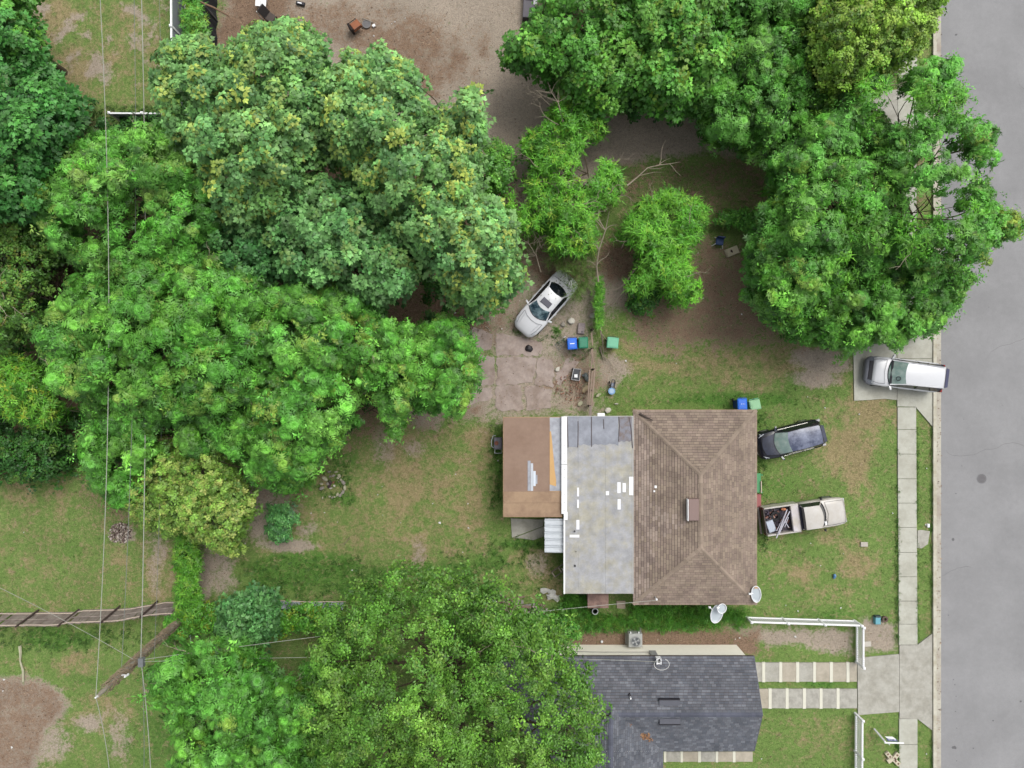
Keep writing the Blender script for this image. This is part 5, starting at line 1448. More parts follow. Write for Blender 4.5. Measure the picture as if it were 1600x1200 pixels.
def patch(curve_a, curve_b, m=4, bulge=0.0):
    """surface between two curves (lists of points of one length)"""
    mb = MB(); n = len(curve_a); v = []
    for j in range(m+1):
        t_ = j/m
        for i in range(n):
            a_, b_ = np.array(curve_a[i]), np.array(curve_b[i])
            p = a_+(b_-a_)*t_; p[2] += bulge*4*t_*(1-t_)
            v.append(tuple(p))
    f = [(j*n+i, j*n+i+1, (j+1)*n+i+1, (j+1)*n+i) for j in range(m) for i in range(n-1)]
    # make it face upwards
    p0, p1, p2 = (np.array(v[k_]) for k_ in f[0][:3])
    if np.cross(p1-p0, p2-p0)[2] < 0: f = [tuple(reversed(q)) for q in f]
    return mb.add(v, f)

def arc(x_mid, x_cor, yh, z, n=9, zc=0.0):
    return [(x_mid+(x_cor-x_mid)*(t_*t_), yh*t_, z-zc*t_*t_) for t_ in np.linspace(-1, 1, n)]

def greenhouse(t, body_m, roof_m, g_f, g_r, g_s, wf, rf, rr, wr_, pill=.035, belt_y=.80, belt_z=.92, side_gap=True):
    """wf/rf/rr/wr_: (x_mid, x_corner, half width, z, corner drop) of windscreen base, roof front, roof rear, rear glass base"""
    A = arc(*wf[:4], zc=wf[4]); B = arc(*rf[:4], zc=rf[4]); C_ = arc(*rr[:4], zc=rr[4]); D = arc(*wr_[:4], zc=wr_[4])
    patch(A, B, 4, .02).build('windscreen', g_f, t, smooth=True)
    patch(C_, D, 4, .02).build('rear_window', g_r, t, smooth=True)
    patch(B, C_, 8, .035).build('roof', roof_m, t, smooth=True)
    for s_ in (0, -1):
        sg = -1 if s_ == 0 else 1
        a_, b_, c2, d2 = A[s_], B[s_], C_[s_], D[s_]
        low_f = (a_[0], sg*belt_y, belt_z); low_r = (d2[0], sg*belt_y, belt_z)
        n = 6
        up = [(a_[0]+(b_[0]-a_[0])*k_/2, a_[1]+(b_[1]-a_[1])*k_/2, a_[2]+(b_[2]-a_[2])*k_/2) for k_ in (0,1,2)]
        up += [(b_[0]+(c2[0]-b_[0])*k_/3, b_[1]+(c2[1]-b_[1])*k_/3, b_[2]+(c2[2]-b_[2])*k_/3) for k_ in (1,2,3)]
        up += [(c2[0]+(d2[0]-c2[0])*k_/2, c2[1]+(d2[1]-c2[1])*k_/2, c2[2]+(d2[2]-c2[2])*k_/2) for k_ in (1,2)]
        lo = [(p[0], sg*(belt_y), belt_z-.01) for p in up]
        patch(lo, up, 1).build('side_window', g_s, t)
        # pillars and the roof edge in body colour
        MB().tube([(p[0], p[1]*1.005, p[2]+.004) for p in up], pill, 6).build('roof_rail', body_m, t, smooth=True)
        for k_ in (3, 5) if len(up) > 6 else ():
            MB().tube([(up[k_][0], up[k_][1], up[k_][2]), (up[k_][0]-.05, sg*(belt_y+.002), belt_z)], .018, 5).build('door_pillar', M_trim, t)
    MB().tube([(p[0]+.02, p[1], p[2]+.0) for p in A], .022, 5).build('windscreen_seal', M_trim, t)

def wheels(t, xs_, yh, r_=.32, w_=.2):
    tm = MB()
    tm.tube([(0,-w_/2,0),(0,-w_*.4,0),(0,w_*.4,0),(0,w_/2,0)], [r_*.93, r_, r_, r_*.93], 18)
    tm = tm.mesh('wheel'); rm = MB().tube([(0,-w_/2-.01,0),(0,w_/2+.01,0)], r_*.62, 12).mesh('rim')
    for x in xs_:
        for s_ in (-1, 1):
            wo = link_mesh('wheel', tm, M_tyre, t, (x, s_*(yh-w_/2), r_))
            link_mesh('rim', rm, M_rim, wo)

def mirror(t, x, yh, z, m_, sw=.0):
    for s_ in (-1, 1):
        o = MB().loft([[(x-.05,s_*(yh-.05),z-.03),(x+.05,s_*(yh-.05),z-.03),(x+.05,s_*(yh-.05),z+.03),(x-.05,s_*(yh-.05),z+.03)],
                   [(x-.12,s_*(yh+.12),z-.05),(x+.0,s_*(yh+.12),z-.05),(x+.0,s_*(yh+.12),z+.08),(x-.12,s_*(yh+.12),z+.08)],
                   [(x-.13,s_*(yh+.20),z-.03),(x-.04,s_*(yh+.20),z-.03),(x-.04,s_*(yh+.20),z+.05),(x-.13,s_*(yh+.20),z+.05)]])
        o.build('wing_mirror', m_, t)

# white sedan
t = thing('sedan_car', 'dusty white sedan with a sunroof parked askew under the vine trees', 'car', (*P(852.5, 475, .8), 0), R(228.4))
st = [(-2.28,.52,.36,.78,.10),(-2.20,.72,.28,.90,.09),(-2.0,.82,.22,.955,.08),(-1.6,.87,.2,.97,.08),(-1.0,.885,.2,.95,.08),(0,.89,.2,.93,.08),(.9,.88,.2,.92,.08),(1.3,.87,.2,.89,.09),(1.75,.83,.22,.82,.10),(2.05,.73,.24,.74,.11),(2.22,.56,.28,.64,.12),(2.27,.42,.34,.52,.1)]
car_body(MB(), st).build('body', M_carw, t, smooth=True)
greenhouse(t, M_carw, M_carw, M_glassm, M_glass, M_glass, (1.02,.72,.72,.93,.02),(.42,.22,.56,1.36,.05),(-.80,-.90,.55,1.35,.05),(-1.42,-1.22,.66,1.0,.03), .045, .80)
MB().bevbox(-.20,.17,-.33,.33,1.385,1.42,.015).build('sunroof', mat('sunroof_glass', c(96,96,108), .1, .1, 4), t)
wheels(t, (-1.35, 1.38), .88); mirror(t, .70, .84, .92, M_carw)
for s_ in (-1, 1):
    MB().loft([[(1.62,s_*.80,.74),(1.9,s_*.76,.70),(1.9,s_*.70,.79),(1.62,s_*.72,.84)],[(2.0,s_*.74,.64),(2.1,s_*.68,.62),(2.1,s_*.5,.70),(1.98,s_*.55,.77)]]).build('headlight', M_lamp, t)
    MB().bevbox(-2.25,-2.14,s_*.62-.14,s_*.62+.14,.62,.82,.03).build('tail_light', M_red, t)
    MB().tube([(1.25,s_*.55,.925),(1.9,s_*.46,.82)], .01, 4).build('bonnet_crease', mat('crease', c(200,204,212), .4), t)
    for x in (.1,-.75): MB().bevbox(x-.09,x+.09,s_*.895-.02,s_*.895+.02,.72,.76,.008).build('door_handle', M_carw, t)
# leaves fallen on its boot
lv = MB()
for i in range(45):
    x = random.uniform(-2.15,-1.3) if i < 32 else random.uniform(-1,.0); y = random.uniform(-.7,.7)*(.8 if i < 60 else .6); s_ = random.uniform(.015,.05)
    z_ = .985 if x < -1.45 else (1.06 if x < -1.2 else 1.42)
    lv.add([(x+s_*random.uniform(.5,1.5)*math.cos(a_), y+s_*math.sin(a_), z_+random.uniform(0,.01)) for a_ in (0,2,4)], [(0,1,2)])
o = lv.build('fallen_leaf', mat('leaf_debris', c(110,116,84), .9, .3, 9), t); tag(o, kind='stuff')

def shut(t, pts, r_=.009):
    MB().tube(pts, r_, 4).build('shut_line', M_trim, t)
shut(t, [(1.12,-.70,.945),(1.28,-.4,.935),(1.33,0,.93),(1.28,.4,.935),(1.12,.70,.945)]); shut(t, [(-1.62,-.72,.99),(-1.70,0,1.0),(-1.62,.72,.99)])
for s_ in (-1,1): shut(t, [(1.12,s_*.70,.945),(1.6,s_*.68,.885),(1.98,s_*.58,.80)])
# white suv in the drive
t = thing('suv_car', 'white suv with a pale green reflection coloured into its windscreen standing across the pavement in the middle driveway', 'car', (*P(1415, 584.5, 1.0), 0), R(173))
st = [(-2.30,.62,.36,.95,.10),(-2.22,.82,.28,1.04,.08),(-1.9,.90,.24,1.06,.08),(-1.0,.92,.24,1.05,.08),(0,.92,.24,1.04,.08),(.9,.91,.24,1.03,.08),(1.35,.90,.24,1.01,.10),(1.75,.88,.26,.95,.12),(1.93,.84,.3,.88,.12)]
car_body(MB(), st).build('body', M_carw, t, smooth=True)
st = [(1.78,.88,.3,.78,.06),(2.0,.88,.28,.76,.06),(2.16,.80,.30,.70,.08),(2.28,.62,.34,.60,.08)]
car_body(MB(), st).build('front_bumper', mat('bumper_grey', c(150,152,162), .4, .1, 4), t, smooth=True)
MB().loft([[(1.92,y_,.84) for y_ in (-.62,.62)]+[(1.92,y_,.70) for y_ in (.62,-.62)],[(2.12,y_,.76) for y_ in (-.55,.55)]+[(2.12,y_,.62) for y_ in (.55,-.55)]]).build('grille', M_trim, t)
greenhouse(t, M_carw, M_carw, M_glass_sheen, M_glass, M_glass, (1.08,.90,.74,1.05,.02),(.30,.16,.66,1.56,.04),(-2.02,-2.02,.60,1.62,.04),(-2.28,-2.22,.64,1.14,.02), .04, .84, 1.04)
MB().loft([[(.98,-.70,1.125),(.98,.70,1.125),(.90,.70,1.16),(.90,-.70,1.16)],[(.96,-.70,1.14),(.96,.70,1.14),(.88,.70,1.175),(.88,-.70,1.175)]]).build('dash_shade', M_trim, t)
mb = MB(); mb.ring(0,0,-.012,.012,.10,.135,16); me_ = mb.mesh('steering_wheel')
o = link_mesh('steering_wheel', me_, M_trim, t, (.62,.36,1.40)); o.rotation_euler = (0,R(36),0)
MB().loft([[(-2.06,-.6,1.60),(-2.06,.6,1.60),(-2.06,.6,1.64),(-2.06,-.6,1.64)],[(-2.26,-.54,1.56),(-2.26,.54,1.56),(-2.26,.54,1.60),(-2.26,-.54,1.60)]]).build('spoiler', mat('spoiler_dark', c(70,72,104), .4), t)
for s_ in (-1, 1):
    MB().tube([(.0,s_*.67,1.60),(-1.9,s_*.63,1.66)], .02, 6).build('roof_bar', mat('bar_pale', c(216,218,224), .4), t)
    MB().loft([[(1.72,s_*.86,.84),(1.9,s_*.84,.80),(1.9,s_*.66,.86),(1.72,s_*.70,.93)],[(2.0,s_*.80,.72),(2.12,s_*.74,.70),(2.1,s_*.56,.78),(2.0,s_*.6,.86)]]).build('headlight', mat('lamp_dark', c(140,146,156), .15), t)
    MB().bevbox(-2.30,-2.16,s_*.74-.10,s_*.74+.10,.8,1.1,.03).build('tail_light', M_red, t)
wheels(t, (-1.40, 1.38), .91, .34); mirror(t, .92, .88, 1.04, M_carw)

shut(t, [(1.22,-.72,1.055),(1.32,0,1.06),(1.22,.72,1.055)])
for s_ in (-1,1):
    shut(t, [(1.22,s_*.74,1.055),(1.6,s_*.74,1.02),(1.86,s_*.70,.95)]); shut(t, [(.35,s_*.925,.98),(.35,s_*.925,.5)]); shut(t, [(-.6,s_*.925,.98),(-.6,s_*.925,.5)])
# black suv
t = thing('suv_car', 'black suv with a blue-grey roof with pale blotches parked by the house wall', 'car', (*P(1235.0, 688, 1.0), 0), R(194.5))
st = [(-2.05,.62,.36,.95,.10),(-1.98,.80,.28,1.04,.08),(-1.7,.87,.24,1.06,.08),(-1.0,.89,.24,1.05,.08),(0,.89,.24,1.04,.08),(.8,.88,.24,1.02,.08),(1.2,.86,.24,.99,.10),(1.6,.83,.26,.93,.12),(1.85,.74,.28,.82,.12),(1.98,.58,.30,.70,.10),(2.03,.46,.34,.58,.1)]
car_body(MB(), st).build('body', mat('car_black_body', c(30,32,42), .25, .1, 3, coat=.3), t, smooth=True)
patch(arc(.98,.86,.66,1.045), arc(1.72,1.58,.52,.955), 5, .03).build('bonnet', M_carb, t, smooth=True)
greenhouse(t, M_trim, M_roofb, M_glass_sheen, M_glass, M_glass, (1.0,.80,.68,1.05,.02),(.32,.20,.62,1.54,.04),(-1.72,-1.68,.58,1.60,.04),(-2.02,-1.92,.60,1.14,.02), .03, .80, 1.04)
MB().loft([[(-1.72,-.56,1.59),(-1.72,.56,1.59),(-1.72,.56,1.63),(-1.72,-.56,1.63)],[(-1.94,-.48,1.54),(-1.94,.48,1.54),(-1.94,.48,1.58),(-1.94,-.48,1.58)]]).build('spoiler', M_carb, t)
for s_ in (-1, 1):
    MB().tube([(.62,s_*.815,1.06),(-1.25,s_*.80,1.08)], .014, 5).build('chrome_strip', mat('chrome', c(206,206,196), .2, metal=.5), t)
    MB().loft([[(1.45,s_*.80,.86),(1.66,s_*.78,.82),(1.66,s_*.70,.88),(1.45,s_*.74,.94)],[(1.78,s_*.74,.72),(1.86,s_*.68,.70),(1.86,s_*.54,.76),(1.78,s_*.58,.84)]]).build('headlight', M_lamp, t)
    MB().bevbox(-2.02,-1.80,s_*.76-.07,s_*.76+.07,.9,1.1,.03).build('tail_light', mat('lamp_pale', c(206,206,206), .3), t)
wheels(t, (-1.22, 1.22), .88, .33); mirror(t, .78, .86, 1.05, M_carb)
MB().tube([(2.0,-.45,.62),(2.06,0,.62),(2.0,.45,.62)], .018, 5).build('grille_strip', mat('chrome', c(206,206,196)), t)

# pickup
t = thing('pickup_truck', 'old beige pickup with scrap and white pipes in its bed on the front lawn', 'pickup truck', (*P(1258.5, 806.5, .95), 0), R(8.0))
st = [(.20,.84,.34,1.10,.07),(.8,.86,.32,1.10,.07),(1.3,.86,.32,1.09,.08),(1.9,.85,.34,1.05,.08),(2.35,.80,.36,.99,.09),(2.48,.72,.40,.92,.09),(2.52,.62,.45,.8,.08)]
car_body(MB(), [(-.28,.84,.34,1.08,.07)]+st).build('body', M_carc, t, smooth=True)
greenhouse(t, M_carc, M_carc, M_glass, M_glass, M_glass, (1.16,.96,.74,1.12,.02),(.82,.68,.66,1.62,.04),(-.28,-.28,.66,1.62,.04),(-.36,-.36,.72,1.10,.0), .03, .80, 1.09)
MB().box(.98,1.10,-.60,-.40,1.30,1.31).build('paper', M_white, t)
bd = MB()
L0, L1 = -2.50, -.42
bd.box(L0, L1, -.80, .80, .55, .62)
bd.build('bed_floor', mat('bed_floor', c(96,88,100), .8, .25, 6), t)
for s_ in (-1, 1):
    MB().bevbox(L0, L1, s_*.83-.05, s_*.83+.05, .40, 1.12, .02).build('bed_side', M_carc, t)
MB().bevbox(L1-.05, L1+.03, -.78, .78, .60, 1.12, .02).build('bed_front', M_carc, t)
MB().bevbox(L0-.06, L0+.01, -.80, .80, .60, 1.08, .02).build('tailgate', mat('tailgate_grey', c(98,90,88), .6, .1, 5), t)
MB().bevbox(L0-.24, L0-.10, -.82, .82, .42, .56, .03).build('rear_bumper', mat('bumper_dull', c(128,122,116), .5, .1, 5), t)
MB().bevbox(-.92, -.46, -.81, .81, 1.02, 1.19, .03).build('tool_chest', mat('chest_white', c(230,224,228), .5, .06, 4, blotch=c(220,212,200)), t)
MB().box(-.40,-.30,-.76,.76,.7,1.22).build('cab_gap_shade', mat('gap_shade', c(44,40,64), .7), t)  # dark box standing in for the shade between cab and bed
wheels(t, (-1.62, 1.62), .85, .37, .22)
for s_ in (-1, 1):
    MB().bevbox(.96,1.06,s_*.96-.07,s_*.96+.07,1.08,1.22,.02).build('wing_mirror', M_trim, t)
    MB().bevbox(2.42,2.53,s_*.62-.12,s_*.62+.12,.66,.84,.02).build('headlight', M_lamp, t)
    MB().box(L0-.07,L0-.0,s_*.76-.05,s_*.76+.05,.7,.95).build('tail_light', M_red, t)
MB().tube([(1.22,-.6,1.125),(1.05,-.1,1.30)], .012, 4).build('wiper', M_trim, t)
shut(t, [(1.20,-.72,1.105),(1.34,0,1.11),(1.20,.72,1.105)]); shut(t, [(2.38,-.70,1.0),(2.44,0,1.01),(2.38,.70,1.0)])
for s_ in (-1,1): shut(t, [(1.2,s_*.72,1.105),(1.8,s_*.71,1.075),(2.38,s_*.68,1.0)])
loc = t.location; ang = t.rotation_euler[2]
def tloc(x, y, z=0):
    return (loc[0]+x*math.cos(ang)-y*math.sin(ang), loc[1]+x*math.sin(ang)+y*math.cos(ang), z)
o = MB().ring(0,0,0,.2,.15,.30,20).build('spare_tyre', M_tyre, None, loc=tloc(-1.75,.22,.63)); tag(o, 'black tyre lying in the bed of the beige pickup', 'tyre')
o = MB().bevbox(-.23,.23,-.36,.36,0,.30,.03).build('white_box', mat('box_pale', c(206,216,232), .5, .05), None, loc=tloc(-2.15,-.34,.63), rz=ang+R(12)); tag(o, 'pale blue-white box in the rear corner of the pickup bed', 'box')
pipes = [(-2.02,-1.02,-1.15,.62,1.16),(-1.85,-.78,-1.02,.50,1.20),(-1.92,-.62,-1.2,.44,1.08),(-1.72,-.60,-1.05,.34,1.02),(-1.35,-.5,-1.05,.1,.95),(-1.1,-.55,-1.3,-.1,.92)]
for k_, (xa, ya, xb, yb, z_) in enumerate(pipes):
    A = tloc(xa, ya, z_); B = tloc(xb, yb, z_+.04)
    o = MB().tube([A, B], .026 if k_ > 1 else .036, 6).build('plastic_pipe', mat('pipe_white', c(226,224,238), .4, .05)); tag(o, 'white plastic pipe lying across the scrap in the pickup bed', 'pipe', 'white pipes in the pickup bed')
jk = MB()
for i in range(60):
    x = random.uniform(-2.35,-1.0); y = random.uniform(-.68,.68); s_ = random.uniform(.04,.13); z_ = random.uniform(.64,.85); a0 = random.random()*3
    jk.rbox(x, y, s_*2, s_, a0, .62, z_, random.choice([c(60,54,62),c(90,80,90),c(42,42,50),c(140,96,84),c(70,60,80),c(190,150,130)]))
o = jk.build('scrap', mat('scrap_mat', (0,0,0), .7, .2, 8, attr=True), None, attr=True, loc=tuple(t.location), rz=ang); tag(o, 'heap of dark mixed scrap in the pickup bed', 'scrap', kind='stuff')
o = MB().tube([(-.12,0,.0),(.02,.02,.06),(.14,0,.02)], [.05,.09,.05], 6).build('orange_rag', mat('rag_orange', c(236,152,110), .8, .15, 8), None, loc=tloc(-1.25,.58,.86)); tag(o, 'orange rag at the side of the pickup bed', 'rag')
#@@TREES
# ------------------------------------------------------------------ foliage
def tris(n): return np.arange(n*3).reshape(n, 3)

def T_rosette(nf=11, L=.50, wl=.085, ll=.19):
    V = []; sh_ = []
    for i in range(nf+6):
        inner_ = i >= nf
        a_ = 2*PI*i/(6 if inner_ else nf)+random.uniform(-.25, .25)
        e_ = random.uniform(.9, 1.35) if inner_ else random.uniform(.1, .75)
        Lf = L*(random.uniform(.5, .7) if inner_ else random.uniform(.75, 1.1))
        ca, sa = math.cos(a_), math.sin(a_); q = random.uniform(1.1, 1.5) if inner_ else random.uniform(.42, 1.15)
        def pt(s_, side=0.0, up=0.0):
            r_ = Lf*s_*math.cos(e_*.8); z_ = Lf*(math.sin(e_)*s_-.55*s_*s_)+up
            return np.array((ca*r_-sa*side, sa*r_+ca*side, z_))
        for s_ in ((.12, .40, .72) if inner_ else (.34, .58, .80)):
            for sg in (-1, 1):
                l2 = ll*(1.05-.35*s_)
                b0 = pt(s_-.06); b1 = pt(s_+wl/Lf*.9); tp = pt(min(1.15, s_+.16), sg*l2, -.03)
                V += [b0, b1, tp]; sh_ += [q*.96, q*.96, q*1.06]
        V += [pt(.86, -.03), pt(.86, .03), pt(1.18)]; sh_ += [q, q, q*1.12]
    return np.array(V), np.array(sh_)

def leafquad(c_, d, n_, L, W):
    d = d/np.linalg.norm(d); s_ = np.cross(n_, d); s_ /= (np.linalg.norm(s_)+1e-9)
    return [c_, c_+d*L*.5+s_*W*.5, c_+d*L, c_, c_+d*L, c_+d*L*.5-s_*W*.5]

def T_lobed(nl=8, rad=.27, L=.24, W=.135):
    V = []; sh_ = []
    for i in range(nl):
        a_ = i*2.4; r_ = rad*math.sqrt((i+.5)/nl)
        c_ = np.array((r_*math.cos(a_), r_*math.sin(a_), .16*(1-(r_/rad)**2)+random.uniform(-.03, .03)))
        n_ = np.array((random.uniform(-.8, .8)+.4*math.cos(a_)*r_/rad, random.uniform(-.8, .8)+.4*math.sin(a_)*r_/rad, 1.0)); n_ /= np.linalg.norm(n_)
        q = random.uniform(.6, 1.35)
        for k_ in (-.75, 0, .75):
            aa = a_+k_; d = np.array((math.cos(aa), math.sin(aa), -.25-.2*abs(k_)+random.uniform(-.1, .1)))
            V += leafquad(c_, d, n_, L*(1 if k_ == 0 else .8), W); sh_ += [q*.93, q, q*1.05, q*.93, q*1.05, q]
    return np.array(V), np.array(sh_)

def T_small(nl=18, rad=.28, L=.12, W=.065, flat=.7, droop=0.0):
    V = []; sh_ = []
    for i in range(nl):
        p = np.random.default_rng(i*7+int(rad*1000)).normal(size=3); p /= np.linalg.norm(p)
        c_ = p*rad*random.uniform(.3, 1.0)*np.array((1, 1, flat)); c_[2] = abs(c_[2])*.8-.02
        n_ = p*.5+np.array((0, 0, 1.0))+np.random.normal(size=3)*.25; n_ /= np.linalg.norm(n_)
        d = np.cross(n_, np.random.normal(size=3)); d[2] -= droop
        q = random.uniform(.6, 1.4)
        V += leafquad(c_, d, n_, L*random.uniform(.8, 1.2), W*random.uniform(.8, 1.2)); sh_ += [q]*6
    return np.array(V), np.array(sh_)

def T_vine(nl=12, rad=.26):
    V, s_ = T_small(nl, rad, .15, .12, .6)
    V = list(V); s_ = list(s_)
    for i in range(5):
        a_ = random.random()*6.28; b_ = a_+random.uniform(-.6, .6); r_ = random.uniform(.1, .3)
        p = np.array((r_*math.cos(a_), r_*math.sin(a_), .1)); q = p+np.array((.30*math.cos(b_), .30*math.sin(b_), random.uniform(-.1, .1))); w_ = np.array((-math.sin(b_), math.cos(b_), 0))*.022
        V += [p-w_, q, p+w_]; s_ += [1.25]*3
    return np.array(V), np.array(s_)

def T_grass(nb=9, h=.16, sp=.10, w_=.02):
    V = []; s_ = []
    for i in range(nb):
        a_ = random.random()*6.28; b_ = random.random()*6.28; r_ = sp*math.sqrt(random.random()); hh = h*random.uniform(.5, 1.1); ln = random.uniform(.3, 1.1)*hh
        p = np.array((r_*math.cos(b_), r_*math.sin(b_), -.01)); s2 = np.array((-math.sin(a_), math.cos(a_), 0))*w_
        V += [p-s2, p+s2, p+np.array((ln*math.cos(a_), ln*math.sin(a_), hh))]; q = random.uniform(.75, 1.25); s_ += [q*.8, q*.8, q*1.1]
    return np.array(V), np.array(s_)

random.seed(2); np.random.seed(4)
TEMPL = {
    'rosette': [T_rosette(random.choice((7, 8, 9)), random.uniform(.40, .56)) for _ in range(6)],
    'lobed': [T_lobed() for _ in range(4)],
    'broad': [T_lobed(8, .30, .25, .13) for _ in range(4)],
    'fine': [T_small(20, .30, .125, .07) for _ in range(4)],
    'twiggy': [T_small(12, .36, .19, .07, .6) for _ in range(5)],
    'yellow': [T_small(20, .20, .12, .09, .8) for _ in range(4)],
    'vine': [T_vine() for _ in range(4)],
    'bush': [T_small(18, .26, .15, .10, .8) for _ in range(4)],
    'grass': [T_grass(9, .10, .11, .014) for _ in range(4)],
    'weed': [T_grass(12, .30, .16, .018) for _ in range(4)],
    'twig': [T_grass(10, .5, .12, .012) for _ in range(3)],
}

def rot_from_normals(N, rng_):
    N = N/np.linalg.norm(N, axis=1, keepdims=True)
    th = rng_.random(len(N))*2*PI
    A = np.stack([np.cos(th), np.sin(th), np.zeros(len(N))], 1)
    X = A-(A*N).sum(1, keepdims=True)*N; X /= np.linalg.norm(X, axis=1, keepdims=True)+1e-9
    Y = np.cross(N, X)
    return np.stack([X, Y, N], 2)          # columns

def scatter(kind, pos, nrm, scale, colr, rng_):
    """-> V (n,3), C (n,3): leaf tufts of one kind placed and coloured"""
    Rm = rot_from_normals(nrm, rng_)
    tl = TEMPL[kind]; idx = rng_.integers(0, len(tl), len(pos))
    Vs = []; Cs = []
    for k_, (tv, ts) in enumerate(tl):
        s_ = idx == k_
        if not s_.any(): continue
        v = np.einsum('nij,kj->nki', Rm[s_], tv)*scale[s_][:, None, None]+pos[s_][:, None, :]
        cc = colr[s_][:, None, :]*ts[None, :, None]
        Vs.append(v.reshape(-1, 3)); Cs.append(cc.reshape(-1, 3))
    return np.concatenate(Vs), np.concatenate(Cs)

TOTAL = [0]
def leaf_object(name, V, C, parent=None, m=None):
    F = np.arange(len(V)).reshape(-1, 3)
    TOTAL[0] += len(F)
    if parent is not None: V = V-np.array(parent.location)[None, :]
    me = fast_mesh(name, V, F, np.clip(C, 0, .8))
    return link_mesh(name, me, m or leaf_mat('leaf_mat'), parent)

def darts(poly, spacing, inset, rng_, tries=26, limit=4000):
    poly = np.array(poly, float); lo = poly.min(0); hi = poly.max(0)
    area = (hi-lo).prod(); n = int(min(60000, area/spacing**2*tries))
    cand = lo+rng_.random((n, 2))*(hi-lo); d = sdf(cand, poly); ok = d > inset
    cand = cand[ok]; d = d[ok]
    cell = {}; out = []; od = []
    for p, dd in zip(cand, d):
        k_ = (int(p[0]//spacing), int(p[1]//spacing)); bad = False
        for i in (-1, 0, 1):
            for j in (-1, 0, 1):
                for q in cell.get((k_[0]+i, k_[1]+j), ()):
                    if (q[0]-p[0])**2+(q[1]-p[1])**2 < spacing**2: bad = True; break
                if bad: break
            if bad: break
        if bad: continue
        cell.setdefault(k_, []).append(p); out.append(p); od.append(dd)
        if len(out) >= limit: break
    return np.array(out).reshape(-1, 2), np.array(od)

SPRAY = [None]
def pal(*cols): return np.array([c(*q) for q in cols])

def crown_points(poly, z_lo, z_hi, pr, rng_, dens, gap=0.0, ecc=.75, zvar=.9, edge=True, inner=.12, sub=5.0, spr=.30):
    """puffs of foliage filling an outline given at the crown's height; returns tuft positions, normals and puff ids"""
    zm = (z_lo+z_hi)/2; ppm = S0*H/(H-zm)
    pr_px = pr*ppm
    pts, d = darts(poly, pr_px*.92, pr_px*.72, rng_)
    if len(pts) < 2: pts, d = darts(poly, pr_px*.92, pr_px*.4, rng_)
    r_ = np.full(len(pts), pr)*rng_.uniform(.62, 1.2, len(pts))
    if edge:
        p2, d2 = darts(poly, pr_px*.52, pr_px*.32, rng_)
        k_ = d2 < pr_px*.95
        p2 = p2[k_]; d2 = d2[k_]
        pts = np.concatenate([pts, p2]); d = np.concatenate([d, d2]); r_ = np.concatenate([r_, pr*rng_.uniform(.32, .55, len(p2))])
    p3, d3 = darts(poly, pr_px*.42, -pr_px*.05, rng_)
    k_ = (d3 < pr_px*.28) & (rng_.random(len(p3)) < .55)
    pts = np.concatenate([pts, p3[k_]]); d = np.concatenate([d, d3[k_]]); r_ = np.concatenate([r_, pr*rng_.uniform(.16, .32, k_.sum())])
    if len(pts) == 0: raise RuntimeError('empty crown')
    if gap:
        g_ = vnoise(pts[:, 0]/S0, pts[:, 1]/S0, .55, int(poly[0][0]) % 97)
        k_ = g_ > gap
        if k_.sum() > 3: pts, d, r_ = pts[k_], d[k_], r_[k_]
    dm = max(d.max(), 1e-6)
    t_ = np.clip(d/dm, 0, 1)
    z = z_lo+(z_hi-z_lo)*np.sqrt(1-(1-t_)**2)+rng_.uniform(-zvar, zvar, len(pts))
    s_ = (H-z)/H/S0
    cx_ = (pts[:, 0]-800)*s_; cy_ = (600-pts[:, 1])*s_
    cen = np.stack([cx_, cy_, z], 1)
    P_ = []; N_ = []; I_ = []; B_ = []
    for i in range(len(cen)):
        n = max(4, int(dens*2*PI*r_[i]**2))
        m = max(3, int(n/sub))
        v = rng_.normal(size=(m, 3)); v /= np.linalg.norm(v, axis=1, keepdims=True)
        v[:, 2] = np.where(v[:, 2] < -.15, -v[:, 2], v[:, 2])
        rad = r_[i]*(.40+1.05*rng_.random(m)**1.15)
        sc0 = cen[i]+v*rad[:, None]*np.array((1, 1, ecc))          # spray centres
        j = rng_.integers(0, m, n)
        w_ = v[j]*.55+np.array((0, 0, .35))
        u_ = rng_.normal(size=(n, 3)); u_ /= np.linalg.norm(u_, axis=1, keepdims=True)
        u_[:, 2] = np.abs(u_[:, 2])*.8
        p = sc0[j]+u_*(spr*rng_.random(n)**.6)[:, None]
        nn = w_+u_*.5+np.array((0, 0, .35))+rng_.normal(size=(n, 3))*.15
        P_.append(p); N_.append(nn); I_.append(np.full(n, i)); B_.append(rng_.uniform(.62, 1.32, m)[j])
    SPRAY[0] = np.concatenate(B_)
    return np.concatenate(P_), np.concatenate(N_), np.concatenate(I_), cen, r_

M_bark = mat('bark', c(92,82,60), .95, .25, 6, .8, 20)
M_barkp = mat('bark_pale', c(168,156,136), .95, .2, 6, .5, 20)
def limb_path(a, b, n=7, wob=.25, up=.25):
    a = np.array(a, float); b = np.array(b, float); L = np.linalg.norm(b-a); pts = []
    o1 = np.random.normal(size=3)*wob*L*.2
    for i in range(n+1):
        s_ = i/n
        p = a+(b-a)*s_+o1*math.sin(PI*s_)+np.array((0, 0, up*L*s_*(1-s_)))+np.random.normal(size=3)*.04*wob
        pts.append(tuple(p))
    return pts

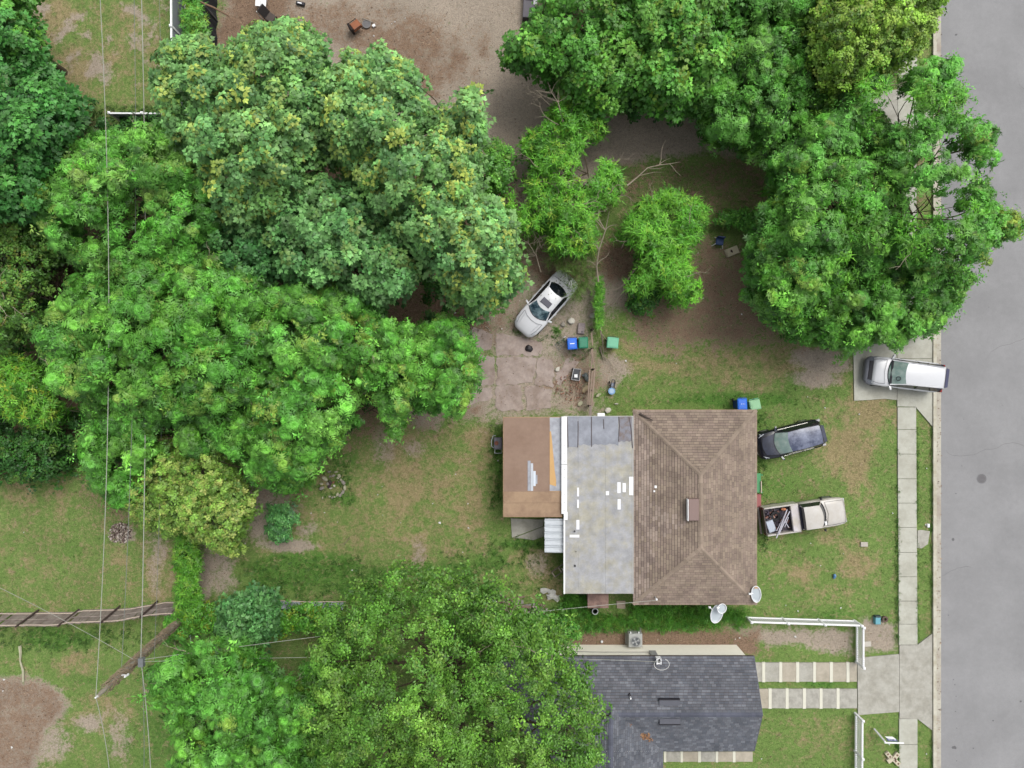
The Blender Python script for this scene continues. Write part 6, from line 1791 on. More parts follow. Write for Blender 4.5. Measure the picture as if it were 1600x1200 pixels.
def tree(name, label, poly, z_lo, z_hi, kind, palette, tip=None, tip_p=.15, pr=1.0, dens=5.5, scale=1.0, seed=0, group=None, gap=0.0, base=None, trunk_r=.2, nlimb=9, ecc=.75, zvar=.9, mix=None, bark=None, cat='tree', edge=True, inner=.12, bare=0):
    rng_ = np.random.default_rng(1000+seed); random.seed(seed); np.random.seed(seed)
    sub, spr = {'rosette': (1.6, .18), 'lobed': (4.0, .26), 'broad': (4.0, .28), 'fine': (6.0, .34), 'yellow': (4.0, .20), 'vine': (3.0, .28), 'bush': (4.0, .3)}.get(kind, (5.0, .3))
    P_, N_, I_, cen, rr = crown_points(poly, z_lo, z_hi, pr, rng_, dens, gap, ecc, zvar, edge, inner, sub, spr)
    cxy = cen[:, :2].mean(0) if base is None else np.array(P(*base))
    t = thing(name, label, cat, (float(cxy[0]), float(cxy[1]), 0), 0, group)
    palette = np.asarray(palette)
    pc = palette[rng_.integers(0, len(palette), len(cen))]               # each branch end its own tone
    q = .65*pc[I_]+.35*palette[rng_.integers(0, len(palette), len(I_))]
    q = q*rng_.uniform(.80, 1.18, len(cen))[I_][:, None]
    q *= (rng_.uniform(.88, 1.12, len(I_))*SPRAY[0])[:, None]
    if tip is not None:
        hgt = (P_[:, 2]-cen[I_, 2])/rr[I_]
        pt_ = rng_.random(len(I_)) < tip_p*1.5*np.clip(hgt+.35, 0, 1)
        f_ = rng_.uniform(.3, 1.0, pt_.sum())[:, None]
        q[pt_] = q[pt_]*(1-f_)+np.asarray(c(*tip))*rng_.uniform(.8, 1.1, pt_.sum())[:, None]*f_
    sc_ = rng_.uniform(.55, 1.3, len(I_))*scale
    if kind == 'rosette': N_ = N_+rng_.normal(size=N_.shape)*.35
    if mix is None:
        V, C = scatter(kind, P_, N_, sc_, q, rng_)
    else:
        mk, frac, mpal, seedm = mix
        g_ = vnoise(cen[:, 0], cen[:, 1], .35, seedm)
        thr = np.quantile(g_, 1-frac); k_ = (g_ >= thr)[I_]
        mp = np.asarray(mpal); q[k_] = mp[rng_.integers(0, len(mp), k_.sum())]*(rng_.uniform(.8, 1.2, k_.sum())*SPRAY[0][k_])[:, None]
        Va, Ca = scatter(kind, P_[~k_], N_[~k_], sc_[~k_], q[~k_], rng_)
        Vb, Cb = scatter(mk, P_[k_], N_[k_], sc_[k_], q[k_], rng_)
        V = np.concatenate([Va, Vb]); C = np.concatenate([Ca, Cb])
    if kind == 'rosette':
        nf_ = int(len(I_)*.9); jf = rng_.integers(0, len(I_), nf_)
        pf = P_[jf]+rng_.normal(size=(nf_, 3))*np.array((.32, .32, .18)); qf = q[jf]*rng_.uniform(.6, 1.25, nf_)[:, None]
        Vf, Cf = scatter('twiggy', pf, N_[jf]+rng_.normal(size=(nf_, 3))*.5, rng_.uniform(.6, 1.3, nf_), qf, rng_)
        V = np.concatenate([V, Vf]); C = np.concatenate([C, Cf])
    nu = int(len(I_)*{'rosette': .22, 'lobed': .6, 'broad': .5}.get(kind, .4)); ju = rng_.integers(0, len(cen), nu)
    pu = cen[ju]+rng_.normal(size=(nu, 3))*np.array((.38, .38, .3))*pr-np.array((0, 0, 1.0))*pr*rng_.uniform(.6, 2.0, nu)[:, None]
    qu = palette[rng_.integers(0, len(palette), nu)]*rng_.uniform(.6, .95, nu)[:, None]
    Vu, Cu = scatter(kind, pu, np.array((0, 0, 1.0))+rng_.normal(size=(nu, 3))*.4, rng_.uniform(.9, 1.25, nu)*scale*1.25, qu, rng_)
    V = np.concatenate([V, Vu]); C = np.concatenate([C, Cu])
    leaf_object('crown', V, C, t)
    # trunk and limbs
    mb = MB(); zt = z_lo*.45+.3
    fork = (cxy[0]+random.uniform(-.2, .2), cxy[1]+random.uniform(-.2, .2), zt)
    mb.tube(limb_path((cxy[0], cxy[1], -.15), fork, 5, .15, 0), [trunk_r*1.35, trunk_r*1.1, trunk_r, trunk_r*.95, trunk_r*.9, trunk_r*.85], 9)
    order = rng_.permutation(len(cen))[:nlimb*3]
    for k_, i in enumerate(order):
        tgt = cen[i]-np.array((0, 0, rr[i]*.3))
        big = k_ < nlimb
        st_ = fork if big else tuple(np.array(fork)+(cen[order[k_ % nlimb]]-np.array(fork))*random.uniform(.35, .7))
        pth = limb_path(st_, tgt, 6, .5, .12)
        r0_ = trunk_r*(.5 if big else .22)
        mb.tube(pth, [max(.012, r0_*(1-.82*j/6)) for j in range(7)], 5)
    mb.build('trunk', bark or M_bark, t, smooth=True, world=True)
    if bare:
        for k_ in range(bare):
            bb = MB()
            i = rng_.integers(0, len(cen)); a_ = cen[i]+np.array((0, 0, rr[i]*.3)); an = random.random()*6.28; L = random.uniform(.7, 1.8)
            p = np.array(a_); pts = [tuple(p)]
            for j in range(6):
                an += random.uniform(-.5, .5); p = p+np.array((math.cos(an), math.sin(an), random.uniform(-.05, .3)))*L/6; pts.append(tuple(p))
                if j in (2, 4):
                    a2 = an+random.choice((-1, 1))*.8; q2 = p.copy(); pp = [tuple(q2)]
                    for _ in range(3): q2 = q2+np.array((math.cos(a2), math.sin(a2), random.uniform(0, .2)))*L/9; a2 += random.uniform(-.4, .4); pp.append(tuple(q2))
                    bb.tube(pp, [.014, .012, .009, .006], 4)
            bb.tube(pts, [.026, .024, .021, .018, .014, .011, .007], 4)
            tag(bb.build('bare_twig', M_barkp, t, world=True), kind='stuff')
    return t

# palettes (as seen)
grey_green = pal((132,194,108),(146,204,116),(118,182,102),(158,214,124),(138,198,98))*1.1
teal_green = pal((102,172,92),(116,184,100),(92,160,86),(128,194,108))*1.05
vivid = pal((106,184,64),(120,194,70),(94,168,58),(140,206,86),(112,188,76))*1.12
vivid2 = pal((100,174,60),(112,186,66),(90,162,56),(128,196,72),(110,182,74))*1.12
deep = pal((62,122,46),(74,136,50),(54,110,42),(86,148,56))
yellowg = pal((156,206,84),(170,218,94),(140,190,76),(126,178,70),(186,224,106))
lime = pal((112,194,52),(128,208,60),(98,178,50),(144,220,72),(106,186,56))
oak = 1.1*pal((112,170,60),(124,182,66),(100,158,54),(138,192,72),(94,148,52))
olive = pal((108,166,66),(122,178,72),(96,152,60),(134,184,78))

def off(pp, dx=0, dy=0): return [(x+dx, y+dy) for x, y in pp]
G1 = 'trees of the back garden wood'
tree('large_tree', 'big grey-green tree with pale yellow leaf tips beside the top left vinyl fence', [(240,92),(268,72),(300,66),(345,78),(375,62),(400,42),(450,38),(495,55),(500,100),(518,150),(500,195),(492,240),(452,282),(440,335),(395,350),(350,335),(322,290),(300,245),(262,205),(246,150)], 5.5, 10.5, 'lobed', grey_green, (212,234,106), 0.20, 0.76, 4.6, 0.92, 1, G1, trunk_r=.28)
tree('large_tree', 'big grey-green tree bulging toward the bare drive, its right edge above the white sedan', [(520,120),(545,85),(610,78),(640,105),(645,148),(680,172),(712,158),(740,138),(748,190),(742,240),(745,305),(790,325),(800,375),(810,430),(772,455),(748,482),(705,455),(655,400),(598,335),(556,285),(528,235),(502,190)], 5.5, 10.5, 'lobed', grey_green, (214,236,108), 0.22, 0.76, 4.6, 0.92, 2, G1, trunk_r=.28)
tree('large_tree', 'dull blue-green tree in the middle of the wood, between its two grey-green neighbours', [(425,320),(465,300),(500,278),(555,300),(598,345),(650,405),(640,450),(590,475),(545,460),(500,440),(440,435),(418,385)], 4.5, 9.0, 'lobed', teal_green*.5+grey_green[:4]*.5, (150,182,90), 0.09, 0.66, 4.6, 0.92, 3, G1, trunk_r=.24)
tree('small_tree', 'dark teal-green tree showing below the first big tree', [(322,330),(370,345),(425,350),(430,410),(410,445),(360,445),(330,410),(312,370)], 3.5, 6.5, 'lobed', teal_green, (110,150,80), 0.05, 0.59, 4.6, 0.92, 4, G1)
tree('rosette_tree', 'fresh green tree with feathery tufts under the wires at the upper left', [(50,300),(90,250),(130,225),(190,215),(250,200),(290,240),(320,290),(332,345),(350,405),(310,430),(240,445),(150,425),(90,385),(60,345)], 4.5, 8.5, 'rosette', vivid, (150,190,84), 0.08, 0.75, 3.3, 1.02, 5, G1, gap=.18, bare=8)
tree('rosette_tree', 'fresh green tree with feathery tufts at the left of the wood', [(110,440),(160,420),(230,405),(330,405),(400,440),(425,520),(405,600),(335,645),(230,655),(150,630),(88,605),(70,545),(85,485)], 5.0, 9.0, 'rosette', vivid2, (158,198,84), 0.10, 0.75, 3.3, 1.09, 6, G1, gap=.14, bare=10)
tree('rosette_tree', 'bright green tufted tree spreading right from the wood toward the broken concrete slab', [(385,480),(420,452),(470,458),(530,448),(565,470),(590,500),(645,528),(700,490),(722,510),(742,560),(744,592),(715,645),(684,645),(645,612),(618,665),(598,640),(572,600),(545,645),(520,694),(482,722),(482,748),(440,742),(400,700),(385,640),(372,560)], 4.5, 8.5, 'rosette', vivid, (170,204,84), 0.12, 0.71, 3.3, 1.02, 7, G1, gap=.12, bare=8)
tree('rosette_tree', 'green tufted tree at the lower edge of the wood above the yellow-green tree', [(150,640),(230,648),(330,640),(400,640),(440,690),(470,742),(455,762),(400,752),(385,712),(345,700),(300,716),(262,700),(236,724),(200,752),(190,790),(170,770),(150,745),(128,700)], 3.5, 6.5, 'rosette', vivid2, (150,188,84), 0.07, 0.64, 3.3, 0.98, 8, G1, gap=.16)
tree('flowering_tree', 'pale yellow-green blossoming tree at the head of the vine hedge', [(214,700),(240,680),(282,690),(318,684),(340,706),(352,728),(372,740),(380,772),(398,786),(386,815),(366,838),(370,868),(340,862),(322,846),(300,840),(286,826),(262,836),(236,820),(226,826),(205,800),(184,780),(206,758),(212,735)], 3.0, 5.4, 'yellow', yellowg, (196,206,110), .25, 0.42, 14, 1.00, 9, None, trunk_r=.16)
tree('dark_tree', 'dark blue-green tree on the left edge, upper part', [(-60,20),(15,20),(40,60),(55,110),(100,140),(112,170),(80,240),(55,290),(30,335),(-60,345)], 5.0, 9.0, 'broad', pal((86,166,74),(98,178,80),(76,152,66),(110,188,84)), (104,150,70), .08, 0.77, 5.0, 0.90, 10, 'trees on the left edge', gap=.1)
tree('green_tree', 'mid green tree behind the dark one at the top left corner', [(-60,-60),(20,-50),(30,20),(50,80),(40,120),(-60,120)], 4.0, 7.0, 'broad', vivid2, (140,180,60), .08, 0.63, 5.0, 0.85, 11, 'trees on the left edge')
tree('olive_tree', 'olive green small leaved tree on the left edge beside the dead thicket', [(-60,345),(40,335),(85,365),(75,430),(40,470),(60,500),(40,530),(-60,540)], 3.0, 6.0, 'bush', olive, (150,160,60), .15, 0.80, 8.0, 0.95, 12, 'trees on the left edge', gap=.15, bare=10)
tree('vine_tree', 'lime green vine mantled tree on the left edge', [(-40,560),(30,556),(62,590),(70,620),(95,650),(60,668),(30,660),(0,640),(-40,640)], 2.5, 4.6, 'vine', lime*.9, (180,204,60), .2, 0.50, 9.0, 0.90, 13, 'trees on the left edge')
tree('dark_shrub', 'dark green shrub mass at the bottom of the left edge wood', [(-40,655),(30,690),(85,665),(95,700),(85,735),(60,762),(20,750),(-40,752)], 1.0, 2.8, 'bush', deep, (110,150,50), .1, 0.70, 8.0, 0.95, 14, 'trees on the left edge', cat='shrub')
# top right mass
G2 = 'trees along the top edge'
tree('broad_tree', 'bright broad-leaved tree at the top, its left edge over the bare drive', [(792,60),(830,40),(850,-10),(880,-60),(1010,-60),(1000,40),(1010,100),(985,145),(955,168),(920,164),(890,128),(850,108),(800,92)], 3.0, 6.2, 'broad', vivid2, (140,184,64), .14, 0.77, 5.0, 0.85, 20, G2)
tree('broad_tree', 'bright broad-leaved tree in the middle of the top edge', [(985,-60),(1190,-60),(1165,40),(1148,95),(1100,150),(1060,165),(1010,152),(985,110),(975,40)], 3.2, 6.6, 'broad', vivid, (150,190,64), .14, 0.77, 5.0, 0.90, 21, G2)
tree('dark_tree', 'darker green tree between the broad-leaved trees and the yellow-green one', [(1150,-60),(1280,-60),(1275,60),(1285,110),(1310,150),(1262,170),(1262,200),(1235,228),(1190,228),(1140,220),(1104,195),(1098,160),(1140,110)], 2.8, 5.6, 'rosette', vivid2*.85, (126,180,66), 0.06, 0.75, 3.3, 1.02, 22, G2)
tree('round_tree', 'yellow-green fine leaved tree at the top next to the road', [(1275,-60),(1490,-60),(1472,15),(1458,50),(1425,88),(1372,104),(1350,148),(1305,152),(1272,112),(1262,50)], 4.5, 8.0, 'yellow', pal((148,202,64),(164,216,72),(132,186,60),(118,172,54),(180,226,88)), (176,200,84), .2, 0.62, 13.3, 1.10, 23, G2)
# big tree on the right
G3 = 'big spreading tree at the pavement'
tree('rosette_tree', 'big tufted green tree left of the pavement, standing over white scraps', [(1205,250),(1250,215),(1290,180),(1345,165),(1400,200),(1410,300),(1400,400),(1340,440),(1270,470),(1225,490),(1198,470),(1180,430),(1192,395),(1184,370),(1200,330),(1218,285)], 3.6, 7.4, 'rosette', vivid2, (150,190,74), 0.06, 0.79, 3.3, 1.02, 30, G3, gap=.08, mix=('vine', .1, lime*.8, 5))
tree('rosette_tree', 'loose tufted tree reaching out over the kerb and road with lime vine in it', [(1330,150),(1355,120),(1400,128),(1440,108),(1482,104),(1492,140),(1505,165),(1500,195),(1545,195),(1552,250),(1542,300),(1560,365),(1542,405),(1500,412),(1478,420),(1440,430),(1400,400),(1400,300),(1390,200)], 5.5, 8.5, 'rosette', vivid, (150,188,74), 0.08, 0.64, 3.3, 0.92, 31, G3, gap=.38, mix=('vine', .3, lime*.95, 8), bare=8)
tree('rosette_tree', 'dense tufted tree just above the white car in the driveway', [(1205,474),(1235,466),(1290,450),(1350,420),(1410,400),(1470,420),(1512,432),(1492,475),(1462,508),(1418,522),(1402,536),(1342,542),(1295,532),(1250,512),(1220,496)], 2.8, 5.6, 'rosette', vivid2, (146,190,70), 0.07, 0.64, 3.3, 0.98, 32, G3, gap=.08)
tree('leaf_tuft_branch', 'single feathery branch tuft hanging alone over the road', [(1563,340),(1586,338),(1590,360),(1568,366)], 6.2, 6.6, 'rosette', vivid, (180,206,80), .3, 0.42, 9.0, 0.75, 33, G3, nlimb=2, trunk_r=.04, base=(1480,340), cat='branch', zvar=.1)
tree('leaf_tuft_branch', 'small feathery branch tuft at the kerb below the big tree', [(1490,425),(1512,424),(1514,445),(1494,446)], 5.8, 6.2, 'rosette', vivid2, (150,186,80), .2, 0.40, 9.0, 0.70, 34, G3, nlimb=2, trunk_r=.04, base=(1460,420), cat='branch', zvar=.1)
# vine covered trees in the middle
G4 = 'lime vine covered trees in the middle'
tree('vine_tree', 'tall lime green vine covered tree above the white sedan', [(855,190),(880,150),(912,150),(938,190),(932,232),(968,272),(962,312),(932,322),(928,384),(900,395),(866,388),(850,350),(822,368),(798,340),(790,312),(830,290),(836,250),(815,232)], 1.6, 4.0, 'vine', lime, (176,222,74), .10, 0.50, 9.0, 0.90, 40, G4, gap=.16, bare=46)
tree('vine_tree', 'rounded lime green vine covered tree between the vine tree and the bare brown patch', [(980,348),(1022,304),(1060,302),(1100,326),(1097,362),(1070,392),(1074,428),(1092,460),(1070,476),(1044,456),(1024,436),(1004,462),(986,444),(1010,400),(978,370)], 1.6, 4.0, 'vine', lime*.97, (160,216,68), .08, 0.50, 11.0, 0.90, 41, G4, bare=5)
tree('shrub', 'low green shrub left of the tall vine tree', [(768,225),(795,230),(800,268),(788,300),(765,290),(752,255)], 1.5, 3.0, 'bush', vivid2, (130,170,60), .1, 0.60, 9.0, 0.95, 42, None, cat='shrub')
# oak
tree('oak_tree', 'wide fine leaved green tree at the bottom overlapping the grey roof', [(496,1018),(516,982),(546,954),(570,934),(614,922),(650,920),(698,918),(726,944),(765,940),(788,970),(800,998),(850,982),(880,1015),(895,1065),(935,1095),(950,1140),(940,1185),(925,1260),(700,1330),(520,1300),(495,1200),(478,1130),(490,1070)], 6.5, 11.0, 'fine', oak, (130,168,64), .14, 1.30, 7.0, 1.10, 50, None, trunk_r=.35, nlimb=14, zvar=1.3, bare=16)
tree('rosette_tree', 'bright green tufted tree at the bottom left behind the chain link fence', [(262,1040),(300,1010),(345,1000),(395,1035),(420,1070),(470,1050),(500,1060),(485,1130),(498,1200),(500,1280),(290,1280),(270,1200),(285,1150),(245,1090),(240,1060)], 4.5, 8.0, 'rosette', vivid2, (150,190,74), 0.07, 0.75, 3.3, 1.02, 51, None, gap=.1, bare=4)
tree('small_tree', 'dark blue-green young tree in the hedge left of the big fine leaved tree', [(352,945),(395,928),(420,940),(430,975),(405,1000),(395,1030),(355,1000),(340,975)], 2.5, 4.5, 'broad', teal_green, (100,156,80), .08, 0.49, 5.0, 0.76, 52, None)

# ------------------------------------------------------------------ hedges, undergrowth, weeds
def hedge(name, label, poly, z0, z1, kind, palette, tip, tp, pr, dens, seed, cat='hedge', kind_='stuff', gap=0.0, scale=.9, group=None):
    rng_ = np.random.default_rng(seed)
    P_, N_, I_, cen, rr = crown_points(poly, z0, z1, pr, rng_, dens, gap, .9, (z1-z0)*.3, True, .2)
    palette = np.asarray(palette); q = palette[rng_.integers(0, len(palette), len(I_))]*rng_.uniform(.8, 1.2, len(I_))[:, None]
    if tip: k_ = rng_.random(len(I_)) < tp; q[k_] = c(*tip)
    P_[:, 2] = np.maximum(P_[:, 2], .03)
    V, C = scatter(kind, P_, N_, rng_.uniform(.8, 1.15, len(I_))*scale, q, rng_)
    o = leaf_object(name, V, C)
    tag(o, label, cat, group)
    if kind_: tag(o, kind=kind_)
    return o
t = thing('vine_hedge', 'narrow bright vine hedge over a dark fence below the yellow-green tree', 'hedge', (*P(295, 900), 0))
def hedge_in(t, *a, **k_):
    o = hedge(*a, **k_); loc0 = np.array(t.location); me = o.data
    co = np.empty(len(me.vertices)*3, np.float32); me.vertices.foreach_get('co', co); co = co.reshape(-1, 3)-loc0.astype(np.float32); me.vertices.foreach_set('co', co.ravel())
    o.parent = t
    for key in ('label', 'category', 'kind'):
        if key in o: del o[key]
    return o
hedge_in(t, 'foliage', 'x', [(278,830),(304,832),(306,862),(314,880),(309,905),(317,935),(312,960),(298,985),(284,962),(276,930),(283,905),(276,880),(280,860)], 1.2, 2.0, 'vine', lime*.72, (140,190,60), .15, .36, 16, 61, scale=.8)
a_, b_ = P(300, 830), P(304, 960)
MB().box(min(a_[0],b_[0])-.05,max(a_[0],b_[0])+.0,b_[1],a_[1],-.05,1.5).build('fence_panel', mat('dark_panel', c(60,52,44), .9, .2, 6), t, world=True)
hedge('hedge', 'lime and green vine hedge along the top left fence', [(292,-60),(312,-60),(314,30),(318,80),(300,85),(292,60)], .9, 1.7, 'vine', vivid*1.0, (150,190,60), .15, .4, 12, 62)
hedge('hedge', 'ragged green hedge along the pale sheet fence', [(262,965),(320,945),(350,960),(400,955),(440,945),(520,948),(545,955),(520,985),(480,985),(420,992),(350,985),(300,990),(262,1000)], .7, 1.5, 'bush', np.concatenate([vivid2, lime*.75]), (150,180,50), .12, .5, 11, 63)
hedge('hedge', 'thick green shrubbery south of the plank pile', [(690,950),(740,955),(800,965),(870,962),(900,975),(905,990),(860,1003),(800,1000),(740,1010),(690,1000)], .5, 1.6, 'bush', vivid2, (130,170,60), .1, .5, 11, 64)
hedge('shrub', 'tall green weeds filling the strip between the two houses', [(868,945),(918,957),(960,963),(1010,958),(1060,966),(1110,970),(1165,968),(1150,978),(1080,979),(1000,981),(930,984),(870,988)], .02, .2, 'weed', vivid2*.95, (150,186,80), .15, .3, 16, 65, cat='shrub', gap=.2, scale=.75)
hedge('shrub', 'dark green weeds along the south wall of the brown roofed house', [(880,930),(916,930),(918,955),(888,958)], 0.0, .25, 'weed', vivid2*.9, (110,150,60), .1, .3, 16, 66, cat='shrub')
hedge('shrub', 'dark green weeds beneath the south eave near the dishes', [(985,945),(1090,950),(1160,955),(1165,968),(1080,968),(990,966)], 0.0, .2, 'weed', vivid2*.85, (110,150,60), .1, .3, 16, 67, cat='shrub', gap=.2)
hedge('fence_vine', 'thin green vine climbing over the upper stretch of the rail fence', [(933,440),(937,432),(939,470),(937,500),(937,512),(934,512),(934,470)], .7, 1.1, 'vine', lime*.8, None, 0, .16, 16, 68, cat='vine', gap=.3, scale=.5)
hedge('garden_shrub', 'dark blue-green young shrub in the back yard beside the bare path', [(425,790),(450,785),(462,810),(455,840),(435,845),(420,830)], .4, 1.5, 'bush', teal_green, (110,160,110), .1, .4, 13, 69, cat='shrub')
hedge('shrub', 'green shrubs at the left edge of the spreading tree', [(1118,340),(1160,332),(1200,345),(1205,400),(1212,440),(1200,492),(1188,460),(1182,405),(1180,368),(1150,350),(1118,350)], .2, .9, 'bush', vivid2*.9, (120,160,60), .1, .35, 11, 70, cat='shrub')
hedge('shrub', 'low lime shrubs under the rounded vine tree', [(985,440),(1010,430),(1030,470),(1010,490),(985,480)], .3, .9, 'bush', deep*1.1, (120,160,60), .1, .4, 12, 71, cat='shrub')
hedge('dead_thicket', 'grey-brown dead thicket with bare limbs at the left of the wood', [(25,385),(70,375),(130,395),(135,440),(110,470),(60,445),(30,430)], 1.5, 3.0, 'twig', pal((150,130,116),(128,108,90),(112,98,70),(96,104,56)), None, 0, .6, 12, 72, cat='thicket', scale=1.0)
hedge('dead_thicket', 'pinkish grey dead thicket on the left edge above the lime tree', [(-20,485),(20,480),(36,510),(20,530),(-20,530)], 1.5, 2.6, 'twig', pal((176,156,146),(150,130,118),(140,120,100)), None, 0, .5, 12, 73, cat='thicket')
hedge('wispy_bush', 'wispy pale green drooping bush over the sedan boot', [(895,385),(925,380),(928,430),(905,470),(892,455),(880,420),(850,412),(862,398)], 1.2, 2.2, 'twig', pal((124,164,74),(140,176,92),(110,146,62)), None, 0, .45, 12, 74, cat='bush', gap=.1)
hedge('undergrowth', 'dark green undergrowth covering the floor of the wood', [(10,180),(150,185),(262,190),(330,290),(430,340),(640,420),(760,470),(700,560),(560,650),(490,720),(400,752),(330,700),(150,740),(0,660)], .3, 1.8, 'bush', deep*.95, (90,130,50), .1, 1.0, 3.2, 75, cat='undergrowth', gap=.36, scale=1.25)
hedge('undergrowth', 'dark green undergrowth beneath the trees of the top edge', [(830,-40),(1290,-40),(1290,140),(1230,180),(1150,200),(960,170),(880,110)], .3, 1.5, 'bush', deep, None, 0, 1.0, 3.2, 76, cat='undergrowth', gap=.34, scale=1.25)
hedge('undergrowth', 'dark green undergrowth beneath the spreading tree', [(1190,330),(1290,220),(1400,230),(1400,520),(1330,540),(1200,480)], .3, 1.5, 'bush', deep, None, 0, 1.0, 3.2, 77, cat='undergrowth', gap=.34, scale=1.25)

# bare dead branches lying and standing
def branch(label, pts, r0_, side=6, seed=0, z=None):
    random.seed(seed); mb = MB(); W = [P3(*p) for p in pts]
    n = len(W); mb.tube(W, [r0_*(1-.75*i/(n-1)) for i in range(n)], 6)
    for k_ in range(side):
        i = random.randint(1, n-2); p = np.array(W[i]); d = np.array(W[i+1])-np.array(W[i-1]); an = math.atan2(d[1], d[0])+random.choice((-1, 1))*random.uniform(.5, 1.1)
        L = random.uniform(.6, 1.6); pp = [tuple(p)]
        for j in range(5):
            an += random.uniform(-.35, .35); p = p+np.array((math.cos(an), math.sin(an), random.uniform(-.1, .15)))*L/5; pp.append(tuple(p))
        mb.tube(pp, [r0_*.5, r0_*.42, r0_*.35, r0_*.28, r0_*.2, r0_*.12], 4)
    o = mb.build('dead_branch', M_barkp, smooth=True)
    return tag(o, label, 'branch', 'bare dead branches')
branch('long pale dead branch curving from the rounded vine tree down to the broken block', [(995,418,2.8),(985,430,2.4),(979,442,2.0),(972,458,1.6),(960,472,1.2),(950,482,.8),(938,494,.5),(918,503,.2)], .055, 5, 1)
branch('pale forked dead branch reaching over the shaded strip under the drive', [(980,290,3.6),(998,275,3.8),(1012,262,4.0),(1030,258,4.0),(1046,256,4.0),(1063,253,4.0)], .045, 5, 2)
branch('pale dead branches tangled between the two vine trees', [(935,440,2.0),(932,415,2.8),(936,390,3.4),(946,360,3.8),(952,330,4.0)], .06, 9, 3)
branch('bare twiggy branch at the lower left of the tall vine tree', [(845,425,1.5),(838,400,2.2),(826,380,2.6),(812,372,2.8)], .035, 7, 4)
branch('bare twigs above the tall vine tree', [(880,190,4.6),(872,160,4.8),(862,145,4.8),(856,128,4.8)], .04, 8, 5)
branch('pale bare twigs to the left of the tall vine tree', [(860,165,4.2),(846,152,4.2),(826,140,4.2),(812,132,4.0)], .025, 6, 6)
branch('thin dead branch in the dark gap at the left of the wood', [(102,488,2.0),(96,470,2.6),(86,450,3.0),(72,428,3.4)], .06, 4, 7)
branch('thick brown dead limb in the dark gap at the left of the wood', [(108,490,1.8),(92,478,2.0),(78,468,2.4),(64,464,2.8),(58,440,3.0)], .08, 4, 8)
branch('curved bare limb under the wires in the wood', [(150,372,5.2),(165,360,5.4),(176,345,5.6),(182,328,5.6)], .045, 3, 9)
branch('bare limb below the lime tree on the left edge', [(95,680,1.5),(96,660,2.0),(104,640,2.4),(118,622,2.8)], .06, 4, 10)
branch('short mossy pale log beside the mint green bin', [(937,542,.1),(941,555,.12),(944,566,.1)], .07, 1, 11)
branch('mossy thin trunk lying along the rail fence by the bins', [(938,470,.6),(940,495,.6),(939,520,.5),(942,540,.3),(944,560,.15)], .06, 2, 12)
branch('pale bare twigs showing among the top trees at the road end', [(1262,60,5),(1250,62,5),(1235,58,5)], .03, 5, 13)
branch('thin pale stick in the back yard grass left of the path', [(546,840,.05),(540,848,.06),(535,854,.05)], .02, 1, 14)

# grass tufts: dense low geometry over the lawns
def grass_patch():
    rng_ = np.random.default_rng(5); n = 75000
    X = rng_.uniform(-33, 26.8, n); Y = rng_.uniform(-25, 25, n)
    d, y_, l, g_ = ground_masks(X, Y); px, py = px_of(X, Y)
    keep = (rng_.random(n) < np.clip(1.0-d*1.1-l*.9, .0, 1)*(.35+.65*g_))
    # nothing on built things
    for (x0,y0,x1,y1) in ((1400,-200,1434,1400),(1455,-200,1700,1400),(1332,532,1402,626),(1338,1022,1406,1118),(1404,1005,1457,1142),(1185,1034,1340,1066),(1198,1075,1340,1108),(1034,1172,1178,1192),(785,650,1185,945),(790,1006,1180,1300),(1402,490,1457,640),(798,808,853,845),(1316,140,1457,250),(1433,826,1454,858)):
        keep &= ~((px > x0) & (px < x1) & (py > y0) & (py < y1))
    X, Y, d, y_, g_ = X[keep], Y[keep], d[keep], y_[keep], g_[keep]
    n = len(X)
    lushc = np.array(c(100,156,64)); mid = np.array(c(140,172,90)); dryc = np.array(c(202,188,146))
    r_ = fbm(X, Y, 2.2, 40)
    k1 = np.clip(y_*1.3+(r_-.5)*1.6, 0, 1)[:, None]; k2 = np.clip(g_*1.2+(.5-r_), 0, 1)[:, None]
    q = mid*(1-k2)+lushc*k2; q = q*(1-k1)+dryc*k1; q *= rng_.uniform(.6, 1.3, n)[:, None]
    pos = np.stack([X, Y, np.full(n, -.045)], 1)
    nrm = np.array((0, 0, 1.0))+rng_.normal(size=(n, 3))*.2
    V, C = scatter('grass', pos, nrm, rng_.uniform(.5, 1.0, n)*(.7+.5*g_), q, rng_)
    ne = 5200; ex = np.array([1401.5, 1433.5, 1456.5, 1404])[rng_.integers(0, 4, ne)]+rng_.normal(size=ne)*1.1; ey = rng_.uniform(-60, 1260, ne)
    ok = (fbm(ex/S0, ey/S0, 1.3, 77) > .47) & ~((ey > 500) & (ey < 668)) & ~((ey > 1004) & (ey < 1144)) & ~((ey > 115) & (ey < 250))
    ex, ey = ex[ok], ey[ok]; qe = np.where((rng_.random(len(ex)) < .6)[:, None], lushc, mid)*rng_.uniform(.7, 1.2, len(ex))[:, None]
    Ve, Ce = scatter('grass', np.stack([(ex-800)/S0, (600-ey)/S0, np.full(len(ex), .0)], 1), np.array((0, 0, 1.0))+rng_.normal(size=(len(ex), 3))*.3, rng_.uniform(.6, 1.1, len(ex)), qe, rng_)
    V = np.concatenate([V, Ve]); C = np.concatenate([C, Ce])
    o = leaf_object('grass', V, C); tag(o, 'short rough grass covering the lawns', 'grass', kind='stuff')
grass_patch()
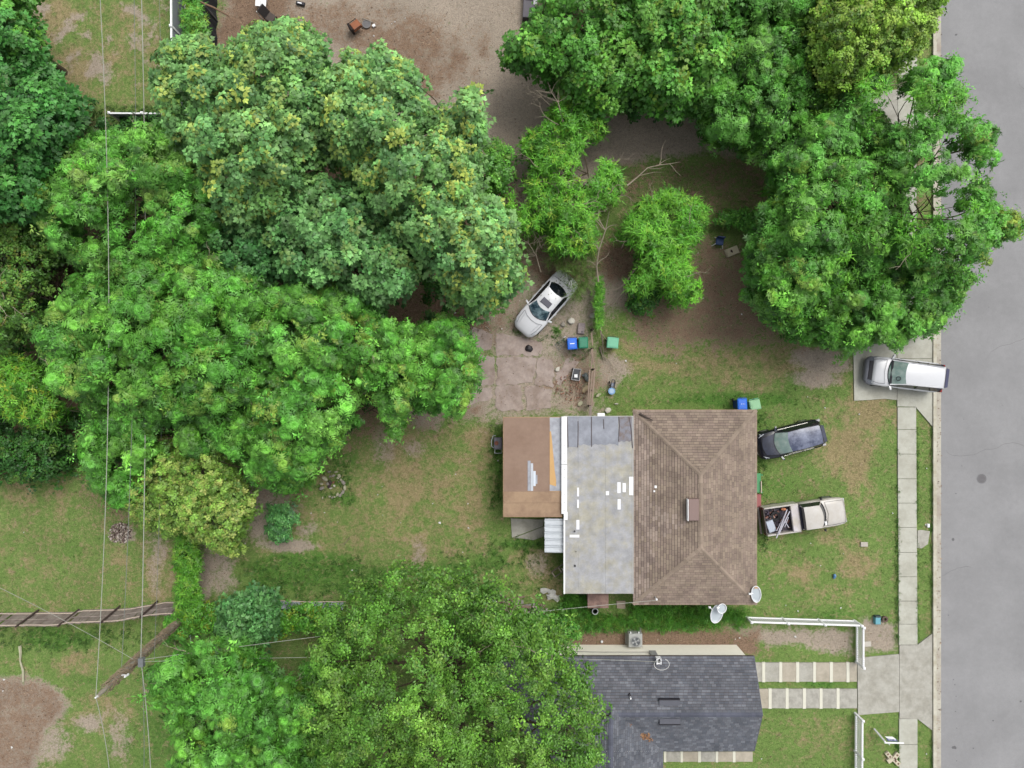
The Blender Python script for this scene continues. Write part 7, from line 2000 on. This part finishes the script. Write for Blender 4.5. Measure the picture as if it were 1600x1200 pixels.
def weeds(label, regions, n, cols, seed, sc_=(.45, .85)):
    rng_ = np.random.default_rng(seed); V_ = []; C_ = []
    for pp, k_ in regions:
        pp = np.array(pp, float); lo = pp.min(0); hi = pp.max(0)
        cand = lo+rng_.random((int(n*k_), 2))*(hi-lo); cand = cand[sdf(cand, pp)+rng_.normal(size=len(cand))*6 > 0]
        X, Y = (cand[:, 0]-800)/S0, (600-cand[:, 1])/S0
        cols_ = np.asarray(cols); q = cols_[rng_.integers(0, len(cols_), len(X))]*rng_.uniform(.8, 1.2, len(X))[:, None]
        nrm = np.array((0, 0, 1.0))+rng_.normal(size=(len(X), 3))*.3
        V, C = scatter('weed', np.stack([X, Y, np.full(len(X), -.04)], 1), nrm, rng_.uniform(*sc_, len(X)), q, rng_); V_.append(V); C_.append(C)
    o = leaf_object('tall_grass', np.concatenate(V_), np.concatenate(C_)); tag(o, label, 'grass', kind='stuff')
weeds('taller dark green weeds in clumps over the yards', [([(375,870),(560,870),(600,900),(560,930),(400,930),(370,900)],700),([(500,720),(550,715),(560,740),(550,790),(490,790)],260),([(770,665),(786,665),(786,780),(765,800)],260),([(690,860),(860,830),(880,920),(700,930)],500),([(800,838),(870,850),(870,870),(800,860)],160),([(860,515),(885,515),(880,540),(865,535)],40),([(890,545),(925,548),(925,570),(895,565)],50),([(790,505),(870,525),(850,532),(790,525)],80),([(1183,640),(1200,640),(1200,860),(1184,860)],200),([(310,960),(540,925),(700,930),(700,950),(540,960)],400)], .5, pal((104,158,68),(106,158,68),(80,134,56),(124,160,76)), 81)
weeds('taller green weeds around the left lawns', [([(0,680),(180,660),(220,800),(180,790),(90,720),(0,745)],700),([(60,165),(260,165),(265,200),(60,200)],400),([(0,985),(280,975),(280,1000),(0,1020)],300)], 1.0, pal((98,142,64),(110,152,70),(86,130,58)), 82, (.5,.9))
# leaf litter over bare and shaded soil
def litter_leaves():
    rng_ = np.random.default_rng(8); n = 60000
    X = rng_.uniform(-33, 26, n); Y = rng_.uniform(-25, 25, n); d, y_, l, g_ = ground_masks(X, Y); px, py = px_of(X, Y)
    keep = rng_.random(n) < np.clip(l*1.0+d*.18+.012, 0, 1)
    for (x0,y0,x1,y1) in ((1400,-200,1700,1400),(1332,532,1402,626),(1338,1022,1406,1118),(1185,1034,1340,1108),(785,650,1185,945),(790,1006,1180,1300)):
        keep &= ~((px > x0) & (px < x1) & (py > y0) & (py < y1))
    X, Y = X[keep], Y[keep]; ng = 900; X = np.concatenate([X, (1459+rng_.random(ng)**2*12-800)/S0]); Y = np.concatenate([Y, rng_.uniform(-25, 25, ng)]); n = len(X); s_ = rng_.uniform(.02, .065, n); a_ = rng_.random(n)*6.28
    V = np.zeros((n, 3, 3))
    for k_, t_ in enumerate((0, 2.3, 4.1)):
        V[:, k_, 0] = X+s_*np.cos(a_+t_); V[:, k_, 1] = Y+s_*.7*np.sin(a_+t_); V[:, k_, 2] = np.where(X > 26, .012, -.025)+rng_.uniform(0, .03, n)
    cols = pal((150,116,88),(176,146,116),(120,90,68),(196,170,140),(100,78,62)); q = cols[rng_.integers(0, len(cols), n)]
    o = leaf_object('leaf_litter', V.reshape(-1, 3), np.repeat(q, 3, 0), None, mat('dead_leaf2', (0,0,0), .9, .1, 4, attr=True)); tag(o, 'dry fallen leaves over the bare soil', 'leaves', kind='stuff')
litter_leaves()
print('LEAF TRIS', TOTAL[0])
